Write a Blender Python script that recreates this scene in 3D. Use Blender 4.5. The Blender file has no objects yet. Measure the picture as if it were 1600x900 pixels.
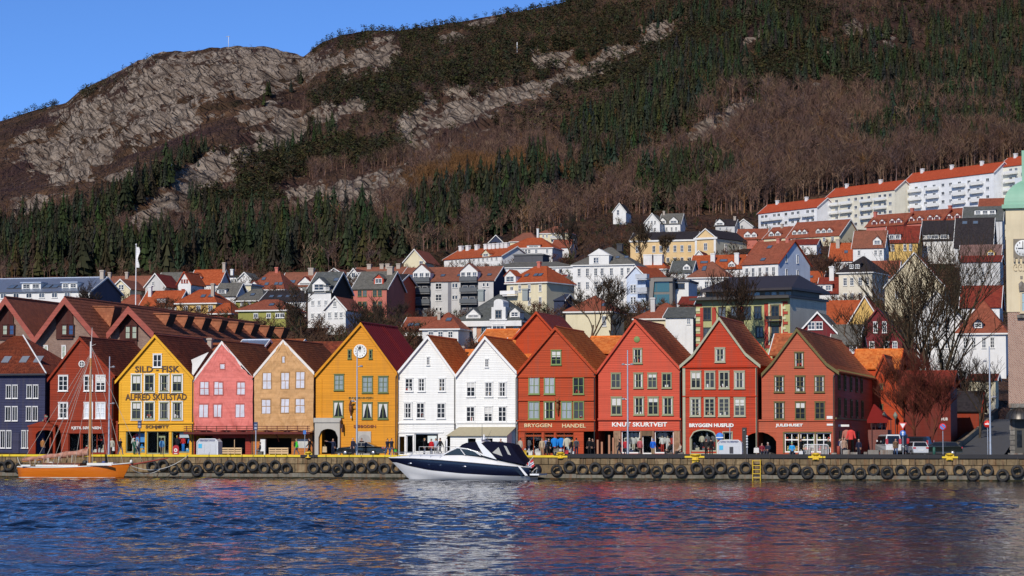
import bpy,bmesh,math,random
import numpy as np
from mathutils import Vector,Matrix,noise as mnoise
R=math.radians
SC=bpy.context.scene
COL=SC.collection
random.seed(7)
# ------------------------------------------------------------------ camera, world, sun, exposure
F=4010.0
YAW,CAMZ=R(14.6),4.1
PITCH=math.atan(235.0/F)
cam=bpy.data.cameras.new('camera')
cam.sensor_width=36.0
cam.lens=F/1600.0*36.0
cam.clip_start,cam.clip_end=1.0,9000.0
cam_ob=bpy.data.objects.new('camera',cam)
cam_ob.location=(0,0,CAMZ)
cam_ob.rotation_euler=(R(90)+PITCH,0,YAW)
COL.objects.link(cam_ob)
SC.camera=cam_ob
SUN_AZ,SUN_EL=R(6),R(33)
to_sun=Vector((-math.sin(SUN_AZ)*math.cos(SUN_EL),-math.cos(SUN_AZ)*math.cos(SUN_EL),math.sin(SUN_EL)))
W=bpy.data.worlds.new('World')
SC.world=W
W.use_nodes=True
nt=W.node_tree
sky=nt.nodes.new('ShaderNodeTexSky')
sky.sky_type='NISHITA'
sky.sun_disc=False
sky.sun_elevation=SUN_EL
sky.sun_rotation=math.atan2(to_sun.x,to_sun.y)
sky.air_density,sky.dust_density,sky.ozone_density=0.45,0.0,10.0
bg=nt.nodes['Background']
bg.inputs['Strength'].default_value=0.15
nt.links.new(sky.outputs['Color'],bg.inputs['Color'])
sun=bpy.data.lights.new('sun','SUN')
sun.energy=3.9
sun.angle=R(0.5)
sun.color=(1.0,0.93,0.82)
sun_ob=bpy.data.objects.new('sun',sun)
sun_ob.rotation_euler=(-to_sun).to_track_quat('-Z','Y').to_euler()
sun_ob.location=(-200,-300,300)
COL.objects.link(sun_ob)
SC.view_settings.view_transform='Standard'
SC.view_settings.look='None'
SC.view_settings.exposure=0.0
SC.view_settings.gamma=1.0
SC.cycles.max_bounces=6
SC.cycles.transparent_max_bounces=12
# ------------------------------------------------------------------ where a point of the photograph lies in the place
_r=Vector((math.cos(YAW),math.sin(YAW),0))
_f0=Vector((-math.sin(YAW),math.cos(YAW),0))
_F=_f0*math.cos(PITCH)+Vector((0,0,math.sin(PITCH)))
_U=-_f0*math.sin(PITCH)+Vector((0,0,math.cos(PITCH)))
CAM=Vector((0,0,CAMZ))
def ray(px,py):
 return _F+_r*((px-800.0)/F)+_U*((450.0-py)/F)
def atY(px,py,Y):
 d=ray(px,py)
 return CAM+d*(Y/d.y)
def atD(px,py,D):
 d=ray(px,py)
 return CAM+d*(D/d.dot(_f0))
def atX(px,py,X):
 d=ray(px,py)
 return CAM+d*(X/d.x)
def project(p):
 v=Vector(p)-CAM
 z=v.dot(_F)
 return 800+F*v.dot(_r)/z,450-F*v.dot(_U)/z
QY,QZ=250.0,2.3
FY=268.0
# ------------------------------------------------------------------ objects
ORG={}
def tag(o,label=None,cat=None,group=None,kind=None):
 if label:o['label']=label
 if cat:o['category']=cat
 if group:o['group']=group
 if kind:o['kind']=kind
 return o
def empty(name,loc,label=None,cat=None,group=None,rot=0.0,kind=None):
 o=bpy.data.objects.new(name,None)
 o.empty_display_size=0.5
 o.location=loc
 o.rotation_euler=(0,0,rot)
 COL.objects.link(o)
 ORG[o]=Vector(loc)
 return tag(o,label,cat,group,kind)
def place(name,mesh,parent=None,loc=(0,0,0),rot=(0,0,0),scale=None):
 """one object of MESH at the world point LOC (at its parent's unrotated frame)"""
 o=bpy.data.objects.new(name,mesh)
 COL.objects.link(o)
 if parent is not None:
  o.parent=parent
  o.location=Vector(loc)-ORG[parent]
 else:
  o.location=loc
 o.rotation_euler=rot
 if scale is not None:o.scale=scale
 ORG[o]=Vector(loc)
 return o
def copy_tree(o,parent=None):
 c=o.copy();COL.objects.link(c)
 if parent is not None:c.parent=parent
 for ch in list(o.children):copy_tree(ch,c)
 return c
class MB:
 """collects faces; build() links them as one mesh object"""
 def __init__(s):
  s.v,s.f,s.m,s.uv,s.sm=[],[],[],[],[]
 def face(s,pts,m=0,uv=None,smooth=False):
  i=len(s.v)
  s.v.extend(tuple(p) for p in pts)
  s.f.append(tuple(range(i,i+len(pts))))
  s.m.append(m);s.sm.append(smooth)
  s.uv.append(uv if uv else [(p[0],p[2]) for p in pts])
 def box(s,x0,x1,y0,y1,z0,z1,m=0):
  s.face([(x0,y0,z0),(x1,y0,z0),(x1,y0,z1),(x0,y0,z1)],m)
  s.face([(x1,y1,z0),(x0,y1,z0),(x0,y1,z1),(x1,y1,z1)],m)
  s.face([(x0,y1,z0),(x0,y0,z0),(x0,y0,z1),(x0,y1,z1)],m,[(y1,z0),(y0,z0),(y0,z1),(y1,z1)])
  s.face([(x1,y0,z0),(x1,y1,z0),(x1,y1,z1),(x1,y0,z1)],m,[(y0,z0),(y1,z0),(y1,z1),(y0,z1)])
  s.face([(x0,y0,z1),(x1,y0,z1),(x1,y1,z1),(x0,y1,z1)],m,[(x0,y0),(x1,y0),(x1,y1),(x0,y1)])
  s.face([(x0,y1,z0),(x1,y1,z0),(x1,y0,z0),(x0,y0,z0)],m)
 def slab(s,a,b,c,d,t,m=0,uvtop=True,m_side=None):
  """quad a b c d (counter-clockwise seen from outside) with thickness t behind it"""
  a,b,c,d=map(Vector,(a,b,c,d))
  n=(b-a).cross(d-a).normalized()*t
  U=(b-a).length;Vv=(d-a).length
  ms=m if m_side is None else m_side
  s.face([a,b,c,d],m,[(a.x+a.y,0),(a.x+a.y+U,0),(a.x+a.y+(c-d).length+(d-a).dot((b-a).normalized()),Vv),(a.x+a.y+(d-a).dot((b-a).normalized()),Vv)])
  s.face([d-n,c-n,b-n,a-n],ms)
  for p,q in ((a,b),(b,c),(c,d),(d,a)):
   s.face([q,p,p-n,q-n],ms)
 def prism(s,poly,y0,y1,m=0,caps=True):
  """polygon in x,z (counter-clockwise seen from -Y) pushed from y0 to y1"""
  if caps:
   s.face([(x,y0,z) for x,z in poly],m)
   s.face([(x,y1,z) for x,z in reversed(poly)],m)
  for (xa,za),(xb,zb) in zip(poly,poly[1:]+poly[:1]):
   s.face([(xb,y0,zb),(xa,y0,za),(xa,y1,za),(xb,y1,zb)],m)
 def tube(s,p0,p1,r0,r1=None,n=6,m=0,cap=False,smooth=True):
  r1=r0 if r1 is None else r1
  p0,p1=Vector(p0),Vector(p1)
  ax=(p1-p0)
  if ax.length<1e-6:return
  ax.normalize()
  e=ax.orthogonal().normalized();g=ax.cross(e)
  A=[p0+(e*math.cos(2*math.pi*i/n)+g*math.sin(2*math.pi*i/n))*r0 for i in range(n)]
  B=[p1+(e*math.cos(2*math.pi*i/n)+g*math.sin(2*math.pi*i/n))*r1 for i in range(n)]
  for i in range(n):
   j=(i+1)%n
   s.face([A[i],A[j],B[j],B[i]],m,None,smooth)
  if cap:
   s.face(A[::-1],m);s.face(B,m)
 def path(s,pts,r,n=5,m=0):
  for a,b in zip(pts,pts[1:]):s.tube(a,b,r,r,n,m)
 def lathe(s,prof,c=(0,0,0),n=12,m=0,axis='z',smooth=True):
  """profile of (radius, height) turned about a vertical (or y) axis through c"""
  P=[]
  for r,h in prof:
   ring=[]
   for i in range(n):
    a=2*math.pi*i/n
    if axis=='z':ring.append((c[0]+r*math.cos(a),c[1]+r*math.sin(a),c[2]+h))
    else:ring.append((c[0]+r*math.cos(a),c[1]+h,c[2]+r*math.sin(a)))
   P.append(ring)
  for A,B in zip(P,P[1:]):
   for i in range(n):
    j=(i+1)%n
    q=[A[i],A[j],B[j],B[i]]
    if axis!='z':q.reverse()
    s.face(q,m,None,smooth)
 def disc(s,c,r,n=16,m=0,axis='y'):
  pts=[(c[0]+r*math.cos(2*math.pi*i/n),c[1],c[2]+r*math.sin(2*math.pi*i/n)) for i in range(n)]
  s.face(pts,m)
 def ball(s,c,rx,ry,rz,n=8,k=5,m=0):
  prof=[]
  for i in range(k+1):
   a=-math.pi/2+math.pi*i/k
   prof.append((max(math.cos(a),1e-3),math.sin(a)))
  for (r0,h0),(r1,h1) in zip(prof,prof[1:]):
   for i in range(n):
    a,b=2*math.pi*i/n,2*math.pi*(i+1)/n
    P=lambda r,h,t:(c[0]+rx*r*math.cos(t),c[1]+ry*r*math.sin(t),c[2]+rz*h)
    s.face([P(r0,h0,a),P(r0,h0,b),P(r1,h1,b),P(r1,h1,a)],m,None,True)
 def mesh(s,name,mats,org=(0,0,0),merge=False):
  me=bpy.data.meshes.new(name)
  ox,oy,oz=org
  me.from_pydata([(x-ox,y-oy,z-oz) for x,y,z in s.v],[],s.f)
  for mt in mats:me.materials.append(mt)
  if len(mats)>1:me.polygons.foreach_set('material_index',s.m)
  if any(s.sm):me.polygons.foreach_set('use_smooth',s.sm)
  uv=me.uv_layers.new(name='UVMap')
  flat=[c for u in s.uv for p in u for c in p]
  uv.data.foreach_set('uv',flat)
  if merge or any(s.sm):
   bm=bmesh.new();bm.from_mesh(me)
   bmesh.ops.remove_doubles(bm,verts=bm.verts,dist=0.0005)
   bm.to_mesh(me);bm.free()
  return me
 def build(s,name,mats,parent=None,org=None,merge=False):
  if not isinstance(mats,(list,tuple)):mats=[mats]
  o_=ORG[parent] if parent is not None and org is None else Vector(org or (0,0,0))
  return place(name,s.mesh(name,mats,o_,merge),parent,o_)
  # ------------------------------------------------------------------ materials
class N:
 """small helper round a material's node tree"""
 def __init__(s,name):
  s.mat=bpy.data.materials.new(name);s.mat.use_nodes=True
  s.t=s.mat.node_tree;s.b=s.t.nodes['Principled BSDF']
 def n(s,t,**kw):
  x=s.t.nodes.new('ShaderNode'+t)
  for k,v in kw.items():
   if hasattr(x,k):setattr(x,k,v)
   else:x.inputs[k.replace('_',' ')].default_value=v
  return x
 def l(s,a,b):s.t.links.new(a,b)
 def noise(s,scale,vec=None,detail=3.0,rough=0.55):
  x=s.n('TexNoise');x.inputs['Scale'].default_value=scale;x.inputs['Detail'].default_value=detail;x.inputs['Roughness'].default_value=rough
  if vec is not None:s.l(vec,x.inputs['Vector'])
  return x.outputs['Fac']
 def coord(s,which='Object',scale=None):
  c=s.n('TexCoord').outputs[which]
  if scale:
   m=s.n('Mapping');m.inputs['Scale'].default_value=scale
   s.l(c,m.inputs['Vector']);c=m.outputs['Vector']
  return c
 def ramp(s,fac,stops,interp='LINEAR'):
  x=s.n('ValToRGB');cr=x.color_ramp;cr.interpolation=interp
  while len(cr.elements)<len(stops):cr.elements.new(0.5)
  for e,(p,c) in zip(cr.elements,stops):
   e.position=p;e.color=(c[0],c[1],c[2],1) if hasattr(c,'__len__') else (c,c,c,1)
  s.l(fac,x.inputs['Fac']);return x.outputs['Color']
 def mix(s,fac,a,b,mode='MIX'):
  x=s.n('Mix',data_type='RGBA',blend_type=mode)
  for inp,v in ((x.inputs[0],fac),(x.inputs[6],a),(x.inputs[7],b)):
   if hasattr(v,'node'):s.l(v,inp)
   elif hasattr(v,'__len__'):inp.default_value=(v[0],v[1],v[2],1)
   else:inp.default_value=v
  return x.outputs[2]
 def math(s,op,a,b=0.0):
  x=s.n('Math',operation=op)
  for inp,v in ((x.inputs[0],a),(x.inputs[1],b)):
   if hasattr(v,'node'):s.l(v,inp)
   else:inp.default_value=v
  return x.outputs[0]
 def bump(s,h,strength=0.3,dist=0.02):
  x=s.n('Bump');x.inputs['Strength'].default_value=strength;x.inputs['Distance'].default_value=dist
  s.l(h,x.inputs['Height']);s.l(x.outputs['Normal'],s.b.inputs['Normal'])
 def color(s,c):
  if hasattr(c,'node'):s.l(c,s.b.inputs['Base Color'])
  else:s.b.inputs['Base Color'].default_value=(c[0],c[1],c[2],1)
 def set(s,**kw):
  for k,v in kw.items():s.b.inputs[k.replace('_',' ')].default_value=v
MATS={}
def cached(fn):
 def g(*a,**k):
  key=(fn.__name__,a,tuple(sorted(k.items())))
  if key not in MATS:MATS[key]=fn(*a,**k)
  return MATS[key]
 return g
def sc(c,k):return tuple(min(x*k,1.0) for x in c)
@cached
def flat(c,rough=0.6,metal=0.0,spec=0.5):
 n=N('plain');n.set(Roughness=rough,Metallic=metal);n.b.inputs['Specular IOR Level'].default_value=spec
 v=n.noise(1.3,n.coord(),4.0)
 n.color(n.mix(n.ramp(v,[(0.3,0),(0.7,1)]),sc(c,0.86),sc(c,1.1)))
 return n.mat
@cached
def paint(c,rough=0.55,wear=0.3):
 """painted timber: board-to-board differences, streaks running down, blotches"""
 n=N('painted_timber');n.set(Roughness=rough);n.b.inputs['Specular IOR Level'].default_value=0.1
 streak=n.noise(1.0,n.coord('Object',(2.6,2.6,0.16)),5.0,0.65)
 board=n.noise(1.0,n.coord('Object',(0.10,0.10,5.2)),2.0)
 blot=n.noise(0.35,n.coord(),4.0)
 base=n.mix(n.ramp(board,[(0.35,0),(0.65,1)]),sc(c,1-wear*.55),sc(c,1+wear*.35))
 base=n.mix(n.math('MULTIPLY',n.ramp(streak,[(0.45,0),(0.75,1)]),wear),base,(0.10,0.085,0.07))
 base=n.mix(n.math('MULTIPLY',n.ramp(blot,[(0.5,0),(0.8,1)]),wear*.6),base,sc(c,0.6))
 n.color(base)
 n.bump(n.noise(1.0,n.coord('Object',(1.2,1.2,26)),3.0),0.25,0.01)
 return n.mat
@cached
def render_wall(c,rough=0.85):
 n=N('rendered_masonry');n.set(Roughness=rough);n.b.inputs['Specular IOR Level'].default_value=0.15
 streak=n.noise(1.0,n.coord('Object',(1.5,1.5,0.12)),5.0,0.65)
 blot=n.noise(0.3,n.coord(),5.0)
 base=n.mix(n.ramp(blot,[(0.3,0),(0.7,1)]),sc(c,0.86),sc(c,1.06))
 base=n.mix(n.math('MULTIPLY',n.ramp(streak,[(0.5,0),(0.8,1)]),0.3),base,sc(c,0.45))
 n.color(base);return n.mat
@cached
def tiles(a,b,moss=(0.05,0.045,0.02),mossy=0.35,tw=0.28,th=0.34,bump=0.5):
 """clay pantiles: each tile its own tone (cells of the UV, in metres), grime and moss in patches"""
 n=N('clay_tiles');n.set(Roughness=0.8);n.b.inputs['Specular IOR Level'].default_value=0.2
 uv=n.coord('UV')
 s=n.n('Separate'+'XYZ');n.l(uv,s.inputs[0])
 fx=n.math('FLOOR',n.math('DIVIDE',s.outputs[0],tw));fy=n.math('FLOOR',n.math('DIVIDE',s.outputs[1],th))
 cb=n.n('CombineXYZ');n.l(fx,cb.inputs[0]);n.l(fy,cb.inputs[1])
 wn=n.n('TexWhiteNoise');n.l(cb.outputs[0],wn.inputs['Vector'])
 patch=n.noise(0.55,n.coord(),5.0,0.65)
 c1=n.mix(wn.outputs['Value'],a,b)
 c2=n.mix(n.math('MULTIPLY',n.ramp(patch,[(0.42,0),(0.72,1)]),mossy),c1,moss)
 n.color(c2)
 wv=n.math('SINE',n.math('MULTIPLY',s.outputs[0],2*math.pi/tw))
 saw=n.math('FRACT',n.math('DIVIDE',s.outputs[1],th))
 n.bump(n.math('ADD',wv,n.math('MULTIPLY',saw,-1.4)),bump,0.03)
 return n.mat
@cached
def glass(tint=(0.012,0.014,0.018),rough=0.04):
 """window panes: a dark room behind (object colour sets blinds and curtains), glossy"""
 n=N('window_glass');n.set(Roughness=rough,IOR=1.16)
 oi=n.n('ObjectInfo')
 v=n.noise(1.6,n.coord(),3.0)
 dark=n.mix(n.ramp(v,[(0.35,0),(0.65,1)]),(0.006,0.007,0.009),sc(tint,2.2))
 n.color(n.mix(n.ramp(oi.outputs['Random'],[(0.0,0),(0.62,0.04),(1.0,0.42)]),dark,(0.16,0.17,0.19)))
 return n.mat
@cached
def far_glass():
 n=N('far_window_glass');n.set(Roughness=0.08)
 oi=n.n('ObjectInfo')
 n.color(n.ramp(oi.outputs['Random'],[(0.0,(0.012,0.014,0.018)),(0.6,(0.03,0.035,0.045)),(1.0,(0.12,0.14,0.17))]))
 return n.mat
@cached
def pale_glass(c=(0.55,0.57,0.6)):
 n=N('glass_blind_and_reflection');n.set(Roughness=0.1)  # pale pane colour, used for blinds and for painted reflections
 v=n.noise(1.0,n.coord('Object',(14,14,0.6)),2.0)
 n.color(n.mix(n.ramp(v,[(0.35,0),(0.65,1)]),sc(c,0.7),c));return n.mat
@cached
def metal(c,rough=0.35):
 n=N('metal');n.set(Roughness=rough,Metallic=0.85)
 v=n.noise(2.0,n.coord(),4.0)
 n.color(n.mix(v,sc(c,0.75),sc(c,1.15)));return n.mat
@cached
def gloss(c,rough=0.15,coat=0.6):
 n=N('glossy_paint');n.set(Roughness=rough);n.b.inputs['Coat Weight'].default_value=coat*.5;n.b.inputs['Coat Roughness'].default_value=0.05
 v=n.noise(0.9,n.coord(),4.0);n.color(n.mix(v,sc(c,0.9),sc(c,1.08)));return n.mat
@cached
def cloth(c,fold=(0.8,0.8,0.8),strength=0.6):
 n=N('fabric');n.set(Roughness=0.85);n.b.inputs['Specular IOR Level'].default_value=0.1
 v=n.noise(1.0,n.coord('Object',fold),4.0,0.6)
 n.color(n.mix(v,sc(c,0.88),sc(c,1.1)));n.bump(v,strength,0.15);return n.mat
@cached
def stone(c,dark=(0.05,0.045,0.035),scale=1.5):
 n=N('stone');n.set(Roughness=0.9);n.b.inputs['Specular IOR Level'].default_value=0.15
 oi=n.n('ObjectInfo')
 cc=n.coord()
 mv=n.n('Vector'+'Math',operation='ADD');n.l(cc,mv.inputs[0]);n.l(oi.outputs['Location'],mv.inputs[1])
 v=n.noise(scale,mv.outputs[0],6.0,0.65)
 st=n.n('Mapping');st.inputs['Scale'].default_value=(3.0,3.0,0.25);n.l(mv.outputs[0],st.inputs['Vector'])
 sv=n.noise(1.0,st.outputs[0],4.0,0.6)
 tone=n.mix(oi.outputs['Random'],sc(c,0.62),sc(c,1.25))
 base=n.mix(n.ramp(v,[(0.35,0),(0.68,1)]),sc(c,0.45),tone)
 base=n.mix(n.math('MULTIPLY',n.ramp(sv,[(0.5,0),(0.68,1)]),0.55),base,(0.16,0.065,0.025))
 sv2=n.noise(1.7,st.outputs[0],4.0,0.6)
 base=n.mix(n.math('MULTIPLY',n.ramp(sv2,[(0.56,0),(0.72,1)]),0.55),base,dark)
 n.color(base);n.bump(v,0.6,0.06);return n.mat
# ------------------------------------------------------------------ terrain: the quay shelf, the town slope, the mountain
def interp(x,pts):
 if x<=pts[0][0]:return pts[0][1]
 for (a,b),(c,d) in zip(pts,pts[1:]):
  if x<=c:return b+(d-b)*(x-a)/(c-a)
 return pts[-1][1]
RIDGE=[(-400,275),(-150,225),(0,189),(50,173),(100,161),(120,143),(160,125),(190,107),(210,97),(250,84),(310,76),(370,69),(410,70),(450,80),(470,86),(500,66),(530,53),(570,47),(620,48),
(650,44),(690,39),(760,26),(840,14),(880,5),(940,-22),(1100,-80),(1300,-130),(1600,-190),(2000,-230)]
FOOT=[(-400,440),(0,432),(300,426),(480,422),(560,418),(640,398),(760,378),(860,356),(930,336),(990,330),(1100,336),(1177,330),(1284,300),(1405,280),(1560,250),(1700,238),(2000,225)]
RDIST=[(-400,2100),(450,1950),(600,1850),(900,1800),(1200,1800),(2000,1800)]
def dtown(yb):
 return F/(4.2+(yb-345)*(0.03235 if yb>345 else 0.007))
TOWN=[(290,2.3),(330,4.0)]
for _y in (515,490,460,430,400,375,350,325,300,275,250):
 _d=dtown(_y)
 TOWN.append((_d,atD(800,_y,_d).z-1.0))
def ground_z(px,d):
 """height of the ground along the bearing of column px at distance d (numpy-friendly scalars)"""
 yf=interp(px,FOOT)
 df=dtown(yf)
 if d<=df:return interp(d,TOWN)
 zf=interp(df,TOWN)
 d0=max(df+40,900 if px<1100 else 900+(px-1100)*0.12)
 z0=atD(px,yf+3,d0).z
 if d<=d0:return zf+(z0-zf)*(d-df)/(d0-df)
 dr=interp(px,RDIST)
 zr=atD(px,interp(px,RIDGE),dr).z
 t=(d-d0)/(dr-d0)
 if t<=1:return z0+(zr-z0)*(0.86*t+0.14*t*t)
 return zr-(t-1)*240
def fbm(x,y,z,o=4,h=0.9):
 return mnoise.fractal(Vector((x,y,z)),h,2.1,o)
ROCK=[((230,138),(430,98),44),((120,200),(225,150),32),((60,240),(115,222),22),((90,275),(165,232),16),((195,215),(290,178),20),((355,150),(425,150),18),((20,225),(60,205),8),
((225,345),(300,290),20),((300,290),(345,252),20),((400,228),(460,205),20),((345,250),(400,235),12),((20,350),(60,335),10),((60,260),(140,285),8),
((455,300),(545,285),16),((500,320),(620,290),24),((480,330),(560,325),14),((650,205),(722,178),22),((715,165),(745,195),20),((735,190),(775,160),14),((780,165),(855,145),16),
((838,98),(887,92),10),((870,128),(944,100),13),((945,85),(990,80),8),((1011,60),(1045,48),10),((500,188),(558,170),12),((480,105),(520,90),14),((555,105),(600,80),20),((460,110),(485,95),10),
((1092,225),(1140,184),15),((1130,215),(1165,175),8),((1242,165),(1287,128),8),((1353,82),(1400,74),9),((1400,74),(1440,82),6),((1166,72),(1190,58),7),((1170,165),(1185,160),5),((690,60),(720,55),7),((740,40),(770,34),6),
((1285,60),(1300,68),5),((1325,40),(1400,45),6),((1480,45),(1500,40),6),((640,230),(700,235),8),((150,300),(200,285),8),((380,190),(420,180),10)]
def rockness(px,py):
 best=-1.0
 for (ax,ay),(bx,by),r in ROCK:
  if px<min(ax,bx)-3*r or px>max(ax,bx)+3*r or py<min(ay,by)-3*r or py>max(ay,by)+3*r:continue
  vx,vy=bx-ax,by-ay
  t=max(0,min(1,((px-ax)*vx+(py-ay)*vy)/(vx*vx+vy*vy)))
  dd=math.hypot(px-ax-vx*t,py-ay-vy*t)
  best=max(best,1-dd/(1.5*r))
 return best
 # ------------------------------------------------------------------ sea
def build_sea():
 """the harbour: a fan of real waves where the camera sees them, a plain rippled sheet beyond"""
 n=N('harbour_water');n.set(Roughness=0.02,IOR=1.24);n.color((0.001,0.003,0.010))
 cc=n.coord('Object');n.bump(n.math('ADD',n.noise(2.2,cc,3.0),n.math('MULTIPLY',n.noise(6.0,cc,2.0),.35)),1.0,0.05)
 pxs=np.linspace(-450,2200,440);ys=[48.0]
 while ys[-1]<QY+1.5:ys.append(ys[-1]+.18+.0011*(ys[-1]-48))
 ys=np.array(ys);dirx=np.array([ray(p,685).x/ray(p,685).y for p in pxs])
 Y,K=np.meshgrid(ys,dirx);X=K*Y
 rng=np.random.default_rng(4);H=np.zeros_like(X);G=np.zeros_like(X)
 for k in range(7):
  a,L=rng.uniform(0,6.28),rng.uniform(28,110);G+=np.sin((X*math.cos(a)*.45+Y*math.sin(a))*2*math.pi/L+rng.uniform(0,6.28))
 lf=1/(1+np.exp((X/Y+.245)*40));amp=np.clip(.40+.16*lf+.22*G/1.9+.95*lf*np.exp(-((Y-122)/34)**2)+.55*(1-lf)*np.exp(-((Y-160)/13)**2),.16,1.8)
 amp*=(1-.42*np.exp(-((X/Y+.281)/.026)**2))*(.82+.18*lf)
 for k in range(90):
  L=.6*(6.5/.6)**(rng.random()**1.7);a=math.radians(78)+rng.normal(0,.62);s=.021*(1.3 if L<2 else .7)
  H+=s*L/(2*math.pi)*np.sin((X*math.cos(a)+Y*math.sin(a))*2*math.pi/L+rng.uniform(0,6.28))
 Z=amp*(H+.9*H*H)
 V=np.stack([X,Y,Z],2).reshape(-1,3);m_,k_=X.shape
 idx=np.arange(m_*k_).reshape(m_,k_);Fc=np.stack([idx[:-1,:-1],idx[1:,:-1],idx[1:,1:],idx[:-1,1:]],2).reshape(-1,4)
 me=bpy.data.meshes.new('sea');me.vertices.add(len(V));me.vertices.foreach_set('co',V.astype(np.float32).ravel());me.loops.add(Fc.size);me.loops.foreach_set('vertex_index',Fc.astype(np.int32).ravel());me.polygons.add(len(Fc));me.polygons.foreach_set('loop_start',np.arange(0,Fc.size,4,dtype=np.int32));me.update(calc_edges=True)
 me.polygons.foreach_set('use_smooth',np.ones(len(Fc),dtype=bool));me.materials.append(n.mat);tag(place('sea',me),kind='structure')
 m=MB();m.face([(-1500,-300,-.3),(1500,-300,-.3),(1500,QY+1,-.3),(-1500,QY+1,-.3)]);tag(m.build('outer_sea',n.mat),kind='structure')
build_sea()
# ------------------------------------------------------------------ quay
def build_quay():
 n=N('quay_paving');n.set(Roughness=0.85)
 cc=n.coord();v=n.noise(0.4,cc,6.0,0.6)
 br=n.n('TexBrick');br.inputs['Scale'].default_value=1.0;br.inputs['Mortar Size'].default_value=0.015;n.l(cc,br.inputs['Vector'])
 br.inputs['Color1'].default_value=(0.11,0.105,0.1,1);br.inputs['Color2'].default_value=(0.15,0.145,0.135,1);br.inputs['Mortar'].default_value=(0.05,0.05,0.05,1)
 n.color(n.mix(n.ramp(v,[(0.4,0),(0.7,0.5)]),br.outputs['Color'],(0.06,0.058,0.055)))
 m=MB()
 m.box(-250,110,QY+0.45,300,-6,QZ)
 tag(m.build('quay_pavement',n.mat),kind='structure')
 road=N('asphalt');road.set(Roughness=0.9);vv=road.noise(0.8,road.coord(),6.0);road.color(road.mix(vv,(0.035,0.035,0.037),(0.07,0.068,0.066)))
 m=MB();m.face([(-250,257,QZ+.006),(110,257,QZ+.006),(110,264,QZ+.006),(-250,264,QZ+.006)])
 tag(m.build('quay_road',road.mat),kind='structure')
 core=empty('quay_wall',(-60,QY,0),'long rust stained stone quay wall hung with tyres, footing in the water','quay wall')
 m=MB();m.box(-250,110,QY+0.12,QY+0.449,-6,2.16);m.build('core',stone((0.12,0.10,0.075)),core)
 bl_mat=stone((0.30,0.22,0.125))
 rnd=random.Random(3)
 def block_mesh(w,h):
  m=MB();q=0.03
  pts=lambda y,i:[(-w/2+i,y,i),(w/2-i,y,i),(w/2-i,y,h-i),(-w/2+i,y,h-i)]
  A,B,C_=pts(0.0,0.0),pts(0.2,0.0),pts(-0.04,q)
  m.face(C_)
  for i in range(4):
   j=(i+1)%4
   m.face([A[i],A[j],C_[j],C_[i]]);m.face([B[i],B[j],A[j],A[i]])
  return m.mesh('stone_block',[bl_mat])
 up=[(w,block_mesh(w-0.03,0.62)) for w in (0.55,0.75,1.0,1.25)]
 lo=[(w,block_mesh(w-0.04,0.86)) for w in (0.95,1.3,1.7)]
 x=atY(-12,730,QY).x;xe=atY(1612,730,QY).x
 while x<xe:
  w,me=rnd.choice(up);place('stone_block',me,core,(x+w/2,QY+rnd.uniform(0,.05),1.50));x+=w
 x=atY(-12,730,QY).x
 while x<xe:
  w,me=rnd.choice(lo);place('stone_block',me,core,(x+w/2,QY+rnd.uniform(0,.05),0.60));x+=w
 m=MB();foot=stone((0.27,0.25,0.20))
 x=-250
 while x<110:
  w=rnd.uniform(3,6);y=rnd.uniform(0.28,0.5)
  m.box(x,x+w-0.02,QY-y,QY+0.1,-5,0.52+rnd.uniform(-.06,.06));x+=w
 m.build('footing',foot,core)
 m=MB();m.box(-250,110,QY-.53,QY-.27,-3,.16);m.build('weed_band',stone((.035,.035,.018)),core)
 m=MB();m.box(-250,110,QY-0.06,QY+0.62,2.16,2.34);m.build('coping',stone((0.22,0.18,0.13)),core)
 yel=flat((0.72,0.52,0.015),0.6);blk=flat((0.012,0.012,0.016),0.7)
 bx=[atY(p,715,QY).x for p in (-700,470,497,592,866,887,1070,1101,1263,1290,1472,1497,1900)]
 m=MB();k=MB()
 for i,(a,b) in enumerate(zip(bx,bx[1:])):
  right=a>bx[3]-.1
  if i%2==0 or i in (2,3) and False:
   m.box(a,b,QY-0.10,QY+0.16,2.20,2.37 if right else 2.42)
  elif i==3:
   m.box(a,b,QY-0.10,QY+0.16,2.20,2.42)
  else:
   k.box(a,b,QY-0.16,QY+0.16,2.16,2.42)
  if right and i>=4:k.box(a,b,QY+0.17,QY+0.45,2.341,2.56)
 m.build('yellow_edge',yel,core);k.build('kerb_beam',blk,core)
build_quay()
TYRES=[(1.8,730),(13.5,727),(30,731.5),(237.3,728.7),(254.5,726.8),(271,732.7),(291.4,727.1),(307.4,735.3),(325.4,726.6),(341.6,732.2),(359,728.2),(376.8,730.3),(394.8,727.5),(412.2,732),(430,727.2),(447.3,732),
(489.5,731.9),(508.2,729.7),(526.8,734.4),(544.6,728.5),(563.2,731.9),(581.6,727.9),(600.2,733.1),(619.7,730.3),(869.7,735.2),(889.7,729.7),(910.2,734),(930,731.9),(949.3,736.6),(967.6,731.3),(986.6,735),(1005.6,732.2),
(1025.2,736.6),(1044.6,732.5),(1064.1,736.6),(1088.5,731.6),(1107.5,736.9),(1125.5,731.3),(1144.8,736.9),(1165,731.3),(1202.3,731.9),(1223.5,737.8),(1242,732.5),(1261.4,738.4),(1284.9,733),(1304.6,737.8),(1324.5,733.4),(1344.3,739.5),
(1364.6,734.4),(1386,738.1),(1407.8,735),(1428.7,738.7),(1451,734),(1471.9,740.9),(1498.9,735),(1520,741.5),(1542.5,735),(1566.7,742.8),(1589.7,736.6)]
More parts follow.
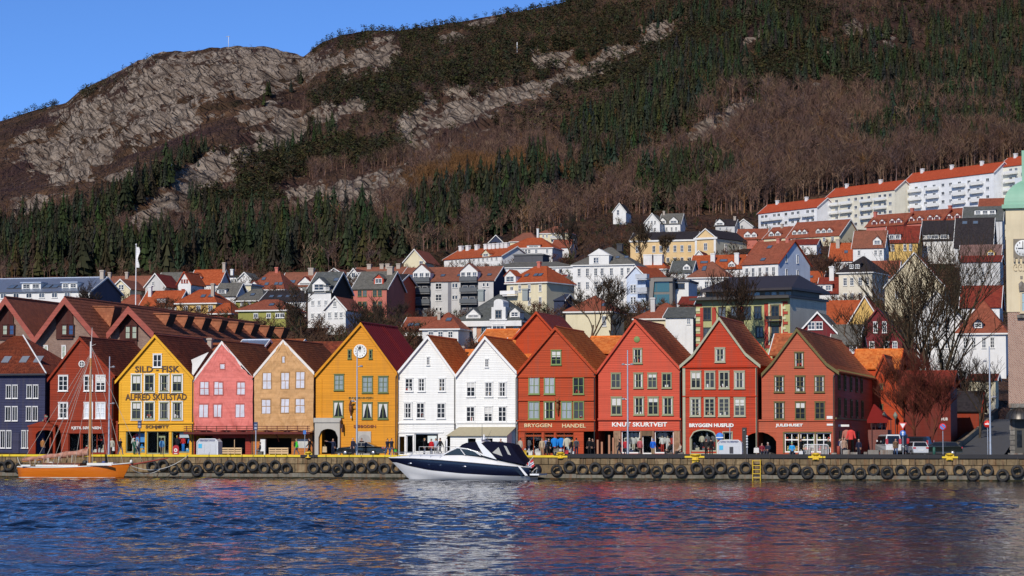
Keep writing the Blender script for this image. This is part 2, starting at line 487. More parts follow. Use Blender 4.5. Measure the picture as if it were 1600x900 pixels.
SECT=[(100,'sailing boat stern'),(305,'yellow house'),(399,'pink wrapped house'),(492,'beige wrapped house'),(575,'ochre house'),(700,'yacht bow'),(932,'BRYGGEN HANDEL house'),(1066,'KNUT SKURTVEIT house'),(1184,'BRYGGEN HUSFLID house'),(1310,'JULEHUSET house'),(1480,'parked cars'),(1700,'hill road')]
ORD='first second third fourth fifth sixth seventh eighth ninth tenth'.split()
def build_tyres():
 n=N('tyre_rubber');n.set(Roughness=0.75)
 oi=n.n('ObjectInfo');v=n.noise(3.0,n.coord(),4.0)
 n.color(n.mix(n.ramp(v,[(0.45,0),(0.75,0.7)]),(0.010,0.010,0.011),(0.075,0.065,0.055)))
 meshes=[]
 for R0,r0,w in ((0.60,0.35,0.24),(0.62,0.33,0.26),(0.57,0.34,0.22)):
  m=MB();q=R0-r0
  prof=[(r0,0.0),(r0+.02,-w/2+.03),(r0+q*.35,-w/2-.015),(r0+q*.75,-w/2),(R0-.02,-w/2+.035),(R0,-w/2+.07),(R0,w/2-.07),(R0-.03,w/2-.02),(r0+q*.5,w/2),(r0+.02,w/2-.03),(r0,0)]
  m.lathe(prof,(0,0,0),28,0,'y')
  for i in range(28):
   a=2*math.pi*i/28
   c,s_=math.cos(a),math.sin(a)
   p=[(R0-.004,-.045),(R0-.004,.045),(R0+.012,.04),(R0+.012,-.04)]
   b=a+0.09
   m.face([(c*(R0+.012),-w/2+.06,s_*(R0+.012)),(math.cos(b)*(R0+.012),-w/2+.06,math.sin(b)*(R0+.012)),(math.cos(b)*(R0+.012),w/2-.06,math.sin(b)*(R0+.012)),(c*(R0+.012),w/2-.06,s_*(R0+.012))][::-1])
  tread=m.mesh('tyre',[n.mat])
  k=MB();k.tube((0.02,-w/2-.03,r0+.05),(0.03,0.10,R0+0.75),0.02,0.02,5)
  k.tube((0.02,-w/2-.03,r0+.05),(0.0,0.0,r0-.02),0.02,0.02,5)
  meshes.append((tread,k.mesh('chain',[flat((0.06,0.04,0.03))]),R0,w))
 rnd=random.Random(11);cnt={}
 for i,(px,py) in enumerate(sorted(TYRES)):
  t,c,R0,w=meshes[i%3] if rnd.random()<.7 else meshes[1]
  p=atY(px,py,QY-0.62 if p_low(py,px) else QY-0.30)
  o=place('tyre',t,None,p,(rnd.uniform(-.06,.02),0,rnd.uniform(-.08,.08)))
  k=[j for j,(e,_) in enumerate(SECT) if px<e][0];cnt[k]=cnt.get(k,0)+1
  tag(o,'worn black tyre on the quay wall below the %s, %s from left'%(SECT[k][1],ORD[cnt[k]-1]),'tyre','tyres hung along the quay wall')
  place('chain',c,o,p)
def p_low(py,px):
 return py-(px*0.0035)>731
build_tyres()
def build_mooring():
 yel=gloss((0.66,0.43,0.015),0.45,0.1)
 labs={482:'yellow mooring bollard on the quay edge in front of the orange house',876:'yellow mooring bollard on the quay edge below the BRYGGEN HANDEL shop',1087:'tall yellow mooring bollard on the quay edge below the BRYGGEN HUSFLID shop',
1275:'yellow mooring bollard on the quay edge below the white crowd barrier',1484:'yellow mooring bollard on the quay edge near the foot of the hill road'}
 for px,lab in labs.items():
  X=atY(px,715,QY).x
  m=MB();hz=0.06 if px in (482,876) else 0.0
  big=1.3 if px==1087 else 1.0
  m.lathe([(0.02,0.0),(0.34*big,0.0),(0.34*big,0.05),(0.2*big,0.1),(0.17*big,0.32),(0.2*big,0.42),(0.36*big,0.47),(0.38*big,0.56),(0.30*big,0.62),(0.02,0.65)],(X,QY+0.0,2.05+hz if px!=1087 else 1.95),14)
  m.box(X-.42*big,X+.42*big,QY-.1,QY+.1,2.42+hz-(0.05 if px!=1087 else 0),2.53+hz)
  e=empty('mooring_bollard',(X,QY,2.2),lab,'bollard','yellow mooring bollards')
  m.build('post',yel,e)
  if px in (482,876):continue
  k=MB();k.box(X-.3,X+.3,QY-.24,QY-.161,1.62 if px==1087 else 2.0,2.3);k.build('base',yel,e)
 X0,X1=atY(1177.5,735,QY).x,atY(1189.5,735,QY).x
 e=empty('ladder',((X0+X1)/2,QY-.4,0),'yellow steel ladder fixed to the quay wall going down into the water','ladder')
 for x in (X0,X1):
  m=MB();m.tube((x,QY-.55,-0.2),(x,QY-.55,2.0),.05,.05,6);m.tube((x,QY-.55,1.95),(x,QY-.0,1.95),.05,.05,6);m.build('rail',yel,e)
 for z in (0.25,0.65,1.05,1.45,1.9):
  m=MB();m.tube((X0,QY-.55,z),(X1,QY-.55,z),.04,.04,6);m.build('rung',yel,e)
build_mooring()
# ------------------------------------------------------------------ windows, boards, roofs
WCACHE={}
def win_meshes(w,h,cols,rows,fmat,gmat,fw=0.11,mw=0.05,split=True,proud=0.09):
 key=(round(w,2),round(h,2),cols,rows,fmat.name,gmat.name,fw,split)
 if key in WCACHE:return WCACHE[key]
 m=MB();y0,y1=-proud,0.02
 m.box(-w/2,-w/2+fw,y0,y1,0,h);m.box(w/2-fw,w/2,y0,y1,0,h)
 m.box(-w/2+fw,w/2-fw,y0,y1,0,fw);m.box(-w/2+fw,w/2-fw,y0,y1,h-fw,h)
 m.box(-w/2-.05,w/2+.05,y0-.06,y1,-0.07,-0.001);m.box(-w/2-.03,w/2+.03,y0-.05,y1,h+.001,h+.07)
 iw,ih=w-2*fw,h-2*fw
 for i in range(1,cols):
  t=fw*.75 if split and i*2==cols else mw
  x=-iw/2+iw*i/cols;m.box(x-t/2,x+t/2,y0+.025,y1-.005,fw,h-fw)
 for j in range(1,rows):
  z=fw+ih*j/rows;m.box(-iw/2,iw/2,y0+.035,y1-.006,z-mw/2,z+mw/2)
 f=m.mesh('window',[fmat])
 g=MB();g.face([(-iw/2,-.012,fw),(iw/2,-.012,fw),(iw/2,-.012,h-fw),(-iw/2,-.012,h-fw)])
 WCACHE[key]=(f,g.mesh('pane',[gmat]));return WCACHE[key]
def q5(v):return max(0.3,round(v/0.04)*0.04)
def window(parent,x,z,y,w,h,cols,rows,fmat,gmat=None,curtain=0,rot=0.0,**kw):
 f,g=win_meshes(q5(w),q5(h),cols,rows,fmat,gmat or glass(),**kw)
 o=place('window',f,parent,(x,y,z),(0,0,rot))
 place('pane',g,o,(x,y,z))
 if curtain or (gmat is None and w>.75):
  rnd=random.Random(int(x*131+z*977));c=MB();w2,h2=q5(w)/2-.12,q5(h);k=1 if curtain else rnd.choice((0,0,2,3,3,4,5,5));wh=cloth((0.62,0.61,0.58),(6,6,.5))
  R4=lambda xa,xb,za,zb,m_=0:c.face([(xa,-.022,za),(xb,-.022,za),(xb,-.022,zb),(xa,-.022,zb)],m_)
  if k==1:
   for s in (-1,1):
    c.face([(s*w2,-.022,h2-.15),(s*.06,-.022,h2-.15),(s*w2*.55,-.022,h2*.5),(s*w2*.8,-.022,h2*.15),(s*w2,-.022,.15)][::s])
  if k in (2,4):
   f=rnd.uniform(.66,.86);R4(-w2,-w2*f,.12,h2-.12);R4(w2*f,w2,.12,h2-.12)
  if k==3:R4(-w2,w2,h2*rnd.uniform(.5,.72),h2-.12)
  if k in (4,5):
   for i in range(rnd.randint(2,4)):xa=rnd.uniform(-w2,w2-.2);R4(xa,xa+rnd.uniform(.1,.2),.12,.12+rnd.uniform(.12,.4),rnd.randint(0,1))
  if c.f:place('curtain',c.mesh('curtain',[wh,cloth(rnd.choice(((.35,.05,.04),(.45,.33,.2),(.1,.12,.2))),(2,2,2))]),o,(x,y,z))
 return o
def clap(m,xl,xr,z0,z1,y,pitch=0.19,mat=0):
 """overlapping boards between the outlines xl(z) and xr(z)"""
 z=z0
 while z<z1-1e-4:
  t=min(z+pitch,z1)
  a,b,c,d=xl(z),xr(z),xr(t),xl(t)
  if b-a>0.02:
   m.face([(a,y-.032,z),(b,y-.032,z),(max(c,d),y,t),(d,y,t)],mat)
   m.face([(a,y,z),(b,y,z),(b,y-.032,z),(a,y-.032,z)],mat)
  z=t
def polyfn(pts):
 """x as a function of z along a polyline of (x, z)"""
 P=sorted([(z,x) for x,z in pts])
 return lambda z:interp(z,P)
def tile_slope(m,a,b,c,d,tw=0.28,th=0.34,mat=0,lift=0.05,wave=0.028):
 """pantile courses on the slope a (eave, near) b (eave, far) c (ridge, far) d (ridge, near)"""
 a,b,c,d=map(Vector,(a,b,c,d))
 n=(b-a).cross(d-a).normalized()
 L=(b-a).length;Wd=(d-a).length
 nx=max(2,int(L/(tw/2)));nc=max(1,int(Wd/th))
 for j in range(nc):
  v0,v1=j/nc,(j+1)/nc
  e0,e1=a.lerp(d,v0),b.lerp(c,v0);f0,f1=a.lerp(d,v1),b.lerp(c,v1)
  for i in range(nx):
   u0,u1=i/nx,(i+1)/nx
   w0,w1=(wave if i%2 else -wave),(-wave if i%2 else wave)
   p=[e0.lerp(e1,u0)+n*(lift+w0),e0.lerp(e1,u1)+n*(lift+w1),f0.lerp(f1,u1)+n*(.01+w1),f0.lerp(f1,u0)+n*(.01+w0)]
   m.face(p,mat,[(u0*L,v0*Wd+.01),(u1*L,v0*Wd+.01),(u1*L,v1*Wd-.01),(u0*L,v1*Wd-.01)],True)
def wall_with_openings(m,x0,x1,z0,z1,y,ops,mat=0,boards=True,depth=0.3,reveal=None):
 """front wall from z0 to z1; ops: (xa, xb, zbottom, [(x, ztop), ...])"""
 ops=sorted(ops,key=lambda o:o[0]);x=x0
 pitch=0.19
 for xa,xb,zb,top in ops:
  if xa>x+.01:clap(m,lambda z:x,lambda z:xa,z0,z1,y,pitch,mat)
  if zb>z0+.02:clap(m,lambda z:xa,lambda z:xb,z0,zb,y,pitch,mat)
  zt=max(p[1] for p in top)
  for (ax,az),(bx,bz) in zip(top,top[1:]):
   m.face([(ax,y-.005,az),(bx,y-.005,bz),(bx,y-.005,zt+.001),(ax,y-.005,zt+.001)],mat)
   m.face([(ax,y-.03,az),(ax,y+depth,az),(bx,y+depth,bz),(bx,y-.03,bz)],mat)
  if zt<z1-.02:clap(m,lambda z:xa,lambda z:xb,zt,z1,y,pitch,mat)
  for xx,zz in ((xa,top[0][1]),(xb,top[-1][1])):
   q=[(xx,y-.03,zb),(xx,y+depth,zb),(xx,y+depth,zz),(xx,y-.03,zz)]
   m.face(q if xx==xa else q[::-1],mat)
  x=xb
 if x1>x+.01:clap(m,lambda z:x,lambda z:x1,z0,z1,y,pitch,mat)
@cached
def shop_glass():
 n=N('shop_glass');t=n.t;t.nodes.remove(n.b)
 tr=t.nodes.new('ShaderNodeBsdfTransparent');gl=t.nodes.new('ShaderNodeBsdfGlossy');gl.inputs['Roughness'].default_value=0.02
 tr.inputs['Color'].default_value=(0.9,0.93,0.92,1)
 fr=t.nodes.new('ShaderNodeFresnel');fr.inputs['IOR'].default_value=1.12
 mx=t.nodes.new('ShaderNodeMixShader');out=[x for x in t.nodes if x.type=='OUTPUT_MATERIAL'][0]
 t.links.new(fr.outputs[0],mx.inputs[0]);t.links.new(tr.outputs[0],mx.inputs[1]);t.links.new(gl.outputs[0],mx.inputs[2]);t.links.new(mx.outputs[0],out.inputs['Surface'])
 return n.mat
TEXTS=[]
def text(parent,body,px0,py0,px1,py1,Y,mat,bold=0.012,name='lettering',ext=0.03):
 c=bpy.data.curves.new(name,'FONT');c.body=body;c.size=1.0;c.extrude=ext;c.offset=bold;c.align_x='LEFT';c.align_y='BOTTOM_BASELINE'
 c.resolution_u=2;c.materials.append(mat)
 a,b=atY(px0,py1,Y),atY(px1,py0,Y)
 o=place(name,c,parent,(a.x,Y-.02,a.z),(R(90),0,0))
 TEXTS.append((o,b.x-a.x,b.z-a.z));return o
def fit_texts():
 bpy.context.view_layer.update()
 dg=bpy.context.evaluated_depsgraph_get()
 for i,(o,w,h) in enumerate(TEXTS):
  me=bpy.data.meshes.new_from_object(o.evaluated_get(dg));par,loc,rot=o.parent,o.location.copy(),o.rotation_euler.copy();bpy.data.objects.remove(o)
  o=bpy.data.objects.new('lettering',me);COL.objects.link(o);o.parent=par;o.location=loc;o.rotation_euler=rot
  xs,ys=[v.co.x for v in me.vertices],[v.co.y for v in me.vertices]
  x0,x1,y0,y1=min(xs),max(xs),min(ys),max(ys)
  sx,sy=w/max(x1-x0,1e-3),h/max(y1-y0,1e-3)
  o.scale=(sx,sy,1);o.location.x-=x0*sx;o.location.z-=y0*sy
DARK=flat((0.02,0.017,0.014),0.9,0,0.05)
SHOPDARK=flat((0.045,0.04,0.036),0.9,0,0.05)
class House:
 """a gabled wharf house of the front row; every measure is read off the photograph and laid on its facade plane"""
 def __init__(s,name,label,px,pyeave,peak,Y=FY,length=14.0,wall=None,trim=None,roof=None,rakeL=None,rakeR=None,cornice=None,ops=(),barge=None,group='wharf houses of the front row',tilegeo=True,shopfloor=None,lowwall=None,pitch=0.19,backbase=None):
  s.Y=Y;P=s.P
  xl,xr=P(px[0],640)[0],P(px[1],640)[0]
  s.xl,s.xr,s.len=xl,xr,length
  s.e=empty(name,((xl+xr)/2,Y,QZ),label,'house',group)
  s.trim,s.wall=trim,wall
  zc=P(0,cornice)[1] if cornice else QZ
  s.zc=zc
  pk=P(*peak);rl=[P(*q) for q in rakeL];rr=[P(*q) for q in rakeR]
  under=0.10
  left=polyfn([(x,z-under) for x,z in rl]+[(pk[0],pk[1]-under)])
  right=polyfn([(x,z-under) for x,z in rr]+[(pk[0],pk[1]-under)])
  L=lambda z:max(xl,left(z));Rr=lambda z:min(xr,right(z))
  m=MB()
  clap(m,L,Rr,zc,pk[1]-under,Y,pitch)
  zel=min(z for x,z in [(q[0],q[1]) for q in rl]);zer=min(q[1] for q in rr)
  zl=interp(xl,sorted(rl+[pk]))-under;zr=interp(-xr,sorted([(-x,z) for x,z in rr+[pk]]))-under
  if lowwall is None:
   o2=[]
   for a,b,yb,top in ops:o2.append((P(a,700)[0],P(b,700)[0],max(QZ,P(a,yb)[1]),[P(*t) for t in top]))
   s.ops=o2
   if zc>QZ+.1:wall_with_openings(m,xl,xr,QZ,zc,Y,o2)
  for x,z in ((xl,zl),(xr,zr)):
   q=[(x,Y,QZ),(x,Y+length,QZ),(x,Y+length,z),(x,Y,z)]
   m.face(q if x==xr else q[::-1],0)
  m.face([(xr,Y+length,QZ),(xl,Y+length,QZ),(xl,Y+length,zl),(pk[0],Y+length,pk[1]-under),(xr,Y+length,zr)],0)
  m.build('wall',wall,s.e)
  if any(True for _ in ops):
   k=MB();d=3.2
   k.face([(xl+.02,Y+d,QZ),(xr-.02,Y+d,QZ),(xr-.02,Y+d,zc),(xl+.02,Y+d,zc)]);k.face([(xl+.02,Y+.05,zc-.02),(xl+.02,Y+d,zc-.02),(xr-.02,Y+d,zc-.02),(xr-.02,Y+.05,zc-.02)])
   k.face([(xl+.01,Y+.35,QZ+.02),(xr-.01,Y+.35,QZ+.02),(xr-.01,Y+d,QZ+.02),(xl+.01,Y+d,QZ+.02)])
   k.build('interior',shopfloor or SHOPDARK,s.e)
  y0,y1=Y-0.28,Y+length+.2
  m=MB()
  LL=rl+[pk];RR=rr+[pk]
  for a,b in zip(LL,LL[1:]):
   m.slab((a[0],y1,a[1]),(a[0],y0,a[1]),(b[0],y0,b[1]),(b[0],y1,b[1]),0.10)
  for a,b in zip(RR,RR[1:]):
   m.slab((a[0],y0,a[1]),(a[0],y1,a[1]),(b[0],y1,b[1]),(b[0],y0,b[1]),0.10)
   if tilegeo:tile_slope(m,(a[0]+.04,y0-.02,a[1]),(a[0]+.04,y1,a[1]),(b[0],y1,b[1]),(b[0],y0-.02,b[1]))
  m.tube((pk[0],y0-.03,pk[1]+.02),(pk[0],y1,pk[1]+.02),.13,.13,8,0)
  s.roof=m.build('roof',roof,s.e)
  bm_=barge or trim
  for Q in (LL,RR):
   m=MB()
   for (ax,az),(bx,bz) in zip(Q,Q[1:]):
    h=0.30
    p=[(ax,y0-.05,az-h),(bx,y0-.05,bz-h),(bx,y0-.05,bz+.06),(ax,y0-.05,az+.06)]
    bk=[(x,y0+.02,z) for x,y,z in p]
    if Q is RR:p,bk=p[::-1],bk[::-1]
    m.face(p);m.face(bk[::-1])
    for i in range(4):
     j=(i+1)%4
     m.face([p[j],p[i],bk[i],bk[j]])
   m.build('bargeboard',bm_,s.e)
  s.pk=pk
  m=MB();zt=min(zr,zl)-.25;m.tube((xr-.09,Y-.12,QZ),(xr-.09,Y-.12,zt),.055,None,7);m.tube((xr-.09,Y-.12,zt),(xr+.05,Y-.05,zt+.3),.055,None,7);m.build('drainpipe',flat((.03,.028,.026),.5),s.e)
 def P(s,px,py):
  v=atY(px,py,s.Y);return (v.x,v.z)
 def win(s,a,b,t,u,cols=2,rows=3,fmat=None,g=None,**kw):
  x0,z1=s.P(a,t);x1,z0=s.P(b,u)
  return window(s.e,(x0+x1)/2,z0,s.Y-.03,x1-x0,z1-z0,cols,rows,fmat or s.trim,g,**kw)
 def band(s,a,b,t,u,mat,proud=0.06,name='moulding',dy=0.0):
  x0,z1=s.P(a,t);x1,z0=s.P(b,u)
  m=MB();m.box(x0,x1,s.Y-proud-.032,s.Y-.034+dy,z0,z1);return m.build(name,mat,s.e)
 def corners(s,mat,w=0.22,sides=(0,1)):
  for i in sides:
   x=(s.xl,s.xr)[i];z=s.P(0,0)
   m=MB();zt=s.ez[i]
   m.box(x-(0.0 if i==0 else w),x+(w if i==0 else 0.0),s.Y-.075,s.Y-.033,QZ,zt);m.build('corner_board',mat,s.e)
 def shop_panes(s,mat,idx=None,bars=None):
  for i,(xa,xb,zb,top) in enumerate(s.ops):
   if idx is not None and i not in idx:continue
   zt=min(t[1] for t in top)
   m=MB();m.face([(xa,s.Y+.2,zb+.02)]+[(xb,s.Y+.2,zb+.02)]+[(x,s.Y+.2,z) for x,z in reversed(top)])
   m.build('shop_window',shop_glass(),s.e)
   m=MB();fw=.09
   m.box(xa,xa+fw,s.Y+.12,s.Y+.27,zb,top[0][1]);m.box(xb-fw,xb,s.Y+.12,s.Y+.27,zb,top[-1][1]);m.box(xa+fw,xb-fw,s.Y+.12,s.Y+.27,zb,zb+.14)
   if len(top)==2:m.box(xa+fw,xb-fw,s.Y+.12,s.Y+.27,zt-fw,zt)
   for fx in (bars or {}).get(i,[]):
    xx=xa+(xb-xa)*fx;m.box(xx-.04,xx+.04,s.Y+.13,s.Y+.26,zb+.14,zt-fw)
   m.build('shop_window_frame',mat,s.e)
   # ---- goods in the shop windows
def goods_meshes():
 out={}
 def jacket():
  m=MB();s=[(0.17,0.0),(0.2,.3),(.23,.52),(.2,.62),(.07,.68)]
  for (w,z),(w2,z2) in zip(s,s[1:]):
   for i in range(8):
    a,b=2*math.pi*i/8,2*math.pi*(i+1)/8
    p=lambda r,t,zz:(r*math.cos(t),.55*r*math.sin(t),zz)
    m.face([p(w,a,z),p(w,b,z),p(w2,b,z2),p(w2,a,z2)],0,None,True)
  for k in (-1,1):m.tube((k*.2,0,.58),(k*.3,-.03,.08),.075,.055,6)
  return m
 m=jacket();out['jacket']=m
 m=MB()
 for x,y,z in jacket().v:pass
 j=jacket();m.v=[(x,y,z+.82) for x,y,z in j.v];m.f=list(j.f);m.m=[0]*len(j.f);m.sm=list(j.sm);m.uv=list(j.uv)
 for k in (-1,1):m.tube((k*.09,0,.85),(k*.1,0,.04),.1,.06,6,1)
 m.tube((0,0,1.48),(0,0,1.56),.06,.05,6,2);m.ball((0,0,1.67),.09,.1,.13,8,5,2);m.box(-.2,.2,-.15,.15,0,.03,1)
 out['mannequin']=m
 m=MB();m.box(-.35,.35,-.25,.25,0,.35);m.box(-.3,.1,-.2,.2,.351,.6,1);m.box(.12,.33,-.18,.15,.351,.5,2);m.ball((-.1,-.02,.7),.12,.12,.11,7,4,2);out['goods']=m
 m=MB();m.ball((0,0,.16),.17,.13,.18,8,5);m.ball((0,-.02,.4),.11,.1,.12,8,5);m.ball((-.09,0,.5),.035,.03,.04,5,4);m.ball((.09,0,.5),.035,.03,.04,5,4);m.ball((0,-.11,.38),.05,.05,.04,6,4,1);out['toy']=m
 return out
PAL={'wool':[(0.5,.48,.45),(0.02,.02,.03),(.35,.04,.03),(.05,.06,.12),(.6,.58,.55),(.12,.12,.13),(.45,.4,.3)],'bright':[(.03,.2,.6),(.5,.03,.03),(.6,.6,.6),(.02,.02,.03),(.6,.35,.05),(.1,.3,.5),(.55,.5,.4)],
'toys':[(.5,.3,.12),(.6,.05,.04),(.65,.62,.58),(.08,.25,.08),(.55,.45,.2),(.15,.12,.1)]}
GM=goods_meshes();GMESH={}
def cm(c):return cloth(c,(3,3,3),0.2)
def good(kind,x,y,z,cols,label,group,rot=0.0,sc_=1.0):
 if kind not in GMESH:GMESH[kind]=GM[kind].mesh(kind,[cm((.5,.5,.5))]*3)
 nm={'jacket':'display_jacket','mannequin':'shop_mannequin','goods':'goods_box','toy':'soft_toy'}[kind]
 o=place(nm,GMESH[kind],None,(x,y,z),(0,0,rot),(sc_,sc_,sc_))
 for i,sl in enumerate(o.material_slots):sl.link='OBJECT';sl.material=cm(cols[i%len(cols)])
 return tag(o,label,{'jacket':'jacket','mannequin':'mannequin','goods':'goods','toy':'toy'}[kind],group)
def dress_window(h,i,seed,where,pal='wool',dens=1.0,hang=True,z=None):
 rnd=random.Random(seed);xa,xb,zb,top=h.ops[i];zt=min(t[1] for t in top);P=PAL[pal]
 n=max(1,int((xb-xa)/0.62*dens));z0=max(zb,QZ)+.16 if z is None else z
 m=MB();m.box(xa+.1,xb-.1,h.Y+.35,h.Y+1.3,QZ+.03,z0-.02);m.build('display_plinth',flat((.16,.14,.12)),h.e)
 for k in range(n):
  x=xa+(xb-xa)*(k+.5+rnd.uniform(-.2,.2))/n
  c=[rnd.choice(P) for _ in range(3)]
  kind=rnd.choice(['mannequin','mannequin','goods'] if pal!='toys' else ['toy','goods','toy'])
  lab={'mannequin':'clothed mannequin in ','goods':'small pile of boxed goods in ','toy':'soft toy on show in '}[kind]+where
  good(kind,x,h.Y+.75+rnd.uniform(-.15,.2),z0,c,lab,('mannequins' if kind=='mannequin' else 'goods' if kind=='goods' else 'toys')+' in '+where,rnd.uniform(-.4,.4))
  if rnd.random()<.6:good('goods',min(max(x+.3,xa+.4),xb-.4),h.Y+.62,z0,[rnd.choice(P) for _ in range(3)],'small pile of boxed goods in '+where,'goods in '+where,0,.6)
  if pal=='toys' and zt-z0>1.7:
   good('toy',x,h.Y+.6,z0+.95,c[::-1],'soft toy on show in '+where,'toys in '+where)
 if pal=='toys' and zt-z0>1.7:
  m=MB();m.box(xa+.1,xb-.1,h.Y+.45,h.Y+.75,z0+.90,z0+.945);m.build('display_shelf',flat((.3,.28,.25)),h.e)
 if hang and zt-z0>1.75:
  for k in range(max(1,n-1)):
   x=xa+(xb-xa)*(k+.8)/n
   good('jacket',min(x,xb-.35),h.Y+1.0,zt-.85,[rnd.choice(P)],'garment hung at the back of '+where,'garments hanging in '+where,rnd.uniform(-.3,.3))
WHITE=paint((0.80,0.79,0.75),0.5,0.10)
WTRIM=paint((0.80,0.79,0.76),0.45,0.06)
BR_RED=paint((0.26,0.034,0.013));YEL=paint((0.74,0.38,0.03),0.55,0.14);OCH=paint((0.66,0.27,0.02),0.55,0.18)
HAN=paint((0.43,0.058,0.017));KNU=paint((0.56,0.082,0.043),0.55,0.2);HUS=paint((0.46,0.042,0.013));JUL=paint((0.44,0.095,0.046),0.55,0.2)
GREEN=paint((0.20,0.27,0.10),0.5,0.1);DKGREEN=paint((0.15,0.185,0.08),0.5,0.1);SAGE=paint((0.38,0.38,0.27),0.5,0.1);OLIVE=paint((0.15,0.125,0.05),0.5,0.12);PALEGR=paint((0.30,0.31,0.18),0.5,0.1)
T_DARK=tiles((0.13,0.026,0.014),(0.26,0.060,0.026),(0.05,0.03,0.02),0.45)
T_BRN=tiles((0.22,0.06,0.022),(0.38,0.11,0.04),(0.07,0.04,0.025),0.5)
T_ORG=tiles((0.58,0.13,0.022),(0.78,0.24,0.055),(0.24,0.08,0.03),0.35)
T_MOSS=tiles((0.34,0.075,0.03),(0.56,0.16,0.06),(0.10,0.07,0.03),0.55)
LETTER_D=flat((0.07,0.035,0.02),0.5);LETTER_W=flat((0.82,0.8,0.74),0.4);LETTER_C=flat((0.72,0.55,0.30),0.4)
def arch(px0,px1,spring,top,n=8):
 return [(px0+(px1-px0)*i/n,spring-(spring-top)*math.sqrt(max(0,1-(2*i/n-1)**2))**.9) for i in range(n+1)]
def rect(a,b,t):return [(a,t),(b,t)]
def front_row():
# --- dark red house at the left of the row
 h=House('wharf_house','dark red gabled house with white windows and a round gable window behind the orange sailboat',(78,177),590,(126.2,527),wall=BR_RED,trim=WTRIM,barge=BR_RED,roof=T_DARK,
rakeL=[(75.4,593)],rakeR=[(181,587.5)],cornice=656,ops=[(80,94,709,rect(80,94,672)),(107,125,709,rect(107,125,677)),(127,163,709,rect(127,163,677))],length=15)
 for a,b,t,u in ((91.7,106.7,587,611),(131.6,145.7,586.5,611),(150,165.3,586.5,611),(91.7,106.7,629,654)):h.win(a,b,t,u,2,3)
 for a,b in ((131.6,145.7),(150,165.3)):h.win(a,b,629,654,2,3,g=pale_glass((.75,.77,.8)))  # white reflection painted into these two panes
 c=h.P(128.4,568.7);m=MB();m.lathe([(.30,-.09),(.38,-.12),(.38,0)],(c[0],h.Y-.03,c[1]),20,0,'y');m.box(c[0]-.03,c[0]+.03,h.Y-.12,h.Y-.06,c[1]-.3,c[1]+.3);m.box(c[0]-.3,c[0]-.031,h.Y-.12,h.Y-.06,c[1]-.03,c[1]+.03);m.box(c[0]+.031,c[0]+.3,h.Y-.12,h.Y-.06,c[1]-.03,c[1]+.03)
 o=m.build('round_window',WTRIM,h.e);m=MB();m.disc((c[0],h.Y-.05,c[1]),.31,20);m.build('pane',glass(),o)
 h.band(77,177.5,655.3,657.2,BR_RED,.12);h.band(78,177,676,677.2,BR_RED,.05)
 text(h.e,'KJETIL SØRENSEN',112,666.3,158,672,h.Y-.06,LETTER_W,0.02)
 h.shop_panes(BR_RED,[1,2],{2:[.33,.66]});dress_window(h,2,5,'the shop window of the dark red house','wool')
 m=MB();x0,z1=h.P(108.5,679);x1,_=h.P(115,0);m.box(x0,x1,h.Y+.05,h.Y+.12,QZ,z1);m.build('door',paint((.16,.02,.015)),h.e)
 g=empty('gateway',(h.P(76,0)[0],FY-1.2,QZ),'dark red arched gateway between the navy house and the dark red house','gateway');m=MB()
 a=[h.P(p,q) for p,q in arch(63.5,94,679,672)];xo0,xo1=h.P(59.5,0)[0],h.P(97.5,0)[0];zt=h.P(0,667)[1]
 y0,y1=FY-1.3,FY-1.0
 m.box(xo0,a[0][0],y0,y1,QZ,zt);m.box(a[-1][0],xo1,y0,y1,QZ,zt)
 for (ax,az),(bx,bz) in zip(a,a[1:]):
  m.prism([(ax,az),(bx,bz),(bx,zt),(ax,zt)],y0+.002,y1-.002)
 m.build('arch',BR_RED,g)
 m=MB();zb=zt;m.prism([(xo0-.1,zb),(xo1,zb),(xo1,zb+.2),(h.P(80,0)[0],zb+.6),(xo0-.1,zb+.12)],y0-.1,y1+1.0);m.build('cap',BR_RED,g)
 m=MB();c=h.P(73.5,655);rnd=random.Random(4)
 m.box(c[0]-.12,c[0]+.12,FY-.5,FY-.3,zt+.3,c[1]+.5)
 for k in range(9):m.ball((c[0]+rnd.uniform(-.25,.25),FY-.55+rnd.uniform(-.1,.1),c[1]+rnd.uniform(-.6,.45)),.13,.12,.15,6,4,k%2)
 o=m.build('shop_emblem',[flat((.25,.03,.03)),flat((.16,.22,.15))]);tag(o,'carved red and green emblem hung above the arched gateway','emblem')
 m=MB();x0,z1=h.P(177.3,658);x1,_=h.P(187,0);clap(m,lambda z:x0,lambda z:x1,QZ,z1,FY+.6);m.face([(x0,FY+.6,z1),(x1,FY+.6,z1),(x1,FY+6,z1+.6),(x0,FY+6,z1+.6)])
 e=empty('alley_door',((x0+x1)/2,FY+.6,QZ),'low dark red boarded door closing the alley beside the yellow house','door');m.build('boards',BR_RED,e)
 # --- yellow house
 h=House('wharf_house','bright yellow gabled house lettered SILD - FISK and ALFRED SKULSTAD',(186.4,302.6),592,(243.3,523.5),wall=YEL,trim=WTRIM,barge=YEL,roof=T_DARK,
rakeL=[(181,596)],rakeR=[(303.8,590)],cornice=661,ops=[(196.6,226.6,707.5,rect(196.6,226.6,674)),(229,264,709.5,rect(229,264,674)),(268,296,707.5,rect(268,296,674))],Y=FY-.25)
 h.win(239.3,253.4,553.4,574,2,2)
 for t,u in ((584.8,613),(627.4,656)):
  for a,b in ((205.2,222),(225.3,242.3),(248.7,265.2),(268.6,286)):
   h.win(a,b,t,u,1,1,fw=.13,g=glass())
   x0,z1=h.P(a+1.6,t+1.6);x1,z0=h.P(b-1.6,u-1.6);window(h.e,(x0+x1)/2,z0,h.Y-.05,x1-x0,z1-z0,2,2,PALEGR,fw=.06)
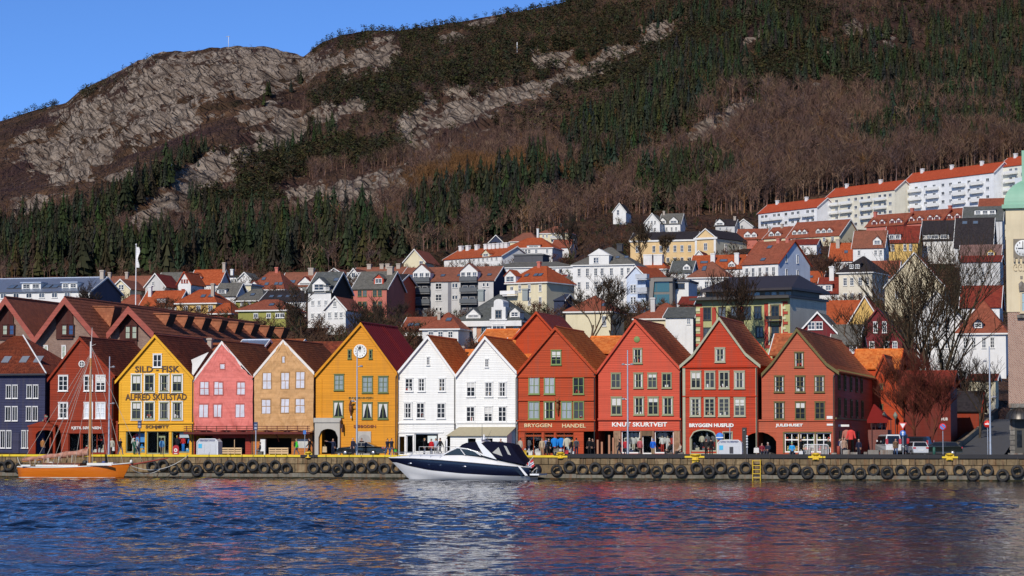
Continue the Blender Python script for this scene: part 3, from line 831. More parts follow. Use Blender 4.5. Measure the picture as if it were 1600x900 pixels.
 text(h.e,'SILD - FISK',211,571.5,280.5,582,h.Y-.05,LETTER_D,0.02);text(h.e,'ALFRED SKULSTAD',196,615,292,625.5,h.Y-.05,LETTER_D,0.015);text(h.e,'SCHJØTT',227.5,664.3,263.8,670.5,h.Y-.06,LETTER_D,0.03)
 h.band(185.5,303,660,662,YEL,.16);h.band(186.4,302.6,672.5,673.8,YEL,.06)
 for a,b in ((186.4,189),(300,302.6)):h.band(a,b,598,660,YEL,.03,'corner_board')
 h.shop_panes(PALEGR,None,{1:[.47],0:[.97]})
 dress_window(h,0,9,'the left shop window under the yellow SCHJØTT front','bright',.8);dress_window(h,2,10,'the right shop window under the yellow SCHJØTT front','bright')
 x0,z1=h.P(207.5,677);x1,z0=h.P(225.3,705)
 m=MB();m.box(x0,x1,h.Y+.9,h.Y+.95,z0+1.0,z1);o=m.build('poster',flat((.08,.28,.62)));tag(o,'blue fjord poster hanging in the left window of the yellow house','poster')
 x0,z1=h.P(278,676);x1,z0=h.P(294,684);m=MB();m.box(x0,x1,h.Y+.5,h.Y+.54,z0,z1);o=m.build('poster',flat((.5,.55,.6)));tag(o,'pale grey poster hanging in the right window of the yellow house','poster')
 x0,z1=h.P(244.5,681);x1,_=h.P(262,0);m=MB();m.box(x0,x0+.14,h.Y+.3,h.Y+.4,QZ,z1);m.box(x1-.14,x1,h.Y+.3,h.Y+.4,QZ,z1);m.box(x0+.14,x1-.14,h.Y+.3,h.Y+.4,z1-.2,z1);m.box((x0+x1)/2-.06,(x0+x1)/2+.06,h.Y+.3,h.Y+.4,QZ,z1-.2);m.build('door',PALEGR,h.e)
 # --- the two houses wrapped in printed sheeting
 def shrouded(label,px,peak,rl,rr,col,prints,low,ops,mat_low,seed):
  h=House('wharf_house',label,px,0,peak,wall=paint((.25,.12,.08)),trim=flat((.6,.58,.55)),barge=flat((.72,.68,.63)),roof=T_BRN,rakeL=rl,rakeR=rr,cornice=low,ops=ops,Y=FY,pitch=.4,length=13)
  pk=h.pk;L=polyfn([h.P(*q) for q in rl]+[pk]);Rr=polyfn([h.P(*q) for q in rr]+[pk])
  z0,z1=h.zc-.25,pk[1]-.12
  cloth_m=N('printed_sheeting');cloth_m.set(Roughness=.6);cloth_m.b.inputs['Specular IOR Level'].default_value=.25
  v=cloth_m.noise(1.0,cloth_m.coord('Object',(1.6,1,.5)),5.0,.6);gr=cloth_m.noise(1.0,cloth_m.coord('Object',(.25,1,6)),2.0)
  cloth_m.color(cloth_m.mix(cloth_m.ramp(gr,[(.4,0),(.6,1)]),cloth_m.mix(v,sc(col,.86),sc(col,1.08)),sc(col,1.1)))
  cloth_m.bump(v,1.0,.3)
  nz,nx=120,96;V=[];Fc=[];rnd=random.Random(seed)
  for j in range(nz+1):
   z=z0+(z1-z0)*j/nz;a,b=max(h.xl+.03,L(z-.1)),min(h.xr-.03,Rr(z-.1))
   for i in range(nx+1):
    u=i/nx;x=a+(b-a)*u
    zz=(z-z0)/(z1-z0)
    fold=.16*math.sin(u*21+9*zz+3*mnoise.noise((u*3,zz*3,seed)))*math.exp(-zz*4.5)+.10*mnoise.noise((u*5,zz*7,seed+4))+.06*mnoise.noise((u*16,zz*16,seed))
    V.append((x,h.Y-.30+fold,z+.25*(1-zz)**8*mnoise.noise((u*4,seed,0))))
  for j in range(nz):
   for i in range(nx):
    q=j*(nx+1)+i;Fc.append((q,q+1,q+nx+2,q+nx+1))
  ids=[0]*len(Fc)
  def paint_rect(a,b,t,u,k):
   x0,zt=h.P(a,t);x1,zb=h.P(b,u)
   for f,idx in enumerate(Fc):
    cx=sum(V[i][0] for i in idx)/4;cz=sum(V[i][2] for i in idx)/4
    if x0<cx<x1 and zb<cz<zt:ids[f]=k
  me=bpy.data.meshes.new('sheeting');me.from_pydata([tuple(Vector(p)-ORG[h.e]) for p in V],[],Fc);me.materials.append(cloth_m.mat)
  me.polygons.foreach_set('use_smooth',[True]*len(Fc))
  sh=place('sheeting',me,h.e,ORG[h.e])
  me.materials.append(cloth((0.60,0.60,0.66),(2,2,6),.3));me.materials.append(cloth(sc(col,.62),(2,2,2),.3))
  for a,b,t,u,nc,nr in prints:
   paint_rect(a,b,t,u,2);w,hh=b-a,u-t
   for i in range(nc):
    for j in range(nr):paint_rect(a+1.6+(w-3.2)*i/nc+.5*(i>0),a+1.6+(w-3.2)*(i+1)/nc-.5*(i<nc-1),t+1.6+(hh-3.2)*j/nr+.6*(j>0),t+1.6+(hh-3.2)*(j+1)/nr-.6*(j<nr-1),1)
  me.polygons.foreach_set('material_index',ids)
  return h,sh
 red_low=paint((.33,.04,.025));or_low=paint((.48,.16,.035))
 pr=[(344.5,354,567.5,578.5,1,1),(313.3,329,596,618.5,2,2),(335,350.7,596,618.5,2,2),(370.5,385.2,596,618,2,2),(312.4,328,630.5,653.2,2,1),(334,349,630.5,653.2,2,1),(369,384,630.5,653.2,2,1)]
 h,sh=shrouded('gabled house wrapped in pink printed sheeting during repair, red ground floor',(303.6,396.8),(348,533.5),[(303,594)],[(378,571),(397,590.4)],(.65,.175,.145),pr,669.5,[(305.5,333,709.5,rect(305.5,333,681)),(345,384,709.5,rect(345,384,684.5))],red_low,3)
 m=MB();m.face([h.P(301,569)[0:1]+(h.Y-.1,h.P(301,569)[1]),(h.P(305,0)[0],h.Y-.2,h.P(0,592)[1]),(h.P(331,0)[0],h.Y-.2,h.P(0,553)[1]),(h.P(325,0)[0],h.Y+1.5,h.P(0,551)[1]),(h.P(295,0)[0],h.Y+1.5,h.P(0,564)[1])][::1]);o=m.build('tarpaulin',cloth((.72,.70,.66)));tag(o,'pale tarpaulin hanging over the left eave of the pink wrapped house','tarpaulin')
 P4=h
 pr=[(410.8,426.3,582,609,2,2),(439.5,454.3,581,609,2,2),(462.5,478.3,580.5,608,2,2),(409.6,425,623,647.3,2,2),(439.2,453.8,622,646.7,2,2),(462.5,478,622,646.3,2,2),(441.3,447.5,556,568,1,1)]
 h,_=shrouded('gabled house wrapped in beige printed sheeting during repair, orange ground floor',(398.2,491.6),(443.5,531.3),[(397.4,586)],[(492.4,582)],(.55,.31,.135),pr,669.7,[(415.6,456,709.5,rect(415.6,456,684.5))],or_low,8)
 P5=h
 for hh,a,b,mat in ((P4,303.6,397,red_low),(P5,398,491.8,or_low)):
  m=MB();x0,x1=hh.P(a,0)[0],hh.P(b,0)[0]
  o2=[(xa-.0,xb+.0,zb,t) for xa,xb,zb,t in hh.ops]
  wall_with_openings(m,x0,x1,QZ,hh.zc-.35,hh.Y-.12,o2,depth=.1);m.build('ground_floor_wall',mat,hh.e)
 e=empty('canopy',(P4.P(395,0)[0],FY-.8,P4.P(0,676)[1]),'long maroon wooden canopy with a rail below the two wrapped houses','canopy')
 mar=paint((.12,.025,.022));x0,x1=P4.P(299,0)[0],P4.P(493.5,0)[0]
 m=MB();za=P4.P(0,677.5)[1];m.box(x0,x1,FY-1.3,FY-.24,za,za+.1);m.box(x0,x1,FY-1.38,FY-1.301,za-.08,za+.18);m.build('deck',mar,e)
 for z in (.32,.52,.75):m=MB();m.box(x0,x1,FY-1.32,FY-1.26,za+z,za+z+.07);m.build('rail',mar,e)
 for k in range(13):
  x=x0+.3+(x1-x0-.6)*k/12;m=MB();m.box(x-.04,x+.04,FY-1.26,FY-1.18,za+.1,za+.84);m.build('post',paint((.25,.12,.08)),e)
 for k in range(5):
  x=x0+.5+(x1-x0-1)*k/4;m=MB();m.tube((x,FY-1.25,za),(x,FY-.3,za-.9),.05,.05,5);m.build('brace',mar,e)
 for k,(a,b,w) in enumerate(((351.5,383.5,'pink'),(425.5,455.5,'beige'))):
  e=empty('timber_counter',(P4.P((a+b)/2,0)[0],FY-.1,QZ),'pale new timber counter in the opening under the %s wrapped house'%w,'counter');lum=flat((.62,.42,.22));x0,x1=P4.P(a,0)[0],P4.P(b,0)[0]
  m=MB();m.box(x0,x1,FY-.35,FY+.2,QZ+.62,QZ+.78);m.build('top',lum,e)
  for i in range(4):m=MB();x=x0+(x1-x0-.1)*i/3;m.box(x,x+.1,FY-.3,FY-.2,QZ,QZ+.62);m.build('leg',lum,e)
  for z in (.12,.36):m=MB();m.box(x0,x1,FY-.33,FY-.301,QZ+z,QZ+z+.18);m.build('plank',lum,e)
 x0,z1=P4.P(369,686);x1,_=P4.P(372.5,0);m=MB();m.box(x0,x1,FY-.45,FY-.37,QZ,z1);o=m.build('timber_board',flat((.6,.4,.22)));tag(o,'upright pale timber board leaning in the opening of the pink wrapped house','board')
 x0,z1=P5.P(409.3,686);x1,_=P5.P(420.7,0);m=MB();m.box(x0,x1,FY-.5,FY-.2,QZ+.02,z1);m.box(x0+.08,x1-.08,FY-.52,FY-.501,QZ+.2,z1-.12);o=m.build('door_panel',flat((.7,.69,.66)));tag(o,'tall off-white panel standing against the orange ground floor','panel')
 P5.band(464,482,686,700,flat((.5,.49,.45)),.16,'notice_board')
 # --- big ochre house with the clock
 METAL=N('maroon_sheet_roof');METAL.set(Roughness=.6);METAL.b.inputs['Specular IOR Level'].default_value=.1;vv=METAL.noise(.6,METAL.coord(),4);METAL.color(METAL.mix(vv,(.12,.010,.012),(.17,.018,.018)))
 h=House('wharf_house','tall ochre yellow gabled house with a white round clock and an arched stone gateway',(493.6,620.2),0,(564.8,504.3),wall=OCH,trim=DKGREEN,barge=OCH,roof=METAL.mat,tilegeo=False,
rakeL=[(493,586)],rakeR=[(621.6,582.5)],cornice=667,ops=[(499,529.6,709.5,arch(499,529.6,683,670))],Y=FY-.4,length=13)
 for k in range(16):
  y=h.Y+.6+k*.8;m=MB();a,b=h.P(621.6,582.5),h.pk;n_=Vector((b[1]-a[1],0,a[0]-b[0])).normalized()*(-.03)
  m.tube((a[0]-.02,y,a[1]+.06),(b[0],y,b[1]+.08),.03 if k not in (8,9) else .06,None,4);m.build('roof_seam',METAL.mat,h.e)
 for a,b in ((543.6,549.5),(576.7,582.3)):h.win(a,b,546.8,560.5,1,2)
 for a,b,t,u in ((522.3,537.8,585.2,610),(566,582.8,588,613.7),(591,607,588,613.7)):h.win(a,b,t,u,2,3,g=pale_glass((.30,.34,.33)))  # pale curtain and reflection painted together as the pane colour
 for a,b,t,u in ((521,537,627,652),(566,582.2,629.3,654.8),(590.6,606.8,629.3,654.8)):h.win(a,b,t,u,2,1,curtain=1)
 c=h.P(563.2,548.7);m=MB();m.lathe([(0.02,-.12),(.66,-.12),(.70,-.14),(.74,-.14),(.74,0)],(c[0],h.Y-.03,c[1]),32,0,'y');ck=m.build('clock',flat((.8,.79,.74)),h.e)
 m=MB()
 for k in range(12):
  a=k*math.pi/6;m.box(c[0]+.54*math.sin(a)-.035,c[0]+.54*math.sin(a)+.035,h.Y-.175,h.Y-.155,c[1]+.54*math.cos(a)-.07,c[1]+.54*math.cos(a)+.07)
 m.box(c[0]-.03,c[0]+.03,h.Y-.19,h.Y-.177,c[1]-.1,c[1]+.52);m.box(c[0]-.19,c[0]-.13,h.Y-.205,h.Y-.192,c[1]+.05,c[1]+.4);m.box(c[0]-.12,c[0]+.12,h.Y-.2,h.Y-.178,c[1]+.2,c[1]+.5);m.build('clock_face_marks',flat((.02,.02,.02)),ck)
 text(h.e,'ENHJØRNINGEN',545,619.8,583,624.6,h.Y-.05,flat((.16,.12,.03)),0.01);text(h.e,'SJØBODEN',552.5,664,587.5,669.5,h.Y-.05,flat((.20,.05,.02)),0.02)
 m=MB();c=h.P(549.5,638);s_=.9
 m.ball((c[0],h.Y-.35,c[1]),.22,.22,.42,8,6);m.tube((c[0]-.05,h.Y-.4,c[1]+.3),(c[0]+.1,h.Y-.55,c[1]+.75),.17,.11,7);m.ball((c[0]+.16,h.Y-.62,c[1]+.8),.2,.12,.11,7,5);m.tube((c[0]+.25,h.Y-.66,c[1]+.87),(c[0]+.5,h.Y-.7,c[1]+1.15),.035,.008,5,1)
 m.tube((c[0]+.1,h.Y-.45,c[1]+.15),(c[0]+.4,h.Y-.6,c[1]+.3),.08,.05,6);m.tube((c[0]-.05,h.Y-.35,c[1]-.3),(c[0]+.05,h.Y-.35,c[1]-.85),.12,.06,6);m.tube((c[0]+.05,h.Y-.35,c[1]-.85),(c[0]+.06,h.Y-.35,c[1]-1.1),.07,.1,6,1,True)
 o=m.build('unicorn_figure',[flat((.14,.045,.02)),flat((.7,.68,.6))]);tag(o,'small carved brown rearing horse figure fixed between windows of the ochre house','carved figure')
 for a,b in ((500.5,503),(617.5,620.2)):h.band(a,b,592,709,OCH,.04,'corner_board')
 gray=render_wall((.46,.43,.38));m=MB();a=[h.P(p,q) for p,q in arch(499.2,529.4,683,670)];x0,x1=h.P(496.3,0)[0],h.P(535,0)[0];zt=h.P(0,661)[1];yy=h.Y-.35
 m.box(x0,a[0][0],yy,h.Y-.034,QZ,zt);m.box(a[-1][0],x1,yy,h.Y-.034,QZ,zt)
 for (ax,az),(bx,bz) in zip(a,a[1:]):m.prism([(ax,az),(bx,bz),(bx,zt),(ax,zt)],yy+.002,h.Y-.036)
 m.box(x0-.1,x1+.15,yy-.12,h.Y-.034,zt+.001,zt+.5);m.build('stone_gateway',gray,h.e)
 m=MB();x0,z1=h.P(557.2,674);x1,_=h.P(582.3,0);m.box(x0,x1,h.Y-.14,h.Y-.034,QZ,z1);o=m.build('blocked_doorway',gray,h.e)
 m=MB();a=[h.P(p,q) for p,q in arch(560,579.5,688,679)];m.face([(a[0][0],h.Y-.15,QZ),(a[-1][0],h.Y-.15,QZ)]+[(x,h.Y-.15,z) for x,z in reversed(a)]);m.build('arched_door',render_wall((.38,.355,.32)),h.e)
 for p,q,w in ((537.5,668,.3),(534.8,662,.2)):
  m=MB();c=h.P(p,q);m.box(c[0]-.06,c[0]+.06,h.Y-.7,h.Y-.034,c[1]-.5,c[1]+.35);m.build('hanging_sign',flat((.06,.02,.015)),h.e)
  # --- two white houses
 h=House('wharf_house','white boarded gabled house next to the ochre house, left of the white pair',(619.6,712.2),0,(669.3,525),wall=WHITE,trim=WTRIM,barge=WTRIM,roof=T_ORG,rakeL=[(620.6,583.4)],rakeR=[(713,586)],cornice=661,Y=FY+.1,length=11,
ops=[(624,632,709.5,rect(624,632,682)),(634.5,645.5,709.5,rect(634.5,645.5,680)),(647.5,685,707,rect(647.5,685,677.5)),(695.5,712,709.5,arch(695.5,730,690,676)[:5])])
 h.win(666.6,671.8,558,570.5,2,3,fw=.06,mw=.035)
 for t,u,L in ((590.8,611.6,((633,645.7),(653,664.8),(685,696.7))),(629.4,653.8,((631,644.5),(650.6,664),(682.5,696.4)))):
  for a,b in L:h.win(a,b,t,u,2,3,fw=.10)
 h.band(619.4,712.4,660,662,WTRIM,.12);h.band(619.6,693,674.5,676.3,WTRIM,.08);h.band(619.6,622,588,709,WTRIM,.04,'corner_board');h.band(711,713.4,590,660,WTRIM,.04,'corner_board')
 h.shop_panes(WTRIM,[1,2],{2:[]});x0,z1=h.P(667,681);x1,z0=h.P(681,692);m=MB();m.box(x0,x1,h.Y+.3,h.Y+.33,z0,z1);o=m.build('poster',flat((.75,.76,.75)));tag(o,'white poster in the dark shop window of the left white house','poster')
 h=House('wharf_house','white boarded gabled house with a beige awning, behind the motor yacht',(712.6,808),0,(758.6,526),wall=WHITE,trim=WTRIM,barge=WTRIM,roof=T_ORG,rakeL=[(712.2,587)],rakeR=[(808.2,581)],cornice=661,Y=FY-.1,length=11,ops=[(712.9,713.5,709.5,rect(712.9,713.5,700))])
 h.win(758,763.5,561,573.6,2,3,fw=.06,mw=.035)
 for t,u,L in ((597,620,((729,743),(757,770.4),(778.3,792))),(635,659.2,((728.5,742.5),(756,770.2),(778.3,792)))):
  for a,b in L:h.win(a,b,t,u,2,3,fw=.10)
 h.band(714,808.2,660,661.6,WTRIM,.12);h.band(805.6,808,588,661,WTRIM,.04,'corner_board')
 e=empty('awning_stall',(h.P(760,0)[0],h.Y-1.2,QZ),'low white lean-to with a sloping beige canvas roof on the quay behind the yacht','lean-to')
 x0,x1=h.P(714,0)[0],h.P(806.5,0)[0];zt,zb=h.P(0,668)[1],h.P(0,681)[1];yf=h.Y-2.4
 m=MB();m.slab((x0-.4,yf-.3,zb),(x1-.3,yf-.3,zb),(x1,h.Y-.05,zt),(x0+.3,h.Y-.05,zt),.05);m.build('awning',cloth((.42,.37,.25),(5,1,.3),.3),e)
 wo=[(h.P(741,0)[0],h.P(753,0)[0],h.P(0,696)[1],[(h.P(741,0)[0],h.P(0,685)[1]),(h.P(753,0)[0],h.P(0,685)[1])]),(h.P(767,0)[0],h.P(779,0)[0],h.P(0,696)[1],[(h.P(767,0)[0],h.P(0,685)[1]),(h.P(779,0)[0],h.P(0,685)[1])])]
 m=MB();wall_with_openings(m,x0,x1-.4,QZ,zb-.02,yf,wo);m.face([(x1-.4,yf,QZ),(x1-.4,h.Y-.1,QZ),(x1-.4,h.Y-.1,zt-.1),(x1-.4,yf,zb)]);m.build('wall',WHITE,e)
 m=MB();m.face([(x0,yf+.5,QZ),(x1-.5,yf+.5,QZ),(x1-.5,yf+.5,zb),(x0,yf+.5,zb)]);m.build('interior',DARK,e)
 # --- BRYGGEN HANDEL
 h=House('wharf_house','brownish red gabled house with green windows lettered BRYGGEN HANDEL',(810.2,930.3),0,(868.4,511),wall=HAN,trim=GREEN,barge=HAN,roof=T_ORG,rakeL=[(809,581.5)],rakeR=[(932.3,581.2)],cornice=657,Y=FY-.15,length=13,
ops=[(820,846.6,711,rect(820,846.6,675.8)),(850,866,710,rect(850,866,675.8)),(868.5,896.5,711,rect(868.5,896.5,675.8)),(912,930.3,711,rect(912,930.3,674))])
 h.win(861,877.4,547.5,570,2,3)
 for a,b in ((826,843.5),(850,867.5),(895.2,913)):h.win(a,b,589,616,2,2,g=pale_glass((.42,.44,.45)) if a<870 else None)
 for a,b in ((825.5,843.5),(849.8,867.2),(876.8,894.2),(895.8,913)):h.win(a,b,627,655,2,2,g=pale_glass((.35,.38,.4)) if a in (825.5,876.8) else None)
 h.band(809.8,930.6,588,589.4,HAN,.14);h.band(809.8,928,625,626.4,HAN,.14);h.band(808,931,656.2,658,HAN,.2);h.band(809.5,930.5,672,674,HAN,.10)
 text(h.e,'BRYGGEN',819.5,661.7,862.5,667.6,h.Y-.06,LETTER_C,0.02);text(h.e,'HANDEL',878.5,662,915,668.2,h.Y-.06,LETTER_C,0.02)
 m=MB();c=h.P(872,635);m.ball((c[0],h.Y-.3,c[1]),.2,.22,.5,8,6);m.ball((c[0]+.05,h.Y-.5,c[1]+.55),.18,.2,.2,7,5);m.tube((c[0],h.Y-.3,c[1]-.4),(c[0]+.05,h.Y-.3,c[1]-.9),.14,.06,6)
 for k in (-1,1):m.tube((c[0]+k*.1,h.Y-.5,c[1]+.7),(c[0]+k*.3,h.Y-.5,c[1]+1.0),.04,.02,5)
 o=m.build('carved_figure',flat((.20,.08,.02)));tag(o,'carved brown wooden figurehead between the green windows of BRYGGEN HANDEL','carved figure')
 h.shop_panes(paint((.30,.06,.02)),[0,1,2],{0:[.5],2:[.45],1:[]})
 dress_window(h,0,21,'the left window of the BRYGGEN HANDEL shop','wool');dress_window(h,2,22,'the right window of the BRYGGEN HANDEL shop','bright')
 m=MB()
 for i in (0,1,2):xa,xb,zb,t=h.ops[i];z=h.P(0,681)[1];m.box(xa,xb,h.Y+.10,h.Y+.3,z-.1,z+.1)
 m.build('transom',paint((.30,.06,.02)),h.e)
 # --- KNUT SKURTVEIT
 h=House('wharf_house','tall bright red gabled house lettered KNUT SKURTVEIT',(935,1064.2),0,(992.8,499),wall=KNU,trim=PALEGR,barge=KNU,roof=T_MOSS,rakeL=[(932.8,581)],rakeR=[(1062.6,574)],cornice=656,Y=FY,length=15,
ops=[(935.2,958.6,711,rect(935.2,958.6,673)),(971,1000,708.5,rect(971,1000,673)),(1003.5,1019,709.5,rect(1003.5,1019,674)),(1022.8,1052.5,708.5,rect(1022.8,1052.5,673))])
 h.win(988.8,1004,544.4,568,2,2)
 for a,b in ((954.6,970.4),(990,1005.3),(1011.8,1027),(1034,1049.7)):h.win(a,b,583,606.5,2,2)
 for a,b in ((954.6,972),(990,1007),(1012,1029.5),(1034.8,1052.2)):h.win(a,b,620.5,648.5,2,2,fw=.13)
 c=h.P(995.3,530.4);m=MB();m.lathe([(.01,-.06),(.31,-.06),(.34,-.03),(.34,0)],(c[0],h.Y-.03,c[1]),20,0,'y');m.build('round_vent',GREEN,h.e)
 h.band(934.5,1064.6,653.8,656.4,KNU,.2);h.band(935,1064.2,671,673,KNU,.12)
 text(h.e,'KNUT SKURTVEIT',956.5,659.6,1042.5,666.8,h.Y-.06,LETTER_W,0.03)
 sandst=stone((.42,.26,.16))
 for a,b in ((959.2,970.2),(1053.2,1062.8),(1000.4,1003.2),(1019.4,1022.4)):h.band(a,b,673.4,709.5,sandst,.16,'stone_pier')
 h.band(1003.3,1019.3,673.4,681,stone((.3,.2,.12)),.1,'door_head')
 h.shop_panes(WTRIM,[1,2,3]);dress_window(h,1,31,'the left window of the KNUT SKURTVEIT shop','wool',1.3);dress_window(h,3,32,'the right window of the KNUT SKURTVEIT shop','wool',1.3)
 for k,(p,t) in enumerate(((933.5,687),(940,690),(951.3,680),(957.6,684))):
  m=MB();x=h.P(p,0)[0];m.box(x-.1,x+.1,h.Y-.35,h.Y-.15,QZ,h.P(0,t)[1]);o=m.build('timber_post',flat((.38,.17,.09)))
  tag(o,('leftmost','short second','tallest','rightmost')[k]+' of the bare timber posts in the dark passage beside KNUT SKURTVEIT','post','timber posts in the passage')
  # --- BRYGGEN HUSFLID
 h=House('wharf_house','scarlet gabled house with grey trim and curved eaves lettered BRYGGEN HUSFLID',(1066.6,1184),0,(1124.2,495.5),wall=HUS,trim=SAGE,barge=SAGE,roof=T_MOSS,rakeL=[(1062.4,571.7),(1083,553.5)],rakeR=[(1188.8,571),(1165,551.5)],cornice=650,Y=FY-.3,length=15,
ops=[(1079.5,1119.5,705.5,arch(1079.5,1119.5,684,672.5)),(1130.5,1143.5,688.5,rect(1130.5,1143.5,675.5)),(1159.5,1184,711,[(1159.5,692),(1162,686),(1168,681),(1175,677.5),(1184,675.3)])])
 h.win(1117,1133.5,543.4,566,2,2,fw=.15)
 for t,u,L in ((580,607.3,((1079,1096),(1101,1117.8),(1123,1140.2),(1147,1164))),(621.8,650.6,((1078,1095.5),(1100,1117.8),(1122.4,1140.5),(1146.7,1165.3)))):
  for i,(a,b) in enumerate(L):h.win(a,b,t,u,2,2 if t<600 else 4,fw=.15,g=None)
 h.band(1066,1184.4,572.4,574,HUS,.16);h.band(1066.6,1184,618.4,619.8,HUS,.1)
 for a,b in ((1066.6,1071.4),(1180.6,1184)):h.band(a,b,574,711,SAGE,.06,'corner_board')
 text(h.e,'BRYGGEN HUSFLID',1077,661.5,1146.5,667.5,h.Y-.06,LETTER_W,0.045)
 h.shop_panes(SAGE,[0,1],{0:[]});dress_window(h,0,41,'the arched window of the BRYGGEN HUSFLID shop','wool',1.0)
 m=MB();A=[h.P(p,q) for p,q in arch(1079.5,1119.5,684,672.5)];B=[h.P(p,q) for p,q in arch(1077.8,1121.2,684,670.6)]
 for i in range(8):m.prism([A[i],A[i+1],B[i+1],B[i]],h.Y-.1,h.Y-.01)
 for i,s in ((0,-1),(8,1)):m.prism(sorted([],key=None) or ([(B[i][0],h.P(0,706.5)[1]),(A[i][0],h.P(0,706.5)[1]),A[i],B[i]] if i==0 else [(A[i][0],h.P(0,706.5)[1]),(B[i][0],h.P(0,706.5)[1]),B[i],A[i]]),h.Y-.1,h.Y-.01)
 m.box(B[0][0],B[-1][0],h.Y-.13,h.Y-.01,h.P(0,708)[1],h.P(0,706.5)[1]-.001);m.build('arched_trim',SAGE,h.e)
 h.band(1129,1145,674,675.4,SAGE,.1);h.band(1129,1130.4,675.4,689,SAGE,.1);h.band(1143.6,1145,675.4,689,SAGE,.1)
 # --- JULEHUSET with its long side wall
 h=House('wharf_house','salmon red corner house with olive trim lettered JULEHUSET and a shaded side wall',(1184.8,1304.2),0,(1245.3,513.6),wall=JUL,trim=OLIVE,barge=OLIVE,roof=T_MOSS,rakeL=[(1190,584.5),(1207,566)],rakeR=[(1311.5,581.5),(1291,567)],cornice=657.5,Y=FY,length=36,
ops=[(1184.9,1213,711,[(1184.9,675.3),(1192,675.6),(1200,678),(1208,683),(1213,690)]),(1226,1248,707,rect(1226,1248,676.5)),(1250.5,1272.5,707,rect(1250.5,1272.5,676.5)),(1275.5,1298.2,707,rect(1275.5,1298.2,676.5))])
 h.win(1241.3,1256,550.2,574,2,2)
 for a,b in ((1209.6,1225.6),(1242.2,1258.2),(1272.2,1288.6)):h.win(a,b,587.5,613,2,3)
 for a,b in ((1209.3,1226.2),(1242.2,1259),(1273,1289.2)):h.win(a,b,628,655.3,2,3)
 h.band(1184.6,1304.6,656.8,658,JUL,.12);h.band(1302,1304.4,586,711,OLIVE,.05,'corner_board');h.band(1224.5,1299.8,674.6,676.3,OLIVE,.08);h.band(1248.2,1250.3,676.4,707,OLIVE,.06);h.band(1272.7,1275.3,676.4,707,OLIVE,.06);h.band(1223.6,1225.8,674.6,708,OLIVE,.07)
 text(h.e,'JULEHUSET',1212,662,1254.5,667.8,h.Y-.06,LETTER_W,0.04)
 for a,b,t,u in ((1292,1301,650,654.5),(1292,1301.5,662,665)):h.band(a,b,t,u,flat((.75,.74,.7)),.05,'street_plate')
 h.shop_panes(WTRIM,[1,2,3],{1:[.5],2:[.5],3:[.5]});
 for i in (1,2,3):dress_window(h,i,50+i,'the %s bay of the JULEHUSET shop window'%('left','middle','right')[i-1],'toys',1.5,False)
 m=MB()
 for i in (1,2,3):xa,xb,zb,t=h.ops[i];z=h.P(0,687)[1];m.box(xa,xb,h.Y+.1,h.Y+.29,z-.06,z+.06)
 m.build('glazing_bar',WTRIM,h.e)
 X=h.xr
 def side(px,py):v=atX(px,py,X);return v.y,v.z
 yend=h.Y+h.len
 sw=paint((.52,.062,.028));m=MB()  # same paint as the front, brightened and reddened for missing bounce light
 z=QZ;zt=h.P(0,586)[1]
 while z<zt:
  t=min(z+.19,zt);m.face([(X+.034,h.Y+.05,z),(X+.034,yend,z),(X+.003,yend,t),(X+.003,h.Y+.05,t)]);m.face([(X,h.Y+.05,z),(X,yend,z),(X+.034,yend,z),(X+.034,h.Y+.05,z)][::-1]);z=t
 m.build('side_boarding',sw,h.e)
 m=MB();zz=h.P(0,656)[1];m.box(X+.03,X+.2,h.Y+.1,yend,zz-.1,zz+.08);m.build('moulding',OLIVE,h.e)
 for t,u,L in ((592,614,(1310.5,1319.5,1329,1337.8,1345.5)),(627,653,(1310.5,1320,1329.5,1338,1346.5))):
  zA,zB=h.P(0,t)[1],h.P(0,u)[1]
  for p in L:
   y=side(p,620)[0];window(h.e,X+.04,zB,y,1.5,zA-zB,2,3,OLIVE,None,rot=R(90))
 zA,zB=h.P(0,675)[1],h.P(0,706)[1]
 for p in (1322,1331,1340):window(h.e,X+.04,zB,side(p,690)[0],1.6,zA-zB,2,3,OLIVE,None,rot=R(90))
 yA=side(1313,690)[0];m=MB();m.box(X+.03,X+.09,yA-1.0,yA+1.0,QZ,zA+.1);m.build('door',OLIVE,h.e)
 m=MB();yA=side(1309,665)[0];m.box(X+.05,X+1.2,yA-.03,yA+.03,h.P(0,668)[1],h.P(0,665)[1]);o=m.build('hanging_sign',flat((.75,.74,.7)),h.e)
 m=MB()
 for k in range(34):y=h.Y+.5+k*1.03;m.box(X+.036,X+.42,y,y+.12,h.P(0,587.5)[1],h.P(0,585.5)[1])
 tag(m.build('rafter_tail',OLIVE,h.e),kind='stuff')
front_row()
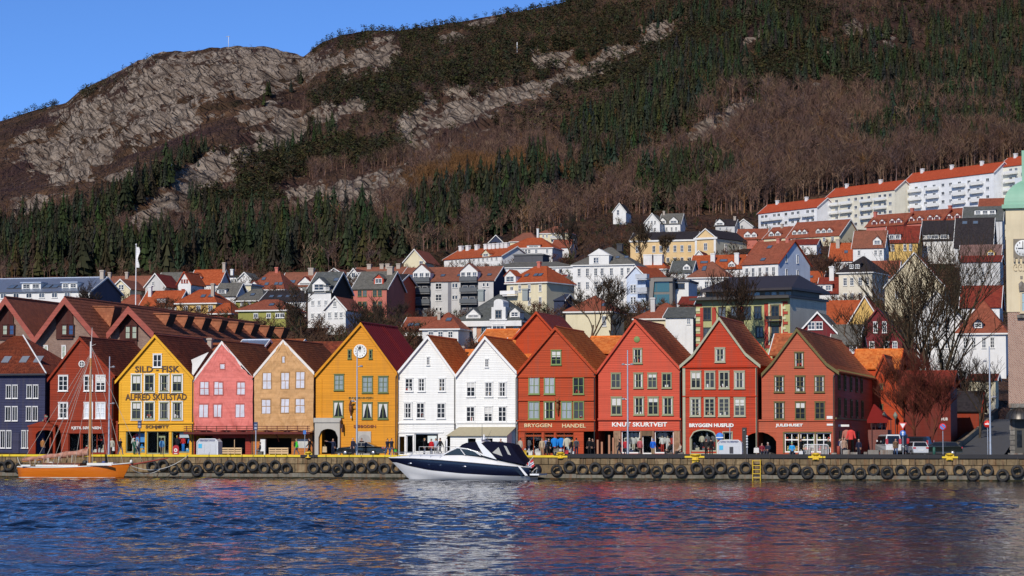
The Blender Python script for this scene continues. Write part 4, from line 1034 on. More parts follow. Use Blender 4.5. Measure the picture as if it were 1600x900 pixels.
# --- navy house at the far left
def navy_house():
 NV=paint((.035,.038,.085));Y=FY+.2
 P=lambda px,py:(atY(px,py,Y).x,atY(px,py,Y).z)
 x0,x1=P(-70,0)[0],P(77,0)[0];ze=P(0,585)[1]
 e=empty('wharf_house',((x0+x1)/2,Y,QZ),'dark navy boarded house with white framed windows at the left end of the row','house','wharf houses of the front row')
 m=MB();clap(m,lambda z:x0,lambda z:x1,QZ,ze,Y);m.face([(x1,Y,QZ),(x1,Y+12,QZ),(x1,Y+12,ze),(x1,Y,ze)]);m.face([(x0,Y+12,QZ),(x0,Y,QZ),(x0,Y,ze),(x0,Y+12,ze)]);m.face([(x1,Y+12,QZ),(x0,Y+12,QZ),(x0,Y+12,ze),(x1,Y+12,ze)]);m.build('wall',NV,e)
 Yr=Y+6;zr=atY(39,525,Yr).z;xr=atY(36,525,Yr).x
 m=MB();a,b,c,d=(x0,Y-.4,ze),(x1+.25,Y-.4,ze),(xr,Yr,zr),(x0+5,Yr,zr)
 m.slab(a,b,c,d,.12);tile_slope(m,a,b,c,d);m.slab(b,(x1+.25,Y+12.4,ze),(xr,Yr,zr),(xr,Yr,zr+.001),.1);m.slab((x1+.25,Y+12.4,ze),(x0,Y+12.4,ze),d,c,.1);m.build('roof',T_DARK,e)
 m=MB();m.tube((x1+.3,Y-.42,ze+.08),(xr,Yr,zr+.1),.09,.09,5);m.build('hip_flashing',flat((.75,.74,.72)),e)
 m=MB();m.box(x0,x1+.25,Y-.5,Y-.401,ze-.14,ze+.08);m.build('gutter',flat((.02,.02,.03)),e)
 for t,u,L in ((602,622.5,((-10,5),(16,36),(48,68))),(635.5,657.6,((-10,5),(15,36.5),(47.5,67.5))),(673,700,((8,27),(41,58)))):
  for a,b in L:
   w=(P(b,0)[0]-P(a,0)[0])/2
   for k in (.5,1.5):window(e,P(a,0)[0]+w*k,P(0,u)[1],Y-.03,w*.78,P(0,t)[1]-P(0,u)[1],2,1,WTRIM,fw=.055)
 m=MB();m.box(P(28.5,0)[0],P(38,0)[0],Y-.12,Y-.034,QZ,P(0,676)[1]);m.build('door',paint((.05,.05,.09)),e)
 for p,q in ((5,567),(33,567),(55,569)):
  t=.42;c=Vector((P(p,0)[0],Y+1.9,0));f=(c.y-(Y-.4))/(Yr-(Y-.4));z=ze+(zr-ze)*f
  m=MB();dz=(zr-ze)/(Yr-Y+.4);m.slab((c.x-.45,c.y-.5,z-.5*dz+.14),(c.x+.45,c.y-.5,z-.5*dz+.14),(c.x+.45,c.y+.5,z+.5*dz+.14),(c.x-.45,c.y+.5,z+.5*dz+.14),.1);m.build('skylight',gloss((.2,.22,.25),.1),e)
navy_house()
# ------------------------------------------------------------------ houses of the town behind
FARG=far_glass()
def roof_quad(m,a,b,c,d,t=.18,mat=0):m.slab(a,b,c,d,t,mat)
REG=[]
class TownHouse:
 """L, R, base, eave, ridge are photograph measures of the front; the house stands at distance d with real depth"""
 def __init__(s,name,label,L,R_,base,eave,ridge,kind,wall,roof,d=None,depth=None,trim=None,over=.35,rot=0.0,group='houses of the town on the slope',side=None,cat='house',inset=None,Y=None,deep=9.0,roofname='roof',roof_side=None,slant=0):
  pxc=(L+R_)/2
  d=d or (dtown(base) if Y is None else Y/(math.cos(YAW)+(pxc-800)/F*math.sin(YAW)))
  s.Y=Y if Y is not None else d*(math.cos(YAW)+(pxc-800)/F*math.sin(YAW))
  Y=s.Y
  s.x0,s.x1=atY(L,base,Y).x,atY(R_,base,Y).x
  w=s.x1-s.x0
  depth=depth or min(13,max(7,w*.75));s.depth=depth
  s.zb=atY(pxc,base,Y).z;s.ze=atY(pxc,eave,Y).z
  s.pxc=pxc
  s.trim=trim or paint((.74,.73,.69),.5,.05);s.wallm=wall;s.roofm=roof
  s.e=empty(name,((s.x0+s.x1)/2,Y,s.zb),label,cat,group);REG.append((L,R_,base,d if Y is None else d,s.x0,s.x1,Y,Y+depth))
  x0,x1,ze=s.x0,s.x1,s.ze;zl=s.zb-deep
  y0,y1=Y,Y+depth
  sm=side or wall
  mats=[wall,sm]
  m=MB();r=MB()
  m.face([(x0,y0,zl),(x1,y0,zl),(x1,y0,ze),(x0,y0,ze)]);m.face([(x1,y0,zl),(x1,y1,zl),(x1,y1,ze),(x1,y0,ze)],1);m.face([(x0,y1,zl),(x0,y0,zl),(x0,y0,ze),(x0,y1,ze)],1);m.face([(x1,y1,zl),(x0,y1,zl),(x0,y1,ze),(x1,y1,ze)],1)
  o=over
  if kind=='X':
   ym=Y+depth/2;zr=atY(pxc,ridge,ym).z
   for x in (x0,x1):
    q=[(x,y0,ze),(x,y1,ze),(x,ym,zr-.05)];m.face(q if x==x1 else q[::-1],1)
   k=(zr-ze)/(depth/2)
   r.slab((x0-o,y0-o,ze-o*k),(x1+o,y0-o,ze-o*k),(x1+o,ym,zr),(x0-o,ym,zr),.16);r.slab((x1+o,y1+o,ze-o*k),(x0-o,y1+o,ze-o*k),(x0-o,ym,zr),(x1+o,ym,zr),.16)
   r.tube((x0-o,ym,zr),(x1+o,ym,zr),.12,None,5)
   s.slope=lambda f,xx:(xx,y0-o+(ym-y0+o)*f,ze-o*k+(zr-ze+o*k)*f);s.k=k
   s.barge=[]
   for xx in (x0-o-.04,x1+o+.04):
    for (ya,za),(yb,zb_) in (((y0-o,ze-o*k),(ym,zr)),((y1+o,ze-o*k),(ym,zr))):
     b=MB();s.barge.append(b);p=[(xx-.05,ya,za-.22),(xx-.05,yb,zb_-.22),(xx-.05,yb,zb_+.06),(xx-.05,ya,za+.06)];q=[(x+.1,y,z) for x,y,z in p]
     b.face(p);b.face(q[::-1])
     for i in range(4):j=(i+1)%4;b.face([p[j],p[i],q[i],q[j]])
  elif kind=='Y':
   xm=(x0+x1)/2;zr=atY(pxc,ridge,Y).z
   m.face([(x0,y0,ze),(x1,y0,ze),(xm,y0,zr-.05)]);m.face([(x1,y1,ze),(x0,y1,ze),(xm,y1,zr-.05)],1)
   k=(zr-ze)/(w/2)
   r.slab((x0-o,y1+o,ze-o*k),(x0-o,y0-o,ze-o*k),(xm,y0-o,zr),(xm,y1+o,zr),.16);r.slab((x1+o,y0-o,ze-o*k),(x1+o,y1+o,ze-o*k),(xm,y1+o,zr),(xm,y0-o,zr),.16)
   s.k=k;s.barge=[];yy=y0-o-.06
   for sg in (-1,1):
    b=MB();s.barge.append(b);xa=xm+sg*(w/2+o);p=[(xa,yy,ze-o*k-.25),(xm,yy,zr-.25),(xm,yy,zr+.06),(xa,yy,ze-o*k+.06)]
    if sg>0:p=p[::-1]
    q=[(x,y+.1,z) for x,y,z in p];b.face(p);b.face(q[::-1])
    for i in range(4):j=(i+1)%4;b.face([p[j],p[i],q[i],q[j]])
   s.slope=lambda f,yy_:(x1+o+(xm-x1-o)*f,yy_,ze-o*k+(zr-ze+o*k)*f)
  elif kind=='H':
   ym=Y+depth/2;zr=atY(pxc,ridge,ym).z;ins=inset if inset is not None else min(w*.35,depth*.5)
   k=(zr-ze)/(depth/2);zz=ze-.05
   A,B,C_,D=(x0-o,y0-o,zz),(x1+o,y0-o,zz),(x1+o,y1+o,zz),(x0-o,y1+o,zz);P,Q=(x0+ins,ym,zr),(x1-ins,ym,zr)
   if w-2*ins<.2:P=((x0+x1)/2-.1,ym,zr);Q=((x0+x1)/2+.1,ym,zr)
   U=lambda p,q:math.dist(p,q)
   r.face([A,B,Q,P],0,[(0,0),(U(A,B),0),(U(A,B)-ins,U(B,Q)),(ins,U(B,Q))]);r.face([B,C_,Q],0,[(0,0),(U(B,C_),0),(U(B,C_)/2,U(B,Q))]);r.face([C_,D,P,Q],0,[(0,0),(U(A,B),0),(U(A,B)-ins,U(B,Q)),(ins,U(B,Q))]);r.face([D,A,P],0,[(0,0),(U(B,C_),0),(U(B,C_)/2,U(B,Q))])
   r.face([D,C_,B,A]);
   for p,q in ((P,Q),(A,P),(B,Q),(C_,Q),(D,P)):r.tube(p,q,.1,None,4)
   b=MB();b.box(x0-o-.05,x1+o+.05,y0-o-.06,y0-o-.005,zz-.22,zz-.01);b.box(x1+o-.05,x1+o+.06,y0-o,y1+o,zz-.22,zz-.01);s.barge=[b];s.k=k
   s.slope=lambda f,xx:(xx,y0-o+(ym-y0+o)*f,zz+(zr-zz)*f)
  else:
   zr=ze;r.box(x0-.3,x1+.3,y0-.3,y1+.3,ze,ze+.35);r.box(x0+.5,x1-.5,y0+.5,y1-.5,ze+.36,ze+.5);s.barge=[];s.k=0;s.slope=lambda f,xx:(xx,y0+depth*f,ze+.5)
  s.zr=zr
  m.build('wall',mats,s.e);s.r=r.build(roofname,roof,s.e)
  for b in s.barge:b.build('eaves_board',s.trim,s.e)
  if rot:s.e.rotation_euler.z=R(rot)
  if slant:s.e.rotation_euler.z=-R(slant);s.e.scale.x=1/math.cos(R(slant))
 def X(s,px):return atY(px,500,s.Y).x
 def Z(s,py):return atY(s.pxc,py,s.Y).z
 def grid(s,cols,rows,ww,nc=2,nr=2,fmat=None,g=None,fw=.09):
  """windows centred on the columns COLS (photo x), one row for each (top, bottom) in ROWS"""
  for t,u in rows:
   z1,z0=s.Z(t),s.Z(u)
   for c in cols:
    w=(atY(c+ww/2,500,s.Y).x-atY(c-ww/2,500,s.Y).x)
    window(s.e,s.X(c),z0,s.Y-.01,w,z1-z0,nc,nr,fmat or s.trim,g or FARG,fw=fw,mw=.06)
  return s
 def sidewin(s,ys,rows,w=1.1,nc=2,nr=2,fmat=None):
  for t,u in rows:
   z1,z0=s.Z(t),s.Z(u)
   for f in ys:window(s.e,s.x1+.01,z0,s.Y+s.depth*f,w,z1-z0,nc,nr,fmat or s.trim,FARG,rot=R(90),fw=.09,mw=.06)
  return s
 def chimney(s,*spots,w=.65,h=1.0,mat=None):
  for px,f in spots:
   p=s.slope(f,s.X(px));m=MB();m.box(p[0]-w/2,p[0]+w/2,p[1]-w/2,p[1]+w/2,p[2]-.8,s.zr+h);m.box(p[0]-w/2-.1,p[0]+w/2+.1,p[1]-w/2-.1,p[1]+w/2+.1,s.zr+h-.25,s.zr+h-.05);m.build('chimney',mat or render_wall((.42,.36,.30)),s.e)
  return s
 def skylights(s,*spots,w=.9,h=1.1):
  for px,f in spots:
   x,y,z=s.slope(f,s.X(px));n=Vector((0,-s.k,1)).normalized();u=Vector((0,1,s.k)).normalized()*h/2;c=Vector((x,y,z))+n*.12
   m=MB();dx=Vector((w/2,0,0));m.slab(c-dx-u,c+dx-u,c+dx+u,c-dx+u,.16);o=m.build('skylight',flat((.05,.05,.06)),s.e)
   m=MB();dx*=.82;u*=.82;c+=n*.01;m.face([c-dx-u,c+dx-u,c+dx+u,c-dx+u]);m.build('pane',gloss((.10,.14,.2),.08),o)
  return s
 def dormer(s,px,f,w,h,wall=None,roof=None,gable=True,nwin=1,d=2.6):
  if nwin<3:w*=.74;h*=.72
  x,y,z=s.slope(f,s.X(px));wall=wall or s.trim;roof=roof or s.roofm
  m=MB();m.box(x-w/2,x+w/2,y,y+d,z-.3,z+h);gh=w*.42 if gable else 0
  if gable:m.prism([(x-w/2,z+h+.001),(x+w/2,z+h+.001),(x,z+h+gh)],y,y+d)
  o=m.build('dormer',wall,s.e);m=MB()
  if gable:
   m.slab((x-w/2-.2,y+d,z+h-.15),(x-w/2-.2,y-.25,z+h-.15),(x,y-.25,z+h+gh+.08),(x,y+d,z+h+gh+.08),.1);m.slab((x+w/2+.2,y-.25,z+h-.15),(x+w/2+.2,y+d,z+h-.15),(x,y+d,z+h+gh+.08),(x,y-.25,z+h+gh+.08),.1)
  else:m.box(x-w/2-.2,x+w/2+.2,y-.3,y+d,z+h+.002,z+h+.18)
  m.build('dormer_roof',roof,o)
  ww=w/nwin
  for i in range(nwin):
   f_,g_=win_meshes(q5(ww*.72),q5(h*.72),2,2,s.trim if wall is not s.trim else paint((.5,.5,.48),.5,.05),FARG,fw=.09,mw=.06)
   wo=place('window',f_,o,(x-w/2+ww*(i+.5),y-.01,z+h*.12));place('pane',g_,wo,(x-w/2+ww*(i+.5),y-.01,z+h*.12))
  return s
 def balcony(s,px,t,w,zt,mat,rail=None,dep=1.3,n=6):
  """a balcony slab with railing whose floor is at photo height t"""
  x,z=s.X(px),s.Z(t);m=MB();y=s.Y
  m.box(x-w/2,x+w/2,y-dep,y-.02,z-.15,z);o=m.build('balcony',mat,s.e)
  m=MB();m.box(x-w/2,x+w/2,y-dep-.04,y-dep+.02,z+.15,z+zt);m.box(x-w/2,x-w/2+.05,y-dep+.03,y-.03,z+.15,z+zt);m.box(x+w/2-.05,x+w/2,y-dep+.03,y-.03,z+.15,z+zt);m.build('railing',rail or mat,o)
  return s
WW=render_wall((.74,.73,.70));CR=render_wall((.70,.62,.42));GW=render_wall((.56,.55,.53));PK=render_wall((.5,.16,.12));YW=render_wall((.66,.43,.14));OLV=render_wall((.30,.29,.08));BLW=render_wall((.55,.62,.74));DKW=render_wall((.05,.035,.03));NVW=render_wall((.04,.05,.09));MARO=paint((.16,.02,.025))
RT_O=tiles((.30,.058,.018),(.42,.095,.032),(.16,.05,.02),.3,bump=.3);RT_R=tiles((.22,.06,.032),(.31,.09,.05),(.10,.04,.025),.4,bump=.3);RT_B=tiles((.20,.075,.045),(.28,.10,.06),(.09,.05,.035),.4,bump=.3);RT_G=tiles((.10,.095,.085),(.16,.15,.13),(.07,.07,.05),.4,bump=.3);RT_D=tiles((.020,.016,.018),(.038,.030,.032),(.03,.03,.03),.3,bump=.3);RT_DR=tiles((.16,.022,.015),(.24,.04,.022),(.06,.03,.02),.35,bump=.3);RT_S=tiles((.075,.08,.08),(.12,.125,.12),(.07,.075,.05),.5,bump=.3)
T=lambda *a,**k:TownHouse('town_house',*a,**k)
def back_row():
 g='houses behind the front row'
 bd=dict(group=g,deep=12)
 T('low brown tiled roof behind the pink wrapped house',297,362,600,557,537,'X',BR_RED,T_BRN,Y=284,depth=9,**bd).chimney((316,.6),w=.5,h=.6)
 T('low roof of pale blue grey sheet metal between the two wrapped houses',365,399,600,555,531,'X',BR_RED,metal((.42,.48,.58),.5),Y=287,depth=8,**bd)
 T('dark red tiled roof behind the left eave of the beige wrapped house',405,452,600,557,531,'X',BR_RED,T_BRN,Y=288,depth=9,**bd)
 T('dark red tiled roof between the beige wrapped house and the ochre house',455,530,600,580,535,'X',BR_RED,T_DARK,Y=284.5,depth=12,**bd)
 T('low orange tiled roof with pale boards behind the two white houses',690,735,600,566,547,'X',WHITE,T_ORG,Y=282,depth=7,**bd).chimney((717,.5),w=.45,h=.4)
 T('small orange tiled roof above the right white house',752,796,570,530,515,'X',BR_RED,T_ORG,Y=292,depth=7,**bd)
 T('red boarded gable rising behind the white house and BRYGGEN HANDEL',806,872,600,524,487,'Y',HAN,RT_DR,Y=284,depth=12,trim=HAN,**bd)
 T('red boarded house with a tiled roof in the gap behind BRYGGEN HANDEL and KNUT SKURTVEIT',915,962,600,549,526,'X',HAN,T_ORG,Y=286,depth=9,trim=HAN,**bd)
 T('orange tiled roof with pale eave boards between the right white house and BRYGGEN HANDEL',783,835,600,560,528,'X',BR_RED,T_ORG,Y=283,depth=9,**bd)
 T('short brown tiled roof with a pale flashing between the scarlet and the salmon houses',1207,1250,600,552,522,'X',BR_RED,T_MOSS,Y=288,depth=8,**bd)
 T('red boarded sheds with an orange tiled roof behind the side wall of JULEHUSET',1336,1402,640,573,546,'X',HAN,T_ORG,Y=308,depth=8,trim=HAN,**bd)
 h=T('red boarded house sloping down beside the passage right of JULEHUSET',1352,1412,708,620,553,'Y',HAN,T_MOSS,Y=302,depth=8,trim=HAN,**bd);h.grid([1376],[(600,608),(632,640)],6,1,1,OLIVE)
 h=T('wide shaded red boarded building behind the bare tree lettered HUB',1408,1486,708,600,580,'X',paint((.15,.024,.016)),RT_DR,Y=303,depth=9,trim=BR_RED,**bd);text(h.e,'HUB',1471,652.5,1481,657,h.Y-.04,LETTER_W,.02)  # shade of the lane painted in as a darker red
 T('dark wooden shed roof behind the hill road wall',1490,1530,700,640,612,'X',BR_RED,RT_D,Y=318,depth=8,trim=BR_RED,**bd)
back_row()
# --- the long brick hotel with three gables and saw-tooth dormers
def hotel():
 n=N('brown_brick');n.set(Roughness=.9)
 br=n.n('TexBrick');br.inputs['Scale'].default_value=1.0;br.inputs['Brick Width'].default_value=.25;br.inputs['Row Height'].default_value=.085;br.inputs['Mortar Size'].default_value=.012
 n.l(n.coord('UV'),br.inputs['Vector']);br.inputs['Color1'].default_value=(.20,.105,.075,1);br.inputs['Color2'].default_value=(.32,.19,.135,1);br.inputs['Mortar'].default_value=(.26,.22,.19,1)
 v=n.noise(.5,n.coord(),5.0);n.color(n.mix(n.ramp(v,[(.4,0),(.7,.5)]),br.outputs['Color'],(.12,.065,.05)));n.bump(br.outputs['Fac'],-.3,.01)
 barge=paint((.36,.095,.07));pan=paint((.075,.022,.018));tl=tiles((.19,.058,.032),(.28,.088,.045),(.09,.04,.025),.4)
 g=empty('brick_hotel',(atY(107,600,289).x,289,QZ),'long brown brick building with three red edged gables and saw-tooth dormers behind the front row','building')
 for k,(xl,xp,xr,ye,yp,Y,ln) in enumerate(((-31,14.4,59.5,527,465,289,46),(59.5,107,164,529,465,289,46),(175,206,246,521,480,291.5,44))):
  P=lambda px,py:(atY(px,py,Y).x,atY(px,py,Y).z)
  a,b,c=P(xl,ye),P(xp,yp),P(xr,ye+(4 if k==1 else 0))
  if k==2:a=P(172,522)
  m=MB();m.face([(a[0],Y,QZ),(c[0],Y,QZ),(c[0],Y,c[1]),(b[0],Y,b[1]-.1),(a[0],Y,a[1])]);m.face([(c[0],Y,QZ),(c[0],Y+ln,QZ),(c[0],Y+ln,c[1]),(c[0],Y,c[1])]);m.build('wall',n.mat,g)
  m=MB();m.slab((a[0],Y+ln,a[1]),(a[0],Y-1.1,a[1]),(b[0],Y-1.1,b[1]),(b[0],Y+ln,b[1]),.12);m.slab((c[0],Y-1.1,c[1]),(c[0],Y+ln,c[1]),(b[0],Y+ln,b[1]),(b[0],Y-1.1,b[1]),.12)
  if k:tile_slope(m,(c[0],Y-1.1,c[1]),(c[0],Y+ln,c[1]),(b[0],Y+ln,b[1]),(b[0],Y-1.1,b[1]),.56,.55)
  m.tube((b[0],Y-1.1,b[1]+.03),(b[0],Y+ln,b[1]+.03),.14,None,6);m.build('roof',tl,g)
  for p,q in ((a,b),(c,b)):
   m=MB();h_=.85;pts=[(p[0],p[1]-h_),(q[0],q[1]-h_),(q[0],q[1]+.08),(p[0],p[1]+.08)]
   if p is c:pts=pts[::-1]
   m.prism(pts,Y-1.2,Y-1.1+.05);m.build('bargeboard',barge,g)
  wpx=13 if k<2 else 13.5
  x0,x1=P(xp-wpx,0)[0],P(xp+wpx,0)[0];zb=P(0,531 if k<2 else 548)[1];zs=min(interp(x0,sorted([a,b])),interp(-x1,sorted([(-c[0],c[1]),(-b[0],b[1])])))-.5
  m=MB();m.prism([(x0,zb),(x1,zb),(x1,zs),(b[0],b[1]-.6),(x0,zs)],Y-.2,Y-.002);m.build('gable_panel',pan,g)
  t,u=(507,524) if k<2 else (509,530)
  for s in (-5.2,5.2):
   q0,q1=P(xp+s-4.6,u),P(xp+s+4.6,t);window(g,(q0[0]+q1[0])/2,q0[1],Y-.21,q1[0]-q0[0],q1[1]-q0[1],1,2,pan,pale_glass((.42,.46,.34)) if k==2 or s<0 else gloss((.03,.06,.16),.1),fw=.12)
  for px in ((72,100) if k==1 else (34,) if k==0 else ()):
   q0,q1=P(px-3.5,560),P(px+3.5,540);window(g,(q0[0]+q1[0])/2,q0[1],Y-.01,q1[0]-q0[0],q1[1]-q0[1],1,2,WTRIM,pale_glass((.42,.46,.34)))
  if k:
   nd=8 if k==2 else 1
   tm=tiles((.30,.10,.05),(.40,.15,.075),(.08,.04,.025),.4)
   for i in range(nd):
    y=Y+5.5+i*6.0
    L_=lambda f:(c[0]+(b[0]-c[0])*f,c[1]+(b[1]-c[1])*f)
    T0,C_=L_(.86),L_(.36);hz=T0[1]-.05;xo=C_[0]+.6;w=2.3
    m=MB();m.slab((xo,y-.15,hz),(xo,y+w,hz),(T0[0],y+w,hz+.06),(T0[0],y-.15,hz+.06),.12)
    m.face([(T0[0],y,hz),(C_[0],y,C_[1]),(xo,y,hz-.12)]);m.face([(xo,y+w,hz-.12),(C_[0],y+w,C_[1]),(T0[0],y+w,hz)])
    o=m.build('dormer',tm,g)
    m=MB();m.face([(C_[0],y+.03,C_[1]),(C_[0],y+w-.03,C_[1]),(xo-.06,y+w-.03,hz-.14),(xo-.06,y+.03,hz-.14)]);m.build('dormer_window',flat((.008,.008,.009),.5),o)
hotel()
def town():
 P=dict
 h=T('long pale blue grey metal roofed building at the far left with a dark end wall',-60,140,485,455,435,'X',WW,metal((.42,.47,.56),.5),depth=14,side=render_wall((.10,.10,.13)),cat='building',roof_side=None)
 h.skylights((10,.35),(22,.35),(66,.35),(78,.35),(88,.45),w=1.3,h=2).grid([5,25,45,65,85,105],[(458,466)],9,2,1);h.dormer(44,.2,5,1.5,gable=False,nwin=2);h.dormer(104,.2,4,1.4,gable=False,nwin=2);h.chimney((137,.9),w=.7,h=1.2)
 h=T('small cream house with a green banded gable left of the flagpole',174,203,466,450,436,'Y',CR,RT_B,d=560,depth=9);h.grid([187,191],[(445,453)],4,1,2);h.chimney((187,.95),mat=render_wall((.55,.35,.25)))
 T('long brown tiled roof left of the flagpole behind the cream gable',157,232,468,453,432,'X',CR,RT_B,d=580).chimney((160,.9),(187,.9),h=1.0)
 h=T('grey stone gabled house right of the flagpole',227,258,462,446,427,'Y',GW,RT_DR,d=565,depth=9);h.grid([239],[(440,446)],4);h.chimney((238,.98),w=.7)
 T('long low grey green slate roof behind the grey stone gable',245,292,462,448,426,'X',WW,RT_G,d=590)
 h=T('white gabled house with slit windows and a white balcony, orange roof on its right',278,298,467,441,424,'Y',WW,RT_O,d=555,depth=8,trim=RT_DR and HAN);h.grid([284,288,292],[(437,442)],2.4,1,1).grid([286],[(452,457)],5);h.chimney((291,.9),w=.6)
 h=T('bright orange roofed house with a white dormer front and grey end wall',297,342,466,443,422,'X',WW,RT_O,d=570,side=GW);h.balcony(306,449,2.6,1,WTRIM).dormer(306,.25,2.6,1.6).chimney((342,.9),h=1.6)
 h=T('low orange red roof just right of the white flag',220,276,482,476,455,'X',WW,RT_O,d=500,depth=8);h.dormer(250,.2,2.4,1.2,gable=False,nwin=2).chimney((226,.7),mat=WW)
 T('small dark red hip roof under the flagpole',180,222,486,480,461,'H',WW,RT_R,d=520)
 h=T('yellow house with a bright orange hip roof and two skylights',276,337,490,473,453,'H',YW,RT_O,d=470,depth=9);h.grid([290,310,329],[(478,487)],7,2,1).skylights((311,.5),(323,.5)).chimney((326,.5),w=.6)
 T('small bright orange hip roof below the yellow house',328,359,496,489,474,'H',BR_RED,RT_O,d=445,depth=7)
 h=T('white house with a dark grey roof and bright metal dormers',336,368,482,461,443,'X',WW,RT_G,d=530);h.grid([347,358],[(469,476)],4).dormer(345,.2,2.6,1.3,gable=False)
 h=T('white stepped gable with a tall white chimney in front of the wood',372,392,442,435,425,'Y',WW,RT_G,d=640,depth=7);h.chimney((381,.96),h=1)
 h=T('flat white box house with a row of dark windows beside the stepped gable',350,373,444,433,433,'F',WW,RT_D,d=650,depth=8);h.grid([356,363,369],[(436,441)],5);h.chimney((357,.3),w=.7,h=2.2,mat=WW)
 h=T('cream plastered block with a flat cornice in front of the wood',368,392,470,446,446,'F',CR,GW,d=540,depth=7);h.grid([378,386],[(453,458)],3.5)
 h=T('large red brown hip roof with four skylights and a red chimney',388,443,460,452,425,'H',WW,RT_R,d=560,depth=11);h.skylights((404,.6),(413,.3),(428,.3),(435,.3)).chimney((419,.98),mat=PK).dormer(396,.1,2.6,1.0)
 h=T('olive walled house with a grey brown hip roof',368,412,484,469,452,'H',OLV,RT_G,d=500,depth=9);h.grid([378,390],[(472,478)],5).skylights((389,.5))
 h=T('dark slate roofed house with skylights and half white half yellow walls',408,478,492,469,455,'X',WW,RT_D,d=485,depth=9,side=YW);h.grid([452,463],[(475,482)],6).skylights((419,.45),(432,.45),(445,.45),(456,.45))
 h=T('olive green house with a red brown hip roof and small white windows',372,447,507,484,469,'H',OLV,RT_R,d=430,depth=9);h.grid([400,420,434,441],[(490,497)],7,2,1);h.skylights((418,.5))
 h=T('terracotta roofed house with a small red hipped front in front of the wood',440,492,460,446,426,'X',WW,RT_B,d=580);h.grid([468,474,480],[(450,457)],4).skylights((452,.35),(456,.35)).dormer(476,.12,4.6,.7,roof=RT_DR).chimney((479,.95),w=1.2)
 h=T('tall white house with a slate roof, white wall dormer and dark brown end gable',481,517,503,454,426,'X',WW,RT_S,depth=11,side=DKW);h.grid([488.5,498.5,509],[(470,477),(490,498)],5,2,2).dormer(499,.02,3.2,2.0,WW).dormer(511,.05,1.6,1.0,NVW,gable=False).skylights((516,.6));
 h=T('small white plain gabled house with a red roof beside the tall slate roofed one',508,540,502,481,463,'Y',WW,RT_R,depth=9,d=416);h.grid([515,525,533],[(488,497)],5).grid([523],[(471,479)],5).chimney((534,.8),mat=WW)
 h=T('white house with a fully glazed gable and balcony at the edge of the wood',539,566,447,436,419,'Y',WW,RT_B,d=600,depth=9);h.grid([545,552,559],[(426,434),(437,442)],6,2,1).balcony(552,443,3.6,.9,WTRIM)
 T('long terracotta roof in front of the dark wood right of the glazed gable',550,626,442,433,418,'X',WW,RT_B,d=650,depth=9).chimney((569,.95),(589,.95),(598,.95),(615,.95),w=1.0,h=.9)
 T('small white gable with a red roof in front of the dark wood',513,532,432,425,419,'Y',WW,RT_B,d=690,depth=8)
 h=T('pinkish red house with a grey mansard roof and a red dormer',552,604,494,450,425,'X',PK,RT_G,d=500,depth=12);h.grid([562,570,585.5,593.5],[(453,463),(471.5,482)],6,2,2,DKGREEN).dormer(588,.28,2.6,1.7,KNU).skylights((578,.55)).chimney((597,.9),w=1.1)
 h=T('narrow red house with stacked balconies left of the big grey apartment house',605,624,486,441,429,'X',KNU,RT_D,d=510,depth=11);h.grid([615],[(433,444),(453,461),(472,480)],9,2,1).balcony(615,448,1.8,.9,KNU).balcony(615,467,1.8,.9,KNU)
 h=T('large pale grey apartment house with two tiers of dark recessed balconies under white gables',623.5,771,502,438,418,'X',render_wall((.55,.54,.52)),RT_B,d=520,depth=13,side=NVW,cat='apartment house')  # navy end wall: its shade is put into the colour
 h.grid([633.5,638],[(444,451),(462,469)],4,1,1,fw=.06).grid([685.3],[(442.5,452),(460,470)],10,2,2).grid([682.5,688.5],[(480,486)],4,1,1).grid([708.5,713],[(443,450),(462,468)],4,1,1,fw=.06).grid([756,762],[(443,449)],4,1,1)
 for c in (659,733):
  x0,x1=h.X(c-13.5),h.X(c+13.5);m=MB();m.box(x0,x1,h.Y-.05,h.Y-.015,h.zb-1,h.Z(440));o=m.build('balcony_recess_shade',flat((.015,.016,.02)),h.e)  # flat dark panel, paints the shade of a recess
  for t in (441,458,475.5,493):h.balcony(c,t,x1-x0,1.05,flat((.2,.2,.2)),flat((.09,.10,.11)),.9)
  h.dormer(c,.02,x1-x0,2.0,paint((.7,.69,.66),.5,.05),nwin=3)
  for t in (447,464.5,482):
   for dx in (-6,5):window(h.e,h.X(c+dx),h.Z(t+8),h.Y-.06,1.1,h.Z(t)-h.Z(t+8),1,1,flat((.3,.3,.3)),FARG)
 h.skylights((637,.4),(687,.4),(713,.4),(760,.4));m=MB();x=h.X(702.5);m.box(x-.35,x+.35,h.Y-.06,h.Y-.011,h.zb-1,h.ze);m.build('rain_pipe',flat((.16,.16,.18)),h.e)
 h=T('pale yellow blank gable house at the left end of the orange terrace',631,664,425,408,389,'Y',CR,RT_R,d=690,depth=14);h.grid([658],[(408,415)],6)
 h=T('long white terrace with a continuous orange roof and many chimneys',685,792,418,402,389,'X',WW,RT_O,d=740,depth=12,cat='terrace',slant=30);h.grid([700,708,716,724,733,741,750,758,766,774,783],[(404,409)],4).chimney(*[(p,.98) for p in (690,703,720,737,745,752,760,768,775)],w=1,h=1.3,mat=WW);h.skylights((750,.3),(756,.3));h.dormer(764,.02,3.4,1.4,CR)
 h=T('white villa with an orange hip roof at the right end of the long terrace',791,863,409,387,372,'H',WW,RT_O,d=760,depth=13);h.grid([800,809,817,822,827,838,855],[(389.5,396)],4).grid([800,817,827,838,855],[(399,405)],4).dormer(834,.02,5.5,1.0,WW,gable=False).balcony(799,400,3,1,GW)
 T('terracotta hip roof on a cream house behind the white villa',797,838,384,377,364,'H',CR,RT_B,d=850,depth=12).chimney((838,.4),mat=WW)
